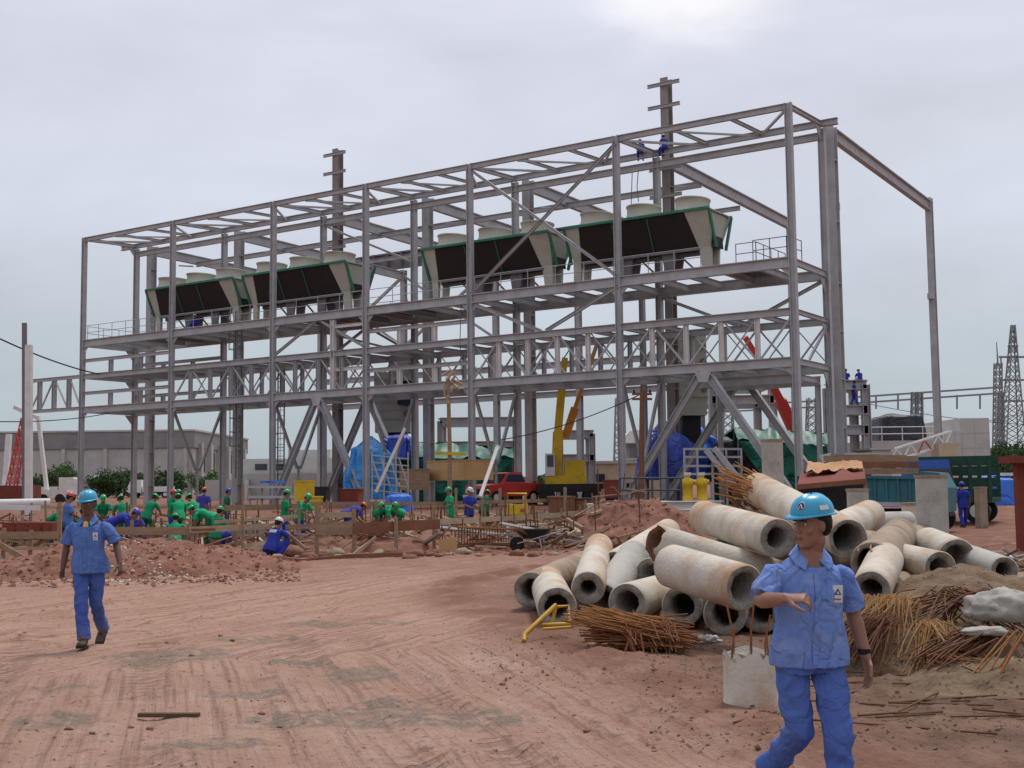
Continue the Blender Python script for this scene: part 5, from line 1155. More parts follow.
q = grd(533, 32.5); t = thing('wheelbarrow', q, 'dark metal wheelbarrow standing at the edge of the road left of the red mound', 'wheelbarrow'); X = Matrix.Translation(q) @ Matrix.Rotation(R(-12), 4, 'Z')
def TP(x, y, z): return X @ Vector((x, y, z))
G().loft([[TP(x * w, y * d, z) for x, y in ((-1, -1), (1, -1), (1, 1), (-1, 1))] for z, w, d in ((.34, .22, .16), (.58, .46, .30), (.585, .46, .30), (.56, .43, .27), (.36, .2, .14))], smooth=False).build('tray', M['dark'], t)
for sy in (-1, 1):
    G().tube([TP(-.42, sy * .06, .2), TP(.1, sy * .2, .34), TP(.75, sy * .28, .52)], .02, 6).build('handle', M['steel'], t); G().tube([TP(.2, sy * .2, .36), TP(.28, sy * .24, .0)], .018, 6).build('leg', M['steel'], t)
w_ = G(); w_.loft([[TP(-.45 + math.cos(2 * math.pi * k / 18) * r, y, .19 + math.sin(2 * math.pi * k / 18) * r) for k in range(18)] for r, y in ((.12, -.03), (.19, -.045), (.19, .045), (.12, .03))]); w_.build('wheel', M['black'], t)
# loose timber: many look-alike planks
r2 = random.Random(11); first = {}
for k in range(120):
    px = r2.uniform(-10, 600); D = r2.uniform(32.5, 52); mt = r2.choice(['wood', 'wood', 'wood_p', 'wood_g', 'wood_r']); q = grd(px, D)
    if px > 120 and px < 270 and D < 36: continue
    ln = r2.uniform(1.0, 3.2)
    if mt not in first or k < 12:
        pl = G().bar((-ln / 2, 0, .02), (ln / 2, 0, .02), .16, .04).build('timber_plank', M[mt], org=(0, 0, 0)); first[mt] = pl
    else: pl = first[mt].copy(); COL.objects.link(pl)
    pl.location = q + Vector((0, 0, r2.uniform(.02, .5))); pl.rotation_euler = (r2.gauss(0, .25), r2.gauss(0, .12), r2.gauss(.2, .7))
    tag(pl, {'wood': 'brown timber plank lying in the clutter behind the barricades', 'wood_p': 'pale new timber plank lying in the clutter behind the barricades', 'wood_g': 'grey weathered plank lying in the clutter behind the barricades', 'wood_r': 'reddish timber plank lying in the clutter behind the barricades'}[mt], 'plank', 'loose planks behind the barricades')
for k in range(60):
    px = r2.uniform(-10, 640); D = r2.uniform(30, 50); q = grd(px, D); s = r2.uniform(.08, .28)
    o = lump('rubble_block', (q.x, q.y, q.z + s * .3), (s * 1.3, s, s * .7), r2.choice(['soil_red', 'conc_b', 'conc']), 'block of rubble in the churned earth behind the barricades', 'rubble', k + 40, .4, 2, 10, 6); o['group'] = 'rubble behind the barricades'
for i, (x0, x1) in enumerate(((2, 14), (16, 26), (30, 40), (43, 52))):
    a, b = at(x0, 527, 33), at(x1, 527, 33); o = G().box((a.x, a.y, a.z - .35), (b.x, b.y + .8, a.z + .12)).build('formwork_box', M['rustred']); tag(o, 'rust red formwork box standing in a row at the left edge', 'formwork', 'formwork boxes in a row')
a, b = at(-20, 504, 48), at(50, 502.5, 49); tag(G().cyl(a, b, .17, n=12).build('white_pipe', M['whitepaint']), 'white pipe lying level at the left edge behind the formwork boxes', 'pipe')
a, b = at(-20, 507, 45), at(40, 508, 46); tag(G().bar(a, b, .3, .18).build('steel_girder', M['steel_pale']), 'pale steel girder lying below the white pipe at the left edge', 'girder')
heap('earth_heap', hp(60, 520, 40), 3.2, 2.0, .5, 'soil_red', 'red spoil among the formwork behind the left walking man', .0, 41)
heap('earth_heap', hp(200, 520, 41), 4.2, 2.2, .4, 'soil_red', 'red spoil under the green crew', .0, 42)
heap('earth_heap', hp(330, 515, 43), 4.0, 2.0, .45, 'soil_red', 'red spoil behind the pair in blue trousers', .0, 43)
heap('earth_heap', hp(500, 512, 46), 4.0, 2.4, .5, 'soil_brown', 'brown spoil below the red pickup', .0, 44)
for k in range(70):
    px = r2.uniform(-5, 560); D = r2.uniform(24.5 if px < 230 else 29.6, 31); q = grd(px, D); s = r2.uniform(.04, .16)
    o = lump('rubble_block', (q.x, q.y, q.z + s * .2), (s * 1.4, s, s * .7), r2.choice(['soil_red', 'soil_red', 'conc_b']), 'lump of earth or rubble at the road side in front of the barricades', 'rubble', k + 140, .5, 2, 10, 6); o['group'] = 'rubble in front of the barricades'
for i, (px, py, D, rx, h) in enumerate(((270, 532, 33, 1.6, .35), (390, 538, 33, 1.8, .4), (440, 530, 37, 2.2, .45), (550, 528, 41, 2.2, .45), (150, 528, 35, 2.4, .4), (15, 535, 31, 2.0, .35), (585, 520, 45, 2.4, .6), (250, 510, 44, 3, .5))):
    heap('earth_heap', hp(px, py, D), rx, rx * .6, h, 'soil_red' if i % 3 else 'soil_brown', 'small mound of churned earth around the barricades', 0, 70 + i, n=50)['group'] = 'small mounds around the barricades'
for k in range(54):
    px = r2.uniform(0, 600); D = r2.uniform(33, 47); q = grd(px, D); hgt = r2.uniform(.5, 1.5); o = G().bar(q, q + Vector((r2.gauss(0, .06), r2.gauss(0, .06), hgt)), .06, .06, (0, 1, 0)).build('timber_stake', M[r2.choice(['wood', 'wood', 'wood_r'])]); tag(o, 'rough timber stake driven into the ground among the clutter behind the barricades', 'stake', 'stakes behind the barricades')
for k, (px, D, w, h, mt) in enumerate(((160, 36, 1.6, .5, 'wood_r'), (200, 38, 2.2, .4, 'wood'), (260, 40, 1.8, .5, 'wood_g'), (330, 42, 2.0, .5, 'wood_r'), (365, 38, 1.4, .4, 'wood_p'), (420, 41, 2.0, .5, 'wood_g'), (540, 43, 1.6, .4, 'wood'), (90, 39, 1.8, .5, 'rustred'), (235, 36, 1.2, .35, 'rustred'), (480, 39, 1.8, .4, 'wood_p'))):
    q = grd(px, D); o = G().box((-w / 2, -.04, 0), (w / 2, .04, h), Matrix.Translation(q) @ Matrix.Rotation(r2.gauss(0, .3), 4, 'Z') @ Matrix.Rotation(r2.uniform(-.5, -.1), 4, 'X')).build('formwork_board', M[mt]); tag(o, 'flat formwork panel leaning in the clutter behind the barricades', 'panel', 'formwork panels behind the barricades')
def litter(name, n, mts, label, seed, wmin, wmax, lmin, lmax, zmax, rect, tilt=.3):
    r_ = random.Random(seed); g = G(); pts = drop_all(n, rect, r_)
    for p in pts:
        g.m = r_.randrange(len(mts)); l_ = r_.uniform(lmin, lmax) / 2; w = r_.uniform(wmin, wmax); a = r_.gauss(0, .8); d = Vector((math.cos(a), math.sin(a), r_.gauss(0, tilt))); d.normalize(); c = p + Vector((0, 0, r_.random() ** 2 * zmax + .03)); g.bar(c - d * l_, c + d * l_, w, w * r_.uniform(.25, .8))
    tag(g.build(name, [M[q] for q in mts]), label, 'litter', kind='stuff')
litter('wood_litter', 900, ['wood', 'wood_p', 'wood_r', 'wood_g', 'rust_d'], 'splintered wood and offcuts covering the dug ground behind the barricades', 3, .04, .14, .3, 1.5, .5, (-10, 640, 32, 50))
litter('wood_litter', 260, ['wood_g', 'wood', 'rust_d', 'conc_b', 'whitepaint'], 'offcuts and scrap in the untidy boards at the right edge', 4, .03, .12, .2, 1.2, .3, (930, 1040, 15, 23))
r_ = random.Random(8); g = G()
for p in drop_all(240, (-10, 640, 33, 50), r_): g.tube([p, p + Vector((r_.gauss(0, .05), r_.gauss(0, .05), r_.uniform(.4, 1.2)))], .018, 4)
tag(g.build('starter_bars', M['rust_d']), 'rusty starter bars standing up from the foundations behind the barricades', 'rebar rods', kind='stuff')
# tall brown mast with a rope bundle, wooden power pole
b = grd(449, 47); t = thing('scaffold_mast', b, 'tall rough brown mast with a bundle of rope and rags at its top', 'mast'); top = at(448, 378, 47)
G().tube([b, b.lerp(top, .5) + Vector((.05, 0, 0)), top], [.10, .085, .07], 8).build('pole', M['wood'], t)
g = G(); rr_ = random.Random(5)
for k in range(16): p = top + Vector((rr_.gauss(0, .18), rr_.gauss(0, .1), rr_.uniform(-.75, .3))); g.tube([p, p + Vector((rr_.gauss(0, .2), rr_.gauss(0, .1), rr_.uniform(-.4, .25)))], .05, 5)
g.build('rope_bundle', M['wood_p'], t); G().bar(at(435, 453, 46.9), at(466, 454, 46.9), .1, .12).build('cross_bar', M['yel'], t)
b = grd(641, 62); t = thing('power_pole', b, 'wooden power pole with two crossarms behind the red mound', 'pole'); G().tube([b, at(642, 389, 62)], [.16, .11], 10).build('pole', M['wood_r'], t)
for y in (394, 399): G().bar(at(632, y, 62), at(652, y, 62), .1, .12).build('crossarm', M['wood_r'], t)
for x in (634, 642, 650): G().cyl(at(x, 394, 62), at(x, 390, 62), .06, n=6).build('insulator', M['dark'], t)
b = grd(26, 62); t = thing('power_pole', b, 'tall white concrete power pole at the left edge', 'pole'); G().bar(grd(29, 61), at(29, 345, 61), .3, .3, (0, 1, 0)).build('pole', M['whitepaint'], t); G().bar(grd(25, 62.5), at(24.5, 323, 62.5), .2, .2, (0, 1, 0)).build('mast_extension', M['steel_dark'], t)
def wire(name, pts, label, r=.03):
    g = G(); n = 16
    for a, b, sag in pts:
        P = [a.lerp(b, k / n) - Vector((0, 0, sag * 4 * (k / n) * (1 - k / n))) for k in range(n + 1)]; g.tube(P, r, 4)
    tag(g.build(name, M['dark']), label, 'wire')
wire('power_line', [(at(-60, 308, 62), at(98, 374, 90), .4)], 'power line sloping down from the left edge to the steel frame', .05)
wire('service_line', [(at(-40, 420, 62), at(110, 413, 90), .3)], 'thin service line crossing the white concrete pole low down', .03)
wire('power_line', [(at(500, 440, 62), at(641, 394, 62), .3)], 'power line running left from the wooden power pole', .025)
# right hand clutter: grey planks, boards
for k in range(46):
    px = r2.uniform(945, 1030); D = r2.uniform(15.5, 24); q = grd(px, D); ln = r2.uniform(.8, 2.4); mt = r2.choice(['wood_g', 'wood_g', 'wood', 'wood_p'])
    pl = G().bar((-ln / 2, 0, .02), (ln / 2, 0, .02), .14, .04).build('timber_plank', M[mt], org=(0, 0, 0)); pl.location = q + Vector((0, 0, r2.uniform(.05, .65) * (1 - abs(D - 17) / 9))); pl.rotation_euler = (r2.gauss(0, .2), r2.gauss(0, .16), r2.gauss(0, .5))
    tag(pl, 'plank in the untidy pile of boards at the right edge behind the earth heap', 'plank', 'planks in the pile at the right edge')
G2 = at(985, 552, 17.5); heap('earth_heap', (G2.x, G2.y, 0), 2.2, 1.6, .55, 'soil_brown', 'brown earth under the pile of boards at the right edge', 0, 51)
# ------------------------------------------------------------------ machines, covers and buildings behind
def cover(name, px0, px1, py0, py1, D, dep, mt, label, cat, seed=1, taper=.78, fold=.10, yaw=0., top=.5, parent=None, e=.32, slope=0.):
    """a tarpaulin draped over something: boxy volume with hanging folds"""
    a, b = at(px0, py1, D), at(px1, py1, D); zt = at((px0 + px1) / 2, py0, D).z; zb = max(a.z, gz(a.x, a.y)); c = Vector(((a.x + b.x) / 2, D + dep / 2, zb)); hw = (b.x - a.x) / 2; hd = dep / 2; H = zt - zb
    g = G(); n = 72; rings = []
    for j in range(22):
        t = j / 21
        if t < .62: z = H * .86 * (t / .62); s = 1 - (1 - taper) * (t / .62) ** 1.4
        else: q = (t - .62) / .38; s = taper * (1 - q) ** .8 + .01; z = H * (.86 + .14 * math.sin(q * math.pi / 2) )
        ring = []
        for k in range(n):
            an = 2 * math.pi * k / n; ca, sa = math.cos(an), math.sin(an)
            x = math.copysign(abs(ca) ** e, ca) * hw * s; y = math.copysign(abs(sa) ** e, sa) * hd * s
            f = 1 + fold * (1 - t * .6) * mnoise.noise(Vector((ca * 3.4 + seed, sa * 3.4, z * .35))) + fold * .6 * mnoise.noise(Vector((ca * 8 + seed, sa * 8, z * .8)))
            zz = z + (H * .10 * mnoise.noise(Vector((x * .8 + seed, y * .8, 3))) if t > .4 else 0)
            zz *= 1 - slope * abs(x / hw + .15 * math.sin(seed)) * (.4 + .6 * t)
            p = Matrix.Rotation(yaw, 3, 'Z') @ Vector((x * f, y * f, 0)); ring.append(c + Vector((p.x, p.y, zz)))
        rings.append(ring)
    g.loft(rings)
    if parent is not None: return g.build(name, M[mt], parent)
    return tag(g.build(name, M[mt]), label, cat)
M['tarp_b'] = mat('blue_tarpaulin', (.03, .14, .62), (.05, .2, .7), .45, 1.2, .2, 6, spec=.4, crease=.9)
M['tarp_v'] = mat('deep_blue_tarpaulin', (.05, .09, .46), (.09, .15, .58), .45, 1.2, .2, 6, spec=.4, crease=.9)
M['tarp_l'] = mat('sky_blue_tarpaulin', (.05, .27, .68), (.07, .34, .72), .45, 1.2, .2, 6, spec=.4, crease=.9)
M['tarp_g'] = mat('green_tarpaulin', (.008, .135, .085), (.015, .19, .12), .5, 1.0, .2, 6, spec=.4, crease=.9)
M['tarp_gl'] = mat('skylit_green_tarpaulin', (.022, .16, .105), (.012, .11, .07), .5, .8, .2, 6, spec=.4)  # roof green, with the sky light from above put into its colour
[None]; M['tarp_k'] = mat('black_tarpaulin', (.02, .022, .03), (.035, .037, .05), .5, 1.2, .2, 6, spec=.4, crease=.9)
M['tarp_t'] = mat('tan_tarpaulin', (.5, .28, .13), (.4, .2, .09), .8, 3, .4, 12)
cover('blue_tarpaulin', 345, 392, 435, 500, 76, 5, 'tarp_l', 'sky blue tarpaulin draped over a machine between the left braces', 'tarpaulin', 2, .86, .3, slope=.3)
cover('blue_tarpaulin', 380, 411, 433, 460, 80, 5, 'tarp_v', 'darker blue tarpaulin right behind the sky blue one', 'tarpaulin', 5, .8, .28)
cover('blue_tarpaulin', 645, 700, 417, 480, 70, 5, 'tarp_v', 'deep blue tarpaulin hanging left of and behind the brown column', 'tarpaulin', 7, .8, .3, slope=.5)
cover('blue_tarpaulin', 676, 724, 414, 478, 73, 5, 'tarp_b', 'bright blue tarpaulin right of the brown column below the beige duct', 'tarpaulin', 9, .72, .34, slope=.55)
cover('blue_drum_cover', 384, 411, 494, 512, 50, 1.4, 'tarp_b', 'blue drum shaped cover behind the bending pair in green', 'cover', 3, .9)
def sheet(name, pts, nu, nv, mt, parent, th=.05, fold=.12, seed=1):
    """a cloth stretched between four corners with sag and folds"""
    a, b, c, d = [vec(p) for p in pts]; n = (b - a).cross(d - a).normalized(); g = G(); vs = []
    for j in range(nv + 1):
        for i in range(nu + 1):
            u, v = i / nu, j / nv; p = a.lerp(b, u).lerp(d.lerp(c, u), v); e = math.sin(math.pi * u) * math.sin(math.pi * v)
            vs.append(p + n * fold * (mnoise.noise(Vector((u * 7 + seed, v * 2.4, seed))) + .5 * mnoise.noise(Vector((u * 16, v * 4, seed)))) - Vector((0, 0, fold * 1.2 * e)))
    w = nu + 1; top = [tuple(p) for p in vs]; bot = [tuple(p - n * th) for p in vs]; N_ = len(vs)
    g.add(top + bot, [(j * w + i, j * w + i + 1, (j + 1) * w + i + 1, (j + 1) * w + i) for j in range(nv) for i in range(nu)] + [(N_ + j * w + i, N_ + (j + 1) * w + i, N_ + (j + 1) * w + i + 1, N_ + j * w + i + 1) for j in range(nv) for i in range(nu)], True)
    return g.build(name, M[mt], parent)
def tent(label, ridge0, ridge1, front, Dn, Df, base, mt_roof, mt_side, dark=True, seed=1):
    """ridge0/1: pixels of the ridge ends; front: pixels of the four feet line on the near eave"""
    r0, r1 = at(*ridge0, (Dn + Df) / 2), at(*ridge1, (Dn + Df) / 2); e0, e1 = at(*front[0], Dn), at(*front[1], Dn); b0, b1 = at(*front[2], Dn), at(*front[3], Dn)
    c = Vector(((e0.x + e1.x) / 2, Dn, gz(e0.x, Dn))); t = thing('tarpaulin_shelter', c, label, 'shelter')
    f0 = Vector((e0.x, Df, e0.z)); f1 = Vector((e1.x, Df, e1.z))
    sheet('roof_sheet', (e0, e1, r1, r0), 36, 12, mt_roof, t, seed=seed, fold=.3); sheet('roof_sheet', (r0, r1, f1, f0), 18, 8, mt_roof, t, seed=seed + 3)
    sheet('front_curtain', (b0, b1, e1 + Vector((0, .05, -.05)), e0 + Vector((0, .05, -.05))), 40, 14, mt_side, t, seed=seed + 5, fold=.42)
    sheet('rear_curtain', (Vector((f0.x, Df, c.z)), Vector((f1.x, Df, c.z)), f1, f0), 12, 5, mt_side, t, seed=seed + 9)
    for p in (e0, e1, f0, f1, r0, r1): G().cyl(Vector((p.x, p.y, c.z)), p, .06, n=6).build('pole', M['rail_dark'], t)
    return t
tent('green tarpaulin shelter with a dark opening on the right of the frame', (734, 428), (838, 434), ((738, 440), (846, 446), (764, 480), (838, 480)), 66, 74, .4, 'tarp_gl', 'tarp_g', seed=3)
tent('green tarpaulin shelter between the left braces and the red pickup', (404, 441), (512, 447), ((398, 458), (514, 458), (402, 496), (480, 496)), 84, 92, .4, 'tarp_gl', 'tarp_g', seed=8)
cover('dark_inside_cover', 716, 762, 436, 482, 69, 4, 'tarp_k', 'black cover standing in for the shaded inside of the right green shelter', 'dark fill', 13, .75)  # black form stands in for the shade inside the shelter
# exhaust ducts
def duct(px0, px1, py0, py1, D, dep, label):
    a, b = at(px0, py0, D), at(px1, py1, D); t = thing('exhaust_duct', (a.x, D, b.z), label, 'duct'); H = a.z - b.z; w = b.x - a.x
    G().box((a.x, D, b.z + H * .22), (b.x, D + dep, a.z)).build('housing', M['beige'], t)
    G().box((a.x + .05, D + .05, b.z), (b.x - .05, D + dep - .05, b.z + H * .215)).build('lower_housing', M['beige_d'], t)
    G().box((a.x - .06, D - .06, b.z + H * .215), (b.x + .06, D + dep + .06, b.z + H * .235)).build('flange', M['beige_d'], t)
    for k in range(4): G().cyl((b.x - w * .12, D, b.z + H * (.3 + .17 * k)), (b.x - w * .12, D - .2, b.z + H * (.3 + .17 * k)), w * .09, n=10).build('port', M['steel_dark'], t)
    G().box((a.x + w * .2, D + dep * .2, b.z - 1.6), (b.x - w * .2, D + dep * .8, b.z - .02)).build('base_bellows', M['dark'], t)
    for k in range(5): G().box((a.x - .05, D - .05, b.z + H * (.36 + .13 * k)), (b.x + .05, D, b.z + H * (.37 + .13 * k))).build('rib', M['beige_d'], t)
    return t
duct(676, 708, 331, 415, 71, 2.6, 'tall beige exhaust duct right of the brown column, above the bright blue tarpaulin')
duct(374, 411, 372, 432, 86, 3, 'beige exhaust duct in the middle of the frame above the left blue tarpaulins')
duct(392, 414, 347, 380, 84, 2.5, 'small beige duct piece high between the pipe storeys')
# yellow mobile crane
q = grd(560, 75); t = thing('mobile_crane', q, 'yellow mobile crane with its boom raised behind the middle columns', 'crane')
G().box((q.x - 1.4, 74, q.z + .75), (q.x + 4.2, 76.4, q.z + 1.25)).build('chassis', M['dark'], t)
for k in range(4):
    for y in (74.05, 76.0): G().cyl((q.x - .8 + k * 1.35, y - .15, q.z + .5), (q.x - .8 + k * 1.35, y + .25, q.z + .5), .5, n=16).build('wheel', M['black'], t)
G().box((q.x - .9, 74.1, q.z + 1.25), (q.x + 1.6, 76.2, q.z + 1.75)).build('turntable', M['yel'], t)
cb = G(); x0, x1 = at(546, 480, 74).x, at(555, 480, 74).x; cb.box((x0, 74, q.z + 1.75), (x1, 75.2, q.z + 3.1)); cb = cb.build('cab', M['whitepaint'], t); G().box((x0 + .08, 73.96, q.z + 2.3), (x1 - .08, 74, q.z + 3.0)).build('window', M['glass'], cb)
G().box((q.x + .3, 74.2, q.z + 1.75), (q.x + 1.5, 76.1, q.z + 2.7)).build('counterweight', M['yel'], t)
bm = G().bar(at(556, 486, 75), at(558, 432, 75), .62, .7, (0, 1, 0)).build('boom', M['yel'], t); G().bar(at(557.6, 436, 75), at(562, 386, 75), .48, .5, (0, 1, 0)).build('boom_section', M['yel'], bm); G().bar(at(561.6, 390, 75), at(565, 358, 75), .36, .4, (0, 1, 0)).build('boom_section', M['yel'], bm)
G().bar(at(560, 484, 74.8), at(559, 450, 74.9), .2, .2, (0, 1, 0)).build('lift_cylinder', M['steel_pale'], t)
M['orange'] = mat('orange_machine_paint', (.6, .26, .035), (.5, .2, .03), .5, 2)
G().bar(at(565, 438, 75.3), at(575, 408, 75.3), .5, .4, (0, 1, 0)).build('folded_jib', M['orange'], t); G().bar(at(575, 408, 75.3), at(597, 344, 75.6), .25, .25, (0, 1, 0)).build('jib_tip', M['orange'], t)
# red telescopic boom of a crane behind
M['red'] = mat('red_machine_paint', (.58, .055, .035), (.48, .045, .03), .4, 2, spec=.5)
q = grd(808, 92); t = thing('red_crane', q, 'crane with a red telescopic boom slanting up to the left in the right bay', 'crane')
G().bar(at(808, 462, 92), at(780, 400, 90), .75, .8, (0, 1, 0)).build('boom', M['red'], t); G().bar(at(782, 404, 90), at(758, 358, 88.5), .5, .55, (0, 1, 0)).build('boom_section', M['red'], t); G().bar(at(760, 362, 88.6), at(745, 337, 88), .34, .4, (0, 1, 0)).build('boom_tip', M['red'], t)
G().box((q.x - 1.5, 91, q.z + .9), (q.x + 4, 93.5, q.z + 2.3)).build('carrier', M['orange'], t)
for k in range(3): G().cyl((q.x - .8 + k * 1.9, 90.8, q.z + .55), (q.x - .8 + k * 1.9, 91.3, q.z + .55), .55, n=14).build('wheel', M['black'], t)
# ---- vehicles
def vehicle(name, label, cat, loc, yaw): t = thing(name, loc, label, cat); X = Matrix.Translation(loc) @ Matrix.Rotation(yaw, 4, 'Z'); return t, (lambda x, y, z: X @ Vector((x, y, z)))
def side(P, prof_, w0, w1=None):
    """extruded side profile with slightly inset upper edge"""
    g = G(); w1 = w1 or w0; zs = [z for _, z in prof_]; z0, z1 = min(zs), max(zs); f = lambda z: (w0 + (w1 - w0) * (z - z0) / max(1e-6, z1 - z0)) / 2
    a = [P(x, -f(z), z) for x, z in prof_]; b = [P(x, f(z), z) for x, z in prof_]; n = len(a)
    g.add(a + b, [tuple(range(n)), tuple(range(n, 2 * n))[::-1]] + [((i + 1) % n, i, n + i, n + (i + 1) % n) for i in range(n)]); return g
def wheel(P, t, x, y, r, w=.22, nm='wheel'):
    wl = G().cyl(P(x, y - w / 2, r), P(x, y + w / 2, r), r, n=20).build(nm, M['black'], t); G().cyl(P(x, y - w / 2 - .012, r), P(x, y + w / 2 + .012, r), r * .55, n=14).build('rim', M['steel_pale'], wl)
# red pickup, nose to the left
q = grd(505, 74); q.z += .1
t, P = vehicle('red_pickup', 'red pickup truck parked behind the thick middle column, its bonnet facing left', 'pickup', q, R(222) - R(0))
side(P, [(2.35, .45), (2.4, .95), (2.3, 1.12), (1.05, 1.22), (.55, 1.25), (-2.4, 1.25), (-2.4, .5)], 1.8).build('body', M['red'], t)
cabp = side(P, [(1.0, 1.225), (.42, 1.85), (.2, 1.9), (-.75, 1.9), (-.95, 1.26)], 1.72, 1.4).build('cab', M['red'], t)
for sy in (-1, 1): G().prism([P(.72, sy * .825, 1.32), P(.38, sy * .74, 1.76), P(-.7, sy * .74, 1.76), P(-.85, sy * .825, 1.32)], P(0, sy * .02, 0) - P(0, 0, 0)).build('side_window', M['glass'], cabp)
G().prism([P(.99, -.72, 1.28), P(.99, .72, 1.28), P(.5, .62, 1.80), P(.5, -.62, 1.80)], P(.02, 0, .02) - P(0, 0, 0)).build('windscreen', M['glass'], cabp)
G().box((0, 0, 0), (1, 1, 1), Matrix((( (P(1, 0, 0) - P(0, 0, 0)).x * .03, (P(0, 1, 0) - P(0, 0, 0)).x * 1.1, 0, P(2.37, -.55, .62).x), ((P(1, 0, 0) - P(0, 0, 0)).y * .03, (P(0, 1, 0) - P(0, 0, 0)).y * 1.1, 0, P(2.37, -.55, .62).y), (0, 0, .3, q.z + .62), (0, 0, 0, 1)))).build('grille', M['dark'], t)
for sy in (-1, 1):
    G().cyl(P(2.36, sy * .68, .8), P(2.44, sy * .68, .8), .12, n=14).build('headlight', M['whitepaint'], t); wheel(P, t, 1.5, sy * .82, .40); wheel(P, t, -1.5, sy * .82, .40)
G().bar(P(2.5, -.9, .5), P(2.5, .9, .5), .12, .16).build('bumper', M['steel_pale'], t)
# concrete mixer far left
q = grd(112, 185)
t, P = vehicle('mixer_truck', 'white concrete mixer truck with a red stripe on its drum, far away on the left', 'truck', q, R(-14))
d0, d1 = P(-2.9, 0, 2.9), P(1.0, 0, 2.2); dr = (d1 - d0).normalized(); sx_ = dr.cross(Zv).normalized(); sz_ = sx_.cross(dr); L_ = (d1 - d0).length
def ringd(f, r): return [d0 + dr * L_ * f + sx_ * math.cos(2 * math.pi * k / 20) * r + sz_ * math.sin(2 * math.pi * k / 20) * r for k in range(20)]
dm = G().loft([ringd(f, r) for f, r in ((0, .45), (.03, .55), (.35, 1.15), (.65, 1.2), (.95, .8), (1, .6))]).build('drum', M['whitepaint'], t)
g = G(); g.loft([ringd(f, r) for f, r in ((.37, 1.165), (.37, 1.2), (.43, 1.21), (.43, 1.18))], closed=True); g.build('drum_stripe', M['red'], dm); g = G(); g.loft([ringd(f, r) for f, r in ((.7, 1.15), (.7, 1.19), (.75, 1.12), (.75, 1.08))], closed=True); g.build('drum_stripe', M['red'], dm)
side(P, [(1.4, .8), (3.2, .8), (3.2, 1.9), (2.9, 2.7), (1.4, 2.7)], 2.3).build('cab', M['whitepaint'], t); side(P, [(-3.4, .7), (3.0, .7), (3.0, 1.1), (-3.4, 1.1)], 1.4).build('chassis', M['dark'], t)
for x in (-2.6, -1.4, 2.3):
    for sy in (-1, 1): wheel(P, t, x, sy * 1.0, .5, .3)
G().prism([P(-3.2, -.4, 2.6), P(-3.2, .4, 2.6), P(-4.3, .3, 1.5), P(-4.3, -.3, 1.5)], (0, 0, .1)).build('chute', M['whitepaint'], t)
for px, D, yaw, lab in ((50, 120, 10, 'white flatbed truck far away between the white poles on the left'), (150, 160, 190, 'white van far away right of the mixer truck')):
    q = grd(px, D); t, P = vehicle('white_truck', lab, 'truck', q, R(yaw)); side(P, [(1.0, .7), (2.6, .7), (2.7, 1.5), (2.3, 2.4), (1.0, 2.4)], 2.2).build('cab', M['whitepaint'], t); side(P, [(-3, .8), (.9, .8), (.9, 1.5), (-3, 1.5)], 2.3).build('bed', M['whitepaint'], t)
    for x in (-2, 1.8):
        for sy in (-1, 1): wheel(P, t, x, sy * .95, .45, .3)
    side(P, [(2.42, 1.55), (2.70, 1.55), (2.4, 2.25), (2.3, 2.25)], 1.9).build('windscreen', M['glass'], t)
# teal dump truck with boards on top
M['teal'] = mat('faded_teal_paint', (.035, .16, .20), (.03, .125, .16), .6, 2, .1, stain=(.13, .085, .06), sscale=1.5, samt=.5)
M['truck_blue'] = mat('blue_truck_paint', (.04, .13, .42), (.035, .1, .36), .5, 2)
M['truck_green'] = mat('dark_green_stake_sides', (.02, .07, .045), (.016, .05, .035), .7, 3)
M['cream'] = mat('cream_render', (.55, .47, .33), (.47, .39, .26), .85, 1.5, stain=(.36, .29, .2), sscale=.8, samt=.4)
q = grd(884, 42)
t, P = vehicle('dump_truck', 'teal dump truck with ribbed sides standing behind the concrete piles', 'truck', q, R(-28))
side(P, [(-1.7, 1.0), (1.25, .95), (1.25, 1.85), (-1.7, 1.95)], 2.2).build('load_body', M['teal'], t)
for k in range(8): G().bar(P(-1.6 + k * .38, -1.13, 1.02), P(-1.6 + k * .38, -1.13, 1.88), .08, .09, (0, 1, 0)).build('rib', M['teal'], t)
G().bar(P(-1.75, -1.16, 1.0), P(1.3, -1.16, .96), .08, .14).build('lower_rail', M['steel'], t); G().bar(P(-1.75, -1.15, 1.93), P(1.3, -1.15, 1.84), .1, .1).build('upper_rail', M['teal'], t)
side(P, [(1.4, .7), (2.2, .7), (2.25, 1.5), (2.0, 2.0), (1.4, 2.05)], 2.05).build('cab', M['teal'], t)
for k, z in enumerate((2.0, 2.22, 2.44)): [G().bar(P(-1.75, sy * 1.1, z + .1), P(1.0, sy * 1.1, z + .07), .05, .19).build('side_board', M['wood' if k != 1 else 'wood_r'], t) for sy in (-1, 1)]
side(P, [(1.5, 1.45), (2.15, 1.45), (1.98, 1.9), (1.5, 1.9)], 2.08).build('side_window', M['glass'], t)
side(P, [(-1.9, .55), (2.2, .55), (2.2, .8), (-1.9, .8)], .9).build('chassis', M['dark'], t)
for x in (-1.1, 1.7):
    for sy in (-1, 1): wheel(P, t, x, sy * .95, .48, .3)
q = grd(927, 48); a, b = at(905, 477, 47), at(946, 463, 47)
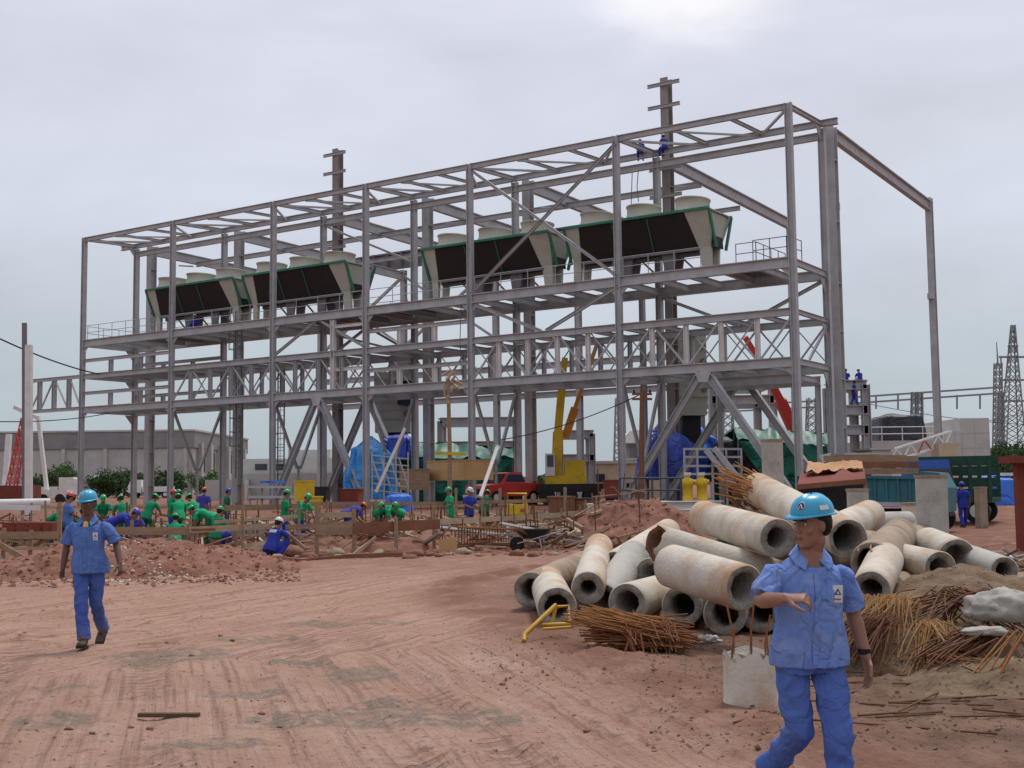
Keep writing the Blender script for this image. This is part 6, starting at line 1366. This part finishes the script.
t, P = vehicle('blue_truck', 'truck with a blue roofed cab behind the thick square post', 'truck', q, R(-10)); side(P, [(-.8, .8), (.8, .8), (.85, 1.6), (.7, 2.5), (-.8, 2.5)], 2.0).build('cab', M['truck_blue'], t); side(P, [(-.5, 1.65), (.9, 1.65), (.72, 2.15), (-.5, 2.15)], 2.04).build('window', M['glass'], t); side(P, [(-3.5, .7), (-.9, .7), (-.9, 1.3), (-3.5, 1.3)], 2).build('bed', M['truck_blue'], t)
for x in (-2.6, .2):
    for sy in (-1, 1): wheel(P, t, x, sy * .9, .45, .28)
q = grd(957, 49); t, P = vehicle('stake_truck', 'dark green stake sided truck behind the man walking away on the right', 'truck', q, R(-30))
side(P, [(-1.5, .8), (1.5, .8), (1.5, 1.0), (-1.5, 1.0)], 2.2).build('bed', M['truck_green'], t)
for sy in (-1, 1):
    for k in range(5): G().bar(P(-1.45 + k * .72, sy * 1.08, 1.0), P(-1.45 + k * .72, sy * 1.08, 2.55), .14, .08, (0, 1, 0)).build('stake', M['truck_green'], t)
    for z in (1.15, 1.6, 2.05, 2.45): G().bar(P(-1.5, sy * 1.05, z), P(1.5, sy * 1.05, z), .05, .36).build('side_board', M['truck_green'], t)
for x in (-.9, .9):
    for sy in (-1, 1): wheel(P, t, x, sy * .9, .48, .28)
# open shed with a rusty roof and a tan cover
q = grd(832, 35); t = thing('open_shed', q, 'low open shed with rusty roof boards and a crumpled tan cover on top', 'shed')
e0, e1, r0, r1 = at(797, 487, 33), at(866, 481, 33), at(800, 474, 35), at(864, 467, 35)
G().prism([e0, e1, r1, r0], (0, 0, -.06)).build('roof', M['rustred'], t); G().bar(e0 + Vector((0, -.03, 0)), e1 + Vector((0, -.03, 0)), .06, .14).build('fascia', M['wood_r'], t)
G().prism([at(843, 469, 34.6), at(866, 481, 32.96), at(826, 484.5, 32.96)], (0, .05, .04)).build('gable', M['rustred'], t)
for p in (e0, e1): G().bar(Vector((p.x, p.y + .1, gz(p.x, p.y))), Vector((p.x, p.y + .1, p.z - .05)), .1, .1, (0, 1, 0)).build('post', M['wood'], t)
G().box((at(798, 480, 36).x, 36, gz(8, 36)), (at(864, 480, 36).x, 36.1, 1.9)).build('dark_interior_wall', M['dark'], t)  # near-black wall: the shade of the interior is put into its colour
o = sheet('tan_cover', (at(806, 472, 34.4), at(863, 468, 34.4), at(862, 461, 35.6), at(808, 462, 35.6)), 20, 6, 'tarp_t', t, fold=.09, seed=4)
o = G().prism([at(819, 455, 60), at(831, 453, 60), at(829, 460, 60), at(823, 464, 60)], (0, .05, 0)).build('paper_sheet', M['paper']); tag(o, 'white sheet pinned on the green shelter beside the tall double column', 'sheet')
# blue bundle, red post, container at the right edge
cover('blue_bundle', 987, 1019, 476, 513, 60, 2.2, 'tarp_b', 'stack wrapped in a bright blue tarpaulin at the right edge', 'bundle', 17, .97, .04, e=.16)
o = G().box((at(990, 472, 61).x, 60.4, 1.9), (at(1010, 472, 61).x, 61.4, 2.05)).build('white_board', M['whitepaint']); tag(o, 'white panel lying on top of the blue bundle', 'panel')
q = grd(1021, 30); t = thing('red_stall', q, 'red painted post and roof edge of a stall at the right edge', 'stall')
G().box((at(1017, 470, 30).x, 30, q.z), (at(1026, 470, 30).x, 30.25, 2.15)).build('post', M['rustred'], t); G().box((at(1004, 464, 30).x, 29.6, 2.13), (at(1060, 464, 30).x, 30.35, 2.3)).build('roof', M['rustred'], t); G().box((at(1050, 470, 30).x, 30, q.z), (at(1060, 470, 30).x, 30.25, 2.13)).build('post', M['rustred'], t)
# crates, cabinets, tool box
def crate(name, px0, px1, py0, py1, D, dep, mt, label, cat, yaw=0., lid=None):
    a, b = at(px0, py0, D), at(px1, py1, D); c = Vector(((a.x + b.x) / 2, D + dep / 2, 0)); zb = b.z; w = (b.x - a.x) / 2; t = thing(name, (c.x, c.y, zb), label, cat); X = Matrix.Translation((c.x, c.y, 0)) @ Matrix.Rotation(yaw, 4, 'Z')
    G().box((-w, -dep / 2, zb), (w, dep / 2, a.z), X).build('body', M[mt], t); G().box((-w - .04, -dep / 2 - .04, a.z + .002), (w + .04, dep / 2 + .04, a.z + .06), X).build('lid', M[lid or mt], t)
    for sx in (-1, 1): G().box((sx * w * .6 - .05, -dep / 2 - .025, zb), (sx * w * .6 + .05, -dep / 2 - .002, a.z), X).build('batten', M[mt], t)
    return t
crate('plywood_crate', 438, 478, 461, 480, 66, 4, 'ply', 'large tan plywood crate left of the red pickup', 'crate', .5)
crate('plywood_crate', 400, 424, 470, 490, 67, 3, 'wood', 'brown plywood crate behind the thick left middle column', 'crate', .2)
crate('plywood_crate', 552, 572, 498, 513, 45.6, 1.2, 'wood_r', 'brown timber crate behind the barricade, below the yellow crane', 'crate', .2)
crate('plywood_crate', 574, 599, 500, 512, 45.8, 1.2, 'wood_r', 'red brown timber crate with a dark top, right of the brown one', 'crate', -.1, 'dark')
crate('rusty_tank', 340, 358, 490, 503, 56, 2, 'rustred', 'rust brown box behind the board fence below the left blue tarpaulin', 'box')
crate('yellow_cabinet', 292, 311, 482, 501, 52, 1.4, 'yel', 'yellow cabinet behind the pair in green shirts and blue trousers', 'cabinet', .2)
crate('yellow_cabinet', 307, 320, 498, 508, 50, 1.0, 'yel', 'low yellow box right of the yellow cabinet', 'cabinet', .1)
crate('dark_cabinet', 312, 326, 488, 502, 55, 1.2, 'dark', 'black cabinet between the yellow cabinet and the rust brown box', 'cabinet')
def pump(px, lab):
    q = grd(px, 55); t = thing('yellow_pump', q, lab, 'pump', 'yellow pump units'); z1 = at(px, 475, 55).z
    G().box((q.x - .32, 54.7, q.z), (q.x + .32, 55.3, q.z + .25)).build('base', M['yel'], t)
    G().lathe([(.30, q.z + .25), (.32, q.z + .5), (.22, q.z + .55), (.22, z1 - .5), (.27, z1 - .45), (.27, z1 - .2), (.12, z1 - .15), (.10, z1 - .02)], (q.x, 55, 0), 16).build('barrel', M['yel'], t)
    G().cyl((q.x - .33, 55, z1 - .32), (q.x + .33, 55, z1 - .32), .11, n=10).build('valve', M['yel'], t); G().cyl((q.x, 55, z1 - .02), (q.x, 55, z1 + .12), .16, n=12).build('cap', M['whitepaint'], t)
pump(688, 'yellow pump unit left of its twin in front of the brown column'); pump(702, 'yellow pump unit right of its twin, in front of the grey scaffold')
crate('red_box', 604, 619, 481, 498, 58, .5, 'rustred', 'dark red panel box behind the last barricade stake', 'panel')
q = grd(516, 45); t = thing('tool_box', q, 'yellow tool box with a yellow handle frame behind the boards', 'tool box')
a, b = at(507, 505, 45), at(528, 514.5, 45); G().box((a.x, 45, b.z), (b.x, 45.7, a.z)).build('box', M['yel'], t); G().tube([(a.x + .05, 45.3, a.z), at(507.5, 493.5, 45.3), at(526.5, 493.5, 45.3), (b.x - .05, 45.3, a.z)], .04, 6).build('handle_frame', M['yel'], t); G().box((b.x - .28, 44.97, b.z + .1), (b.x - .08, 45, b.z + .22)).build('red_label', M['red'], t)
# white girders lying behind the red mound
for x0, y0, d0, x1, y1, d1, lab in ((588, 508, 43, 668, 505, 45, 'left white girder behind the red mound'), (640, 506, 42, 721, 505, 43, 'middle white girder behind the red mound, longest of three'), (683, 514, 38, 724, 513, 39, 'right white girder beside the orange rebar')):
    a, b = at(x0, y0, d0), at(x1, y1, d1); tag(G().ib(a, b, .45, .3).build('white_girder', M['whitepaint']), lab + ' of the three lying there' if 'three' not in lab else lab, 'girder', 'white girders behind the mound')
# grey scaffold and dark railing at the right bay
q = grd(712, 63); t = thing('grey_scaffold', q, 'grey steel scaffold and stair frame below the right blue tarpaulin', 'scaffold')
for px in (684, 697, 712, 726, 741):
    for dy in (0, 1.6): p = at(px, 448, 63 + dy); G().bar(Vector((p.x, p.y, q.z)), p, .1, .1, (0, 1, 0)).build('post', M['steel'], t)
for y in (449, 457, 466, 474):
    for dy in (0, 1.6): G().bar(at(684, y, 63 + dy), at(741, y, 63 + dy), .09, .11).build('ledger', M['steel'], t)
G().bar(at(706, 450, 62.8), at(740, 492, 62), .2, .25).build('stair_stringer', M['steel'], t); G().bar(at(714, 448, 62.8), at(748, 490, 62), .2, .25).build('stair_stringer', M['steel'], t)
q = grd(650, 52); t = thing('pipe_railing', q, 'dark blue pipe railing behind the white girders', 'railing')
M['railblue'] = mat('slate_blue_paint', (.06, .09, .12), None, .6, 3)
for y in (478, 490): G().cyl(at(619, y, 52), at(682, y, 52), .045, n=6).build('rail', M['railblue'], t)
for px in (620, 636, 652, 668, 681): p = at(px, 478, 52); G().cyl(Vector((p.x, p.y, gz(p.x, p.y))), p, .05, n=6).build('post', M['railblue'], t)
q = grd(380, 60); t = thing('grey_scaffold', q, 'light grey stair scaffold in front of the left blue tarpaulins', 'scaffold')
for px in (372, 384, 396, 408):
    p = at(px, 452, 62); G().bar(Vector((p.x, p.y, q.z)), p, .06, .06, (0, 1, 0)).build('post', M['rail'], t)
for k in range(6): G().bar(at(371, 455 + k * 7, 62), at(409, 459 + k * 7, 62), .05, .06).build('ledger', M['rail'], t)
for k in range(4): G().bar(at(372 + k * 9, 458, 61.6), at(381 + k * 9, 486, 61.6), .06, .06).build('diagonal', M['rail'], t)
G().bar(at(405, 428, 60), at(376, 492, 60), .14, .14, (0, 1, 0)).build('brace', M['steel_pale'], t)
G().bar(at(497, 448, 58), at(480, 497, 56), .16, .16, (0, 1, 0)).build('prop', M['steel_pale'], SF)
q = grd(290, 66); t = thing('work_tables', q, 'grey work platform with blue tops behind the left yellow cabinet', 'platform')
for x0, x1, y in ((248, 290, 487), (262, 284, 482), (250, 300, 497)): G().bar(at(x0, y, 66), at(x1, y, 66), 1.0, .12).build('top', M['steel' if y > 483 else 'tarp_b'], t)
for px in (250, 262, 276, 290): p = at(px, 487, 66); G().bar(Vector((p.x, p.y, q.z)), p, .1, .1, (0, 1, 0)).build('leg', M['steel'], t)
# ------------------------------------------------------------------ buildings
M['wall_g'] = mat('grey_block_wall', (.47, .465, .44), (.39, .385, .365), .9, .35, .2, 3, stain=(.19, .18, .17), sscale=.12, samt=.6)
M['wall_d'] = mat('hazed_dark_cladding', (.25, .25, .25), (.2, .2, .2), .85, .3, stain=(.1, .1, .1), sscale=.15, samt=.5)  # cladding grey lightened so its colour carries the distant haze
M['wall_l'] = mat('light_concrete_panels', (.5, .5, .47), (.43, .43, .4), .9, .5, .1, stain=(.33, .32, .29), sscale=.25, samt=.5)
D0 = 230; c = grd(100, D0); t = thing('warehouse', c, 'long grey warehouse with a dark upper band behind the left end of the frame', 'building')
def P0(px, py): return at(px, py, D0)
xa, xb = P0(-75, 450).x, P0(193, 450).x; zt, zm, zb = P0(100, 432.5).z, P0(100, 449).z, .3
G().box((xa, D0, zb), (xb, D0 + 46, zm)).build('wall', M['wall_g'], t); G().box((xa, D0 - .35, zm + .05), (xb + .35, D0 + 46, zt)).build('upper_band', M['wall_d'], t)
G().box((xa, D0 - .5, zt + .05), (xb + .5, D0 + 46.3, zt + .4)).build('roof_edge', M['wall_g'], t)
for px in (-20, 22, 64, 106, 148, 186): x = P0(px, 450).x; G().box((x - .35, D0 - .5, zb), (x + .35, D0 - .02, zm)).build('pilaster', M['wall_g'], t)
G().box((xa, D0 - .3, zb), (xb, D0 - .03, zb + 2.2)).build('plinth', M['wall_d'], t)
for k in range(6): y = D0 + 3 + k * 7.5; G().box((xb + .02, y, zb), (xb + .9, y + 1.6, zm + 1)).build('pilaster', M['wall_g'], t)
for k in range(5): y = D0 + 5.6 + k * 7.5; G().box((xb + .02, y, zb + 4.5), (xb + .06, y + 3.6, zm - .6)).build('window', M['glass'], t)
D1 = 125; c = grd(290, D1); t = thing('plant_building', c, 'low grey concrete plant building seen between the left columns', 'building')
for x0, x1, y0, y1, d, mt in ((243, 345, 459, 500, 0, 'wall_l'), (235, 350, 474, 502, -4, 'wall_g'), (288, 330, 450, 459, 3, 'wall_l'), (205, 245, 480, 500, -6, 'wall_g')):
    a, b = at(x0, y0, D1 + d), at(x1, y1, D1 + d); G().box((a.x, D1 + d, .3), (b.x, D1 + d + 10, a.z)).build('block', M[mt], t)
for x in (255, 272): a, b = at(x, 464, D1 - .05), at(x + 12, 470, D1 - .05); G().box((a.x, D1 - .06, b.z), (b.x, D1 - .01, a.z)).build('window', M['glass'], t)
D1 = 108; c = grd(620, D1); t = thing('cream_building', c, 'low cream walled building behind the yellow crane', 'building')
a, b = at(586, 464, D1), at(662, 492, D1); G().box((a.x, D1, .3), (b.x, D1 + 9, a.z)).build('wall', M['cream'], t); G().box((a.x - .2, D1 - .2, a.z + .003), (b.x + .2, D1 + 9.2, a.z + .25)).build('parapet', M['wall_l'], t)
for x in (596, 640): p, r = at(x, 474, D1 - .03), at(x + 9, 482, D1 - .03); w_ = G().box((p.x, D1 - .05, r.z), (r.x, D1 - .01, p.z)).build('window', M['glass'], t)
q = grd(662, 118); t = thing('covered_tank', q, 'dark machinery hall under a white rounded cover behind the wooden power pole', 'tank')
a, b = at(625, 440, 118), at(690, 466, 118); G().box((a.x + .4, 118, .4), (b.x - .4, 124, a.z - .2)).build('machinery', M['wall_d'], t)
for k in range(4): z = .8 + (a.z - 1.2) * k / 3; G().box((a.x, 117.5, z), (b.x, 117.9, z + .22)).build('platform', M['steel'], t)
for k in range(6): x = a.x + (b.x - a.x) * k / 5; G().bar((x, 117.7, .4), (x, 117.7, a.z), .15, .15, (0, 1, 0)).build('post', M['steel'], t)
cover('white_cover', 626, 690, 426, 441, 117.6, 7, 'whitepaint', '', '', 4, .9, .05, parent=t) if False else None
g = G(); ca = [(math.cos(math.pi * k / 10), math.sin(math.pi * k / 10)) for k in range(11)]; h_ = at(655, 427, 118).z - a.z; cx_ = (a.x + b.x) / 2; hw_ = (b.x - a.x) / 2 + .3
g.prism([(cx_ + x * hw_, 117.2, a.z - .3 + h_ * min(1, 1.5 * y)) for x, y in ca], (0, 7, 0)); g.build('cover', M['whitepaint'], t)
# frames behind: small three storey frame on the right, portal in the middle
def rect_frame(label, px0, px1, ys, D, dep, w=.4, ext=0.):
    p0, p1 = at(px0, ys[0], D), at(px1, ys[0], D); t = thing('storey_skeleton', (p0.x, D, .4), label, 'steel frame')
    for p in (p0, p1):
        for dy in (0, dep): G().ib((p.x, D + dy, .3), (p.x, D + dy, p0.z), w, w).build('column', M['steel_pale' if ext else 'steel'], t)
    for y in ys:
        z = at(px0, y, D).z
        for dy in (0, dep): G().ib((p0.x - ext, D + dy, z), (p1.x + .1, D + dy, z), w, w * 1.2).build('beam', M['steel_pale' if ext else 'steel'], t)
        for p in (p0, p1): G().ib((p.x, D, z), (p.x, D + dep, z), w * .8, w).build('cross_beam', M['steel'], t)
    return t
rect_frame('small grey three storey frame on the right with men on its top beam', 838, 865, (385, 410, 430), 84, 3, .55)
rect_frame('low grey portal frame behind the yellow boom', 560, 592, (434, 458), 100, 5, .5)
rect_frame('grey frame far behind, between the thick middle columns', 440, 515, (421, 445), 110, 6, .5)
rect_frame('grey frame far behind in the right bay under the low platform', 712, 772, (384, 400), 96, 6, .6)
for px, D, tu, lab in ((846, 84, 160, 'man in dark blue sitting on top of the small right frame, left of two'), (860, 84, 200, 'man in dark blue sitting at the right end of the small right frame')):
    z = at(838, 385, 84).z + .33; w = worker(SIT, 'blue_d', 'blue_d', 'hat_white' if px > 850 else 'hat_navy', lab); w['group'] = 'men on the small right frame'; p = at(px, 385, 84.0); w.location = (p.x, 84, z - .42); w.rotation_euler = (0, 0, R(tu))
w = worker(RELAX, 'blue_d', 'blue_d', 'hat_navy', 'man in dark blue climbing just below the top beam of the small right frame'); w['group'] = 'men on the small right frame'; p = at(857, 407, 83.4); z = at(838, 410, 84).z + .33; w.location = (p.x, 84, z); w.rotation_euler = (0, 0, R(100))
# black covered tank on a raised slab, white lying jib
q = grd(905, 98); t = thing('raised_platform', q, 'grey raised concrete platform with a white railing under the black cover', 'platform')
a, b = at(862, 441, 98), at(945, 462, 98); G().box((a.x, 98, .4), (b.x, 108, a.z)).build('slab', M['wall_g'], t)
ORG['_'] = Vector()
railing([Vector((a.x, 98.1, a.z)), Vector((b.x, 98.1, a.z))], 1.1, 1.6, .04, 'steel_pale', parent=t)
zt_ = a.z
cover('black_tank_cover', 882, 930, 413, 440.5, 99.5, 5, 'tarp_k', 'black tarpaulin over a long tank on the raised platform at the right', 'tarpaulin', 21, .9, .05)
q = grd(925, 76); t = thing('crane_jib', q, 'white and red lattice crane jib lying raised behind the dump truck', 'crane jib')
e0, e1 = at(890, 463, 76), at(952, 443, 77)
for dz in (0, .75):
    for dy in (0, .7): G().bar(e0 + Vector((0, dy, dz)), e1 + Vector((0, dy, dz)), .1, .1).build('chord', M['whitepaint'], t)
for k in range(9):
    p, r = e0.lerp(e1, k / 9), e0.lerp(e1, (k + 1) / 9); G().bar(p + Vector((0, 0, .75 * (k % 2))), r + Vector((0, 0, .75 * ((k + 1) % 2))), .08, .08).build('lacing', M['red' if k in (4, 5) else 'whitepaint'], t)
G().box((e0.x - .2, 75.8, e0.z - 1.6), (e0.x + 1.4, 77, e0.z)).build('stand', M['whitepaint'], t); G().box((e1.x - 1.2, 76, e1.z - 2.2), (e1.x, 77.4, e1.z)).build('stand', M['cream'], t)
D1 = 130; c = grd(972, D1); t = thing('panel_building', c, 'pale grey panel building with a stepped roof on the right', 'building')
for x0, x1, y0, dd in ((949, 962, 432, 0), (961, 993, 418, .5)):
    a, b = at(x0, y0, D1), at(x1, 470, D1); G().box((a.x, D1 + dd, .3), (b.x, D1 + 12, a.z)).build('wall', M['wall_l'], t)
    n = max(2, int((b.x - a.x) / 1.2))
    for k in range(1, n): x = a.x + (b.x - a.x) * k / n; G().box((x - .03, D1 + dd - .03, .3), (x + .03, D1 + dd - .003, a.z)).build('panel_joint', M['wall_g'], t)
    for k in range(1, 5): z = .3 + (a.z - .3) * k / 5; G().box((a.x, D1 + dd - .036, z - .03), (b.x, D1 + dd - .032, z + .03)).build('panel_joint', M['wall_g'], t)
for x0, x1, y0, D1, mt, lab in ((846, 880, 455, 60, 'cream', 'cream site hut between the double column and the dump truck'), (798, 838, 462, 75, 'wall_l', 'pale low hut right of the green shelter'), (872, 892, 450, 64, 'wall_g', 'grey hut left of the white lattice jib')):
    c = grd((x0 + x1) / 2, D1); t = thing('site_hut', c, lab, 'hut'); a, b = at(x0, y0, D1), at(x1, 480, D1); G().box((a.x, D1, c.z - .2), (b.x, D1 + 3, a.z)).build('wall', M[mt], t); G().box((a.x - .15, D1 - .15, a.z + .003), (b.x + .15, D1 + 3.15, a.z + .1)).build('roof', M['wall_g'], t)
    G().box((a.x + .5, D1 - .03, a.z - 1.2), (a.x + 1.2, D1 - .004, a.z - .5)).build('window', M['glass'], t)
o = G().box((at(864, 462, 44).x, 44, at(864, 466, 44).z), (at(882, 462, 44).x, 44.5, at(864, 461.5, 44).z)).build('red_sign', M['red']); tag(o, 'red box on top of the boards of the dump truck', 'box')
# ---- lattice towers and gantry
def lattice(g, base, top, w0, w1, n, r):
    d = top - base; cs = []
    for k in range(n + 1):
        f = k / n; w = (w0 + (w1 - w0) * f) / 2; c = base + d * f; cs.append([c + Vector((sx * w, sy * w, 0)) for sx, sy in ((-1, -1), (1, -1), (1, 1), (-1, 1))])
    for k in range(n):
        for i in range(4):
            j = (i + 1) % 4; g.bar(cs[k][i], cs[k + 1][i], r, r, (0, 1, 0)); g.bar(cs[k][i], cs[k + 1][j], r * .6, r * .6, (0, 1, .1)); g.bar(cs[k][j], cs[k + 1][i], r * .6, r * .6, (0, 1, .1))
M['galv'] = mat('grey_galvanised_lattice', (.25, .26, .27), (.2, .21, .22), .6, 1)
D1 = 330; b = grd(1013, D1); t = thing('transmission_pylon', b, 'tall lattice transmission pylon at the right edge', 'pylon'); g = G(); lattice(g, b, at(1013, 325, D1), 6.5, .8, 16, .3); g.build('mast', M['galv'], t)
for y, w in ((357, 28), (380, 26), (401, 26), (346, 10)): G().bar(at(1013 - w / 2, y, D1), at(1013 + w / 2, y, D1), .5, .5).build('crossarm', M['galv'], t)
for y, w in ((357, 12), (380, 12)): G().cyl(at(1013 - w, y, D1), at(1013 - w, y + 9, D1), .2, n=6).build('insulator', M['galv'], t)
D1 = 250; b = grd(998, D1); t = thing('lattice_mast', b, 'slender lattice mast left of the tall pylon', 'mast'); g = G(); lattice(g, b, at(998, 363, D1), 1.6, 1.2, 18, .2); g.build('mast', M['galv'], t); G().cyl(at(998, 366, D1), at(996.5, 342, D1), .2, .08, 6).build('spike', M['galv'], t)
q = grd(930, 240); t = thing('substation_gantry', q, 'substation gantry with a long level beam and hanging insulators', 'gantry')
for y in (394, 400): G().bar(at(858, y + 3, 240), at(1003, y - 7, 240), .35, .35).build('beam', M['galv'], t)
for px in (914, 920, 1001): g = G(); lattice(g, grd(px, 240), at(px, 392, 240), 1.3, .8, 14, .2); g.build('column', M['galv'], t)
for px in (876, 898, 957, 980): G().cyl(at(px, 395, 239), at(px, 409, 239), .18, n=6).build('insulator', M['galv'], t)
q = grd(740, 230); t = thing('substation_gantry', q, 'faint substation gantry seen through the right bay', 'gantry')
for y in (405, 411): G().bar(at(700, y + 2, 230), at(815, y - 4, 230), .3, .3).build('beam', M['galv'], t)
for px in (728, 812, 620): g = G(); lattice(g, grd(px, 230), at(px, 398, 230), 2.4, 1.6, 12, .22); g.build('column', M['galv'], t)
wire('transmission_line', [(at(860, 402, 240), at(1100, 425, 240), 1.5), (at(860, 418, 200), at(1060, 398, 240), 3)], 'transmission lines hanging behind the far right column', .06)
# cranes far left
b = grd(18, 100); t = thing('red_crane', b, 'red lattice crane boom leaning beside the white concrete pole', 'crane'); g = G(); lattice(g, grd(8, 100), at(25, 418, 100), .75, .45, 9, .08); g.build('boom', M['red'], t); g = G().box((b.x - 2, 99, b.z), (b.x + 1.5, 101, b.z + 1.6)); g.build('carrier', M['rustred'], t)
b = grd(42, 112); t = thing('white_crane', b, 'white truck crane boom right of the white concrete pole', 'crane'); G().bar(grd(47, 112) + Vector((0, 0, 1)), at(38, 416, 112), .3, .35, (0, 1, 0)).build('boom', M['steel_pale'], t); G().bar(at(38, 418, 112), at(14, 407, 112), .35, .3, (0, 1, 0)).build('jib', M['whitepaint'], t); G().box((b.x - 1.5, 111, b.z + .5), (b.x + 2.6, 113, b.z + 1.2)).build('carrier', M['steel_pale'], t)
[G().cyl((b.x - 1 + k * 1.5, 110.9, b.z + .4), (b.x - 1 + k * 1.5, 111.3, b.z + .4), .42, n=14).build('wheel', M['black'], t) for k in range(3)]
b = grd(6, 125); t = thing('white_crane', b, 'short white crane boom at the left edge', 'crane'); G().bar(grd(4, 125), at(9, 434, 125), .5, .5, (0, 1, 0)).build('boom', M['whitepaint'], t); G().box((b.x - 1.5, 124, b.z), (b.x + 1.5, 126, b.z + 1.8)).build('carrier', M['whitepaint'], t)
# ------------------------------------------------------------------ trees
M['leaf'] = mat('dark_green_leaves', (.03, .07, .022), (.055, .105, .03), .8, 1.3); M['leaf2'] = mat('bright_green_leaves', (.05, .12, .025), (.08, .16, .04), .8, 1.3); M['bark'] = mat('grey_bark', (.12, .095, .07), None, .9, 6)
def tree(px, D, h, w, mt, label, seed, n=2600, cat='tree', name='leafy_tree'):
    b = grd(px, D); r_ = random.Random(seed); t = thing(name, b, label, cat, 'trees behind the site'); g = G(); g.tube([b, b + Vector((.1, 0, h * .35)), b + Vector((0, .1, h * .7))], [w * .05, w * .04, w * .015], 7)
    cl = []
    for k in range(12):
        an = r_.uniform(0, 6.28); rr_ = r_.uniform(.1, .42) * w; c = b + Vector((math.cos(an) * rr_, math.sin(an) * rr_, h * r_.uniform(.35, .86))); cl.append((c, w * r_.uniform(.12, .24))); g.tube([b + Vector((0, 0, h * .3)), b.lerp(c, .6) + Vector((0, 0, h * .1)), c], [w * .025, w * .015, w * .006], 5)
    g.build('trunk', M['bark'], t); g = G()
    for k in range(n):
        c, rad = r_.choice(cl); d = Vector((r_.gauss(0, 1), r_.gauss(0, 1), r_.gauss(0, .8))); d.normalize(); p = c + d * rad * r_.random() ** .4; s = w * .022 * r_.uniform(.7, 1.6)
        p.z = max(p.z, b.z + .1); a = Vector((r_.gauss(0, 1), r_.gauss(0, 1), r_.gauss(0, 1))).normalized() * s; q_ = a.cross(Vector((r_.gauss(0, 1), r_.gauss(0, 1), r_.gauss(0, 1)))).normalized() * s * .6; g.add([p - a, p + q_, p + a, p - q_], [(0, 1, 2, 3)])
    g.build('crown', M[mt], t)
for i, (px, D, h, w, mt, lab) in enumerate(((64, 165, 4.9, 5.5, 'leaf2', 'small bright green tree in front of the warehouse'), (100, 172, 3.4, 6, 'leaf', 'dark round tree above the mixer truck, left of its neighbour'), (118, 175, 3.8, 6.5, 'leaf', 'dark round tree right above the mixer truck'), (136, 170, 3.3, 5.5, 'leaf', 'dark low tree right of the mixer truck'), (165, 165, 3.6, 8, 'leaf', 'wide low bush at the foot of the warehouse between two columns'), (205, 150, 3.2, 5, 'leaf2', 'light bush at the corner of the warehouse'), (40, 160, 3.4, 6, 'leaf', 'dark bush behind the white truck crane'),
    (998, 215, 7.5, 10, 'leaf', 'dull tree below the slender lattice mast'), (1015, 205, 6.8, 9, 'leaf', 'dull tree below the tall pylon'), (1032, 220, 8, 11, 'leaf', 'dull tree cut by the right edge'), (985, 225, 5.5, 9, 'leaf', 'dull tree behind the pale panel building'))): tree(px, D, h, w, mt, lab, i + 3)
# far wooded skyline round the whole site
g = G(); r_ = random.Random(2)
for k in range(26000):
    an = r_.uniform(-1.2, 1.2); d = r_.uniform(560, 640); hh = 5.5 + 3.5 * mnoise.noise(Vector((an * 14, 3, 1))) + 2 * mnoise.noise(Vector((an * 50, 1, 1))); p = Vector((math.sin(an) * d, math.cos(an) * d, .4 + max(1, hh) * r_.random() ** .7)); s = r_.uniform(.6, 1.5)
    a = Vector((r_.gauss(0, 1), r_.gauss(0, 1), r_.gauss(0, 1))).normalized() * s; q_ = a.cross(Vector((r_.gauss(0, 1), r_.gauss(0, 1), r_.gauss(0, 1)))).normalized() * s; g.add([p - a, p + q_, p + a, p - q_], [(0, 1, 2, 3)])
o = g.build('far_wood', M['leaf']); tag(o, 'far low wood along the horizon', 'wood', kind='stuff')
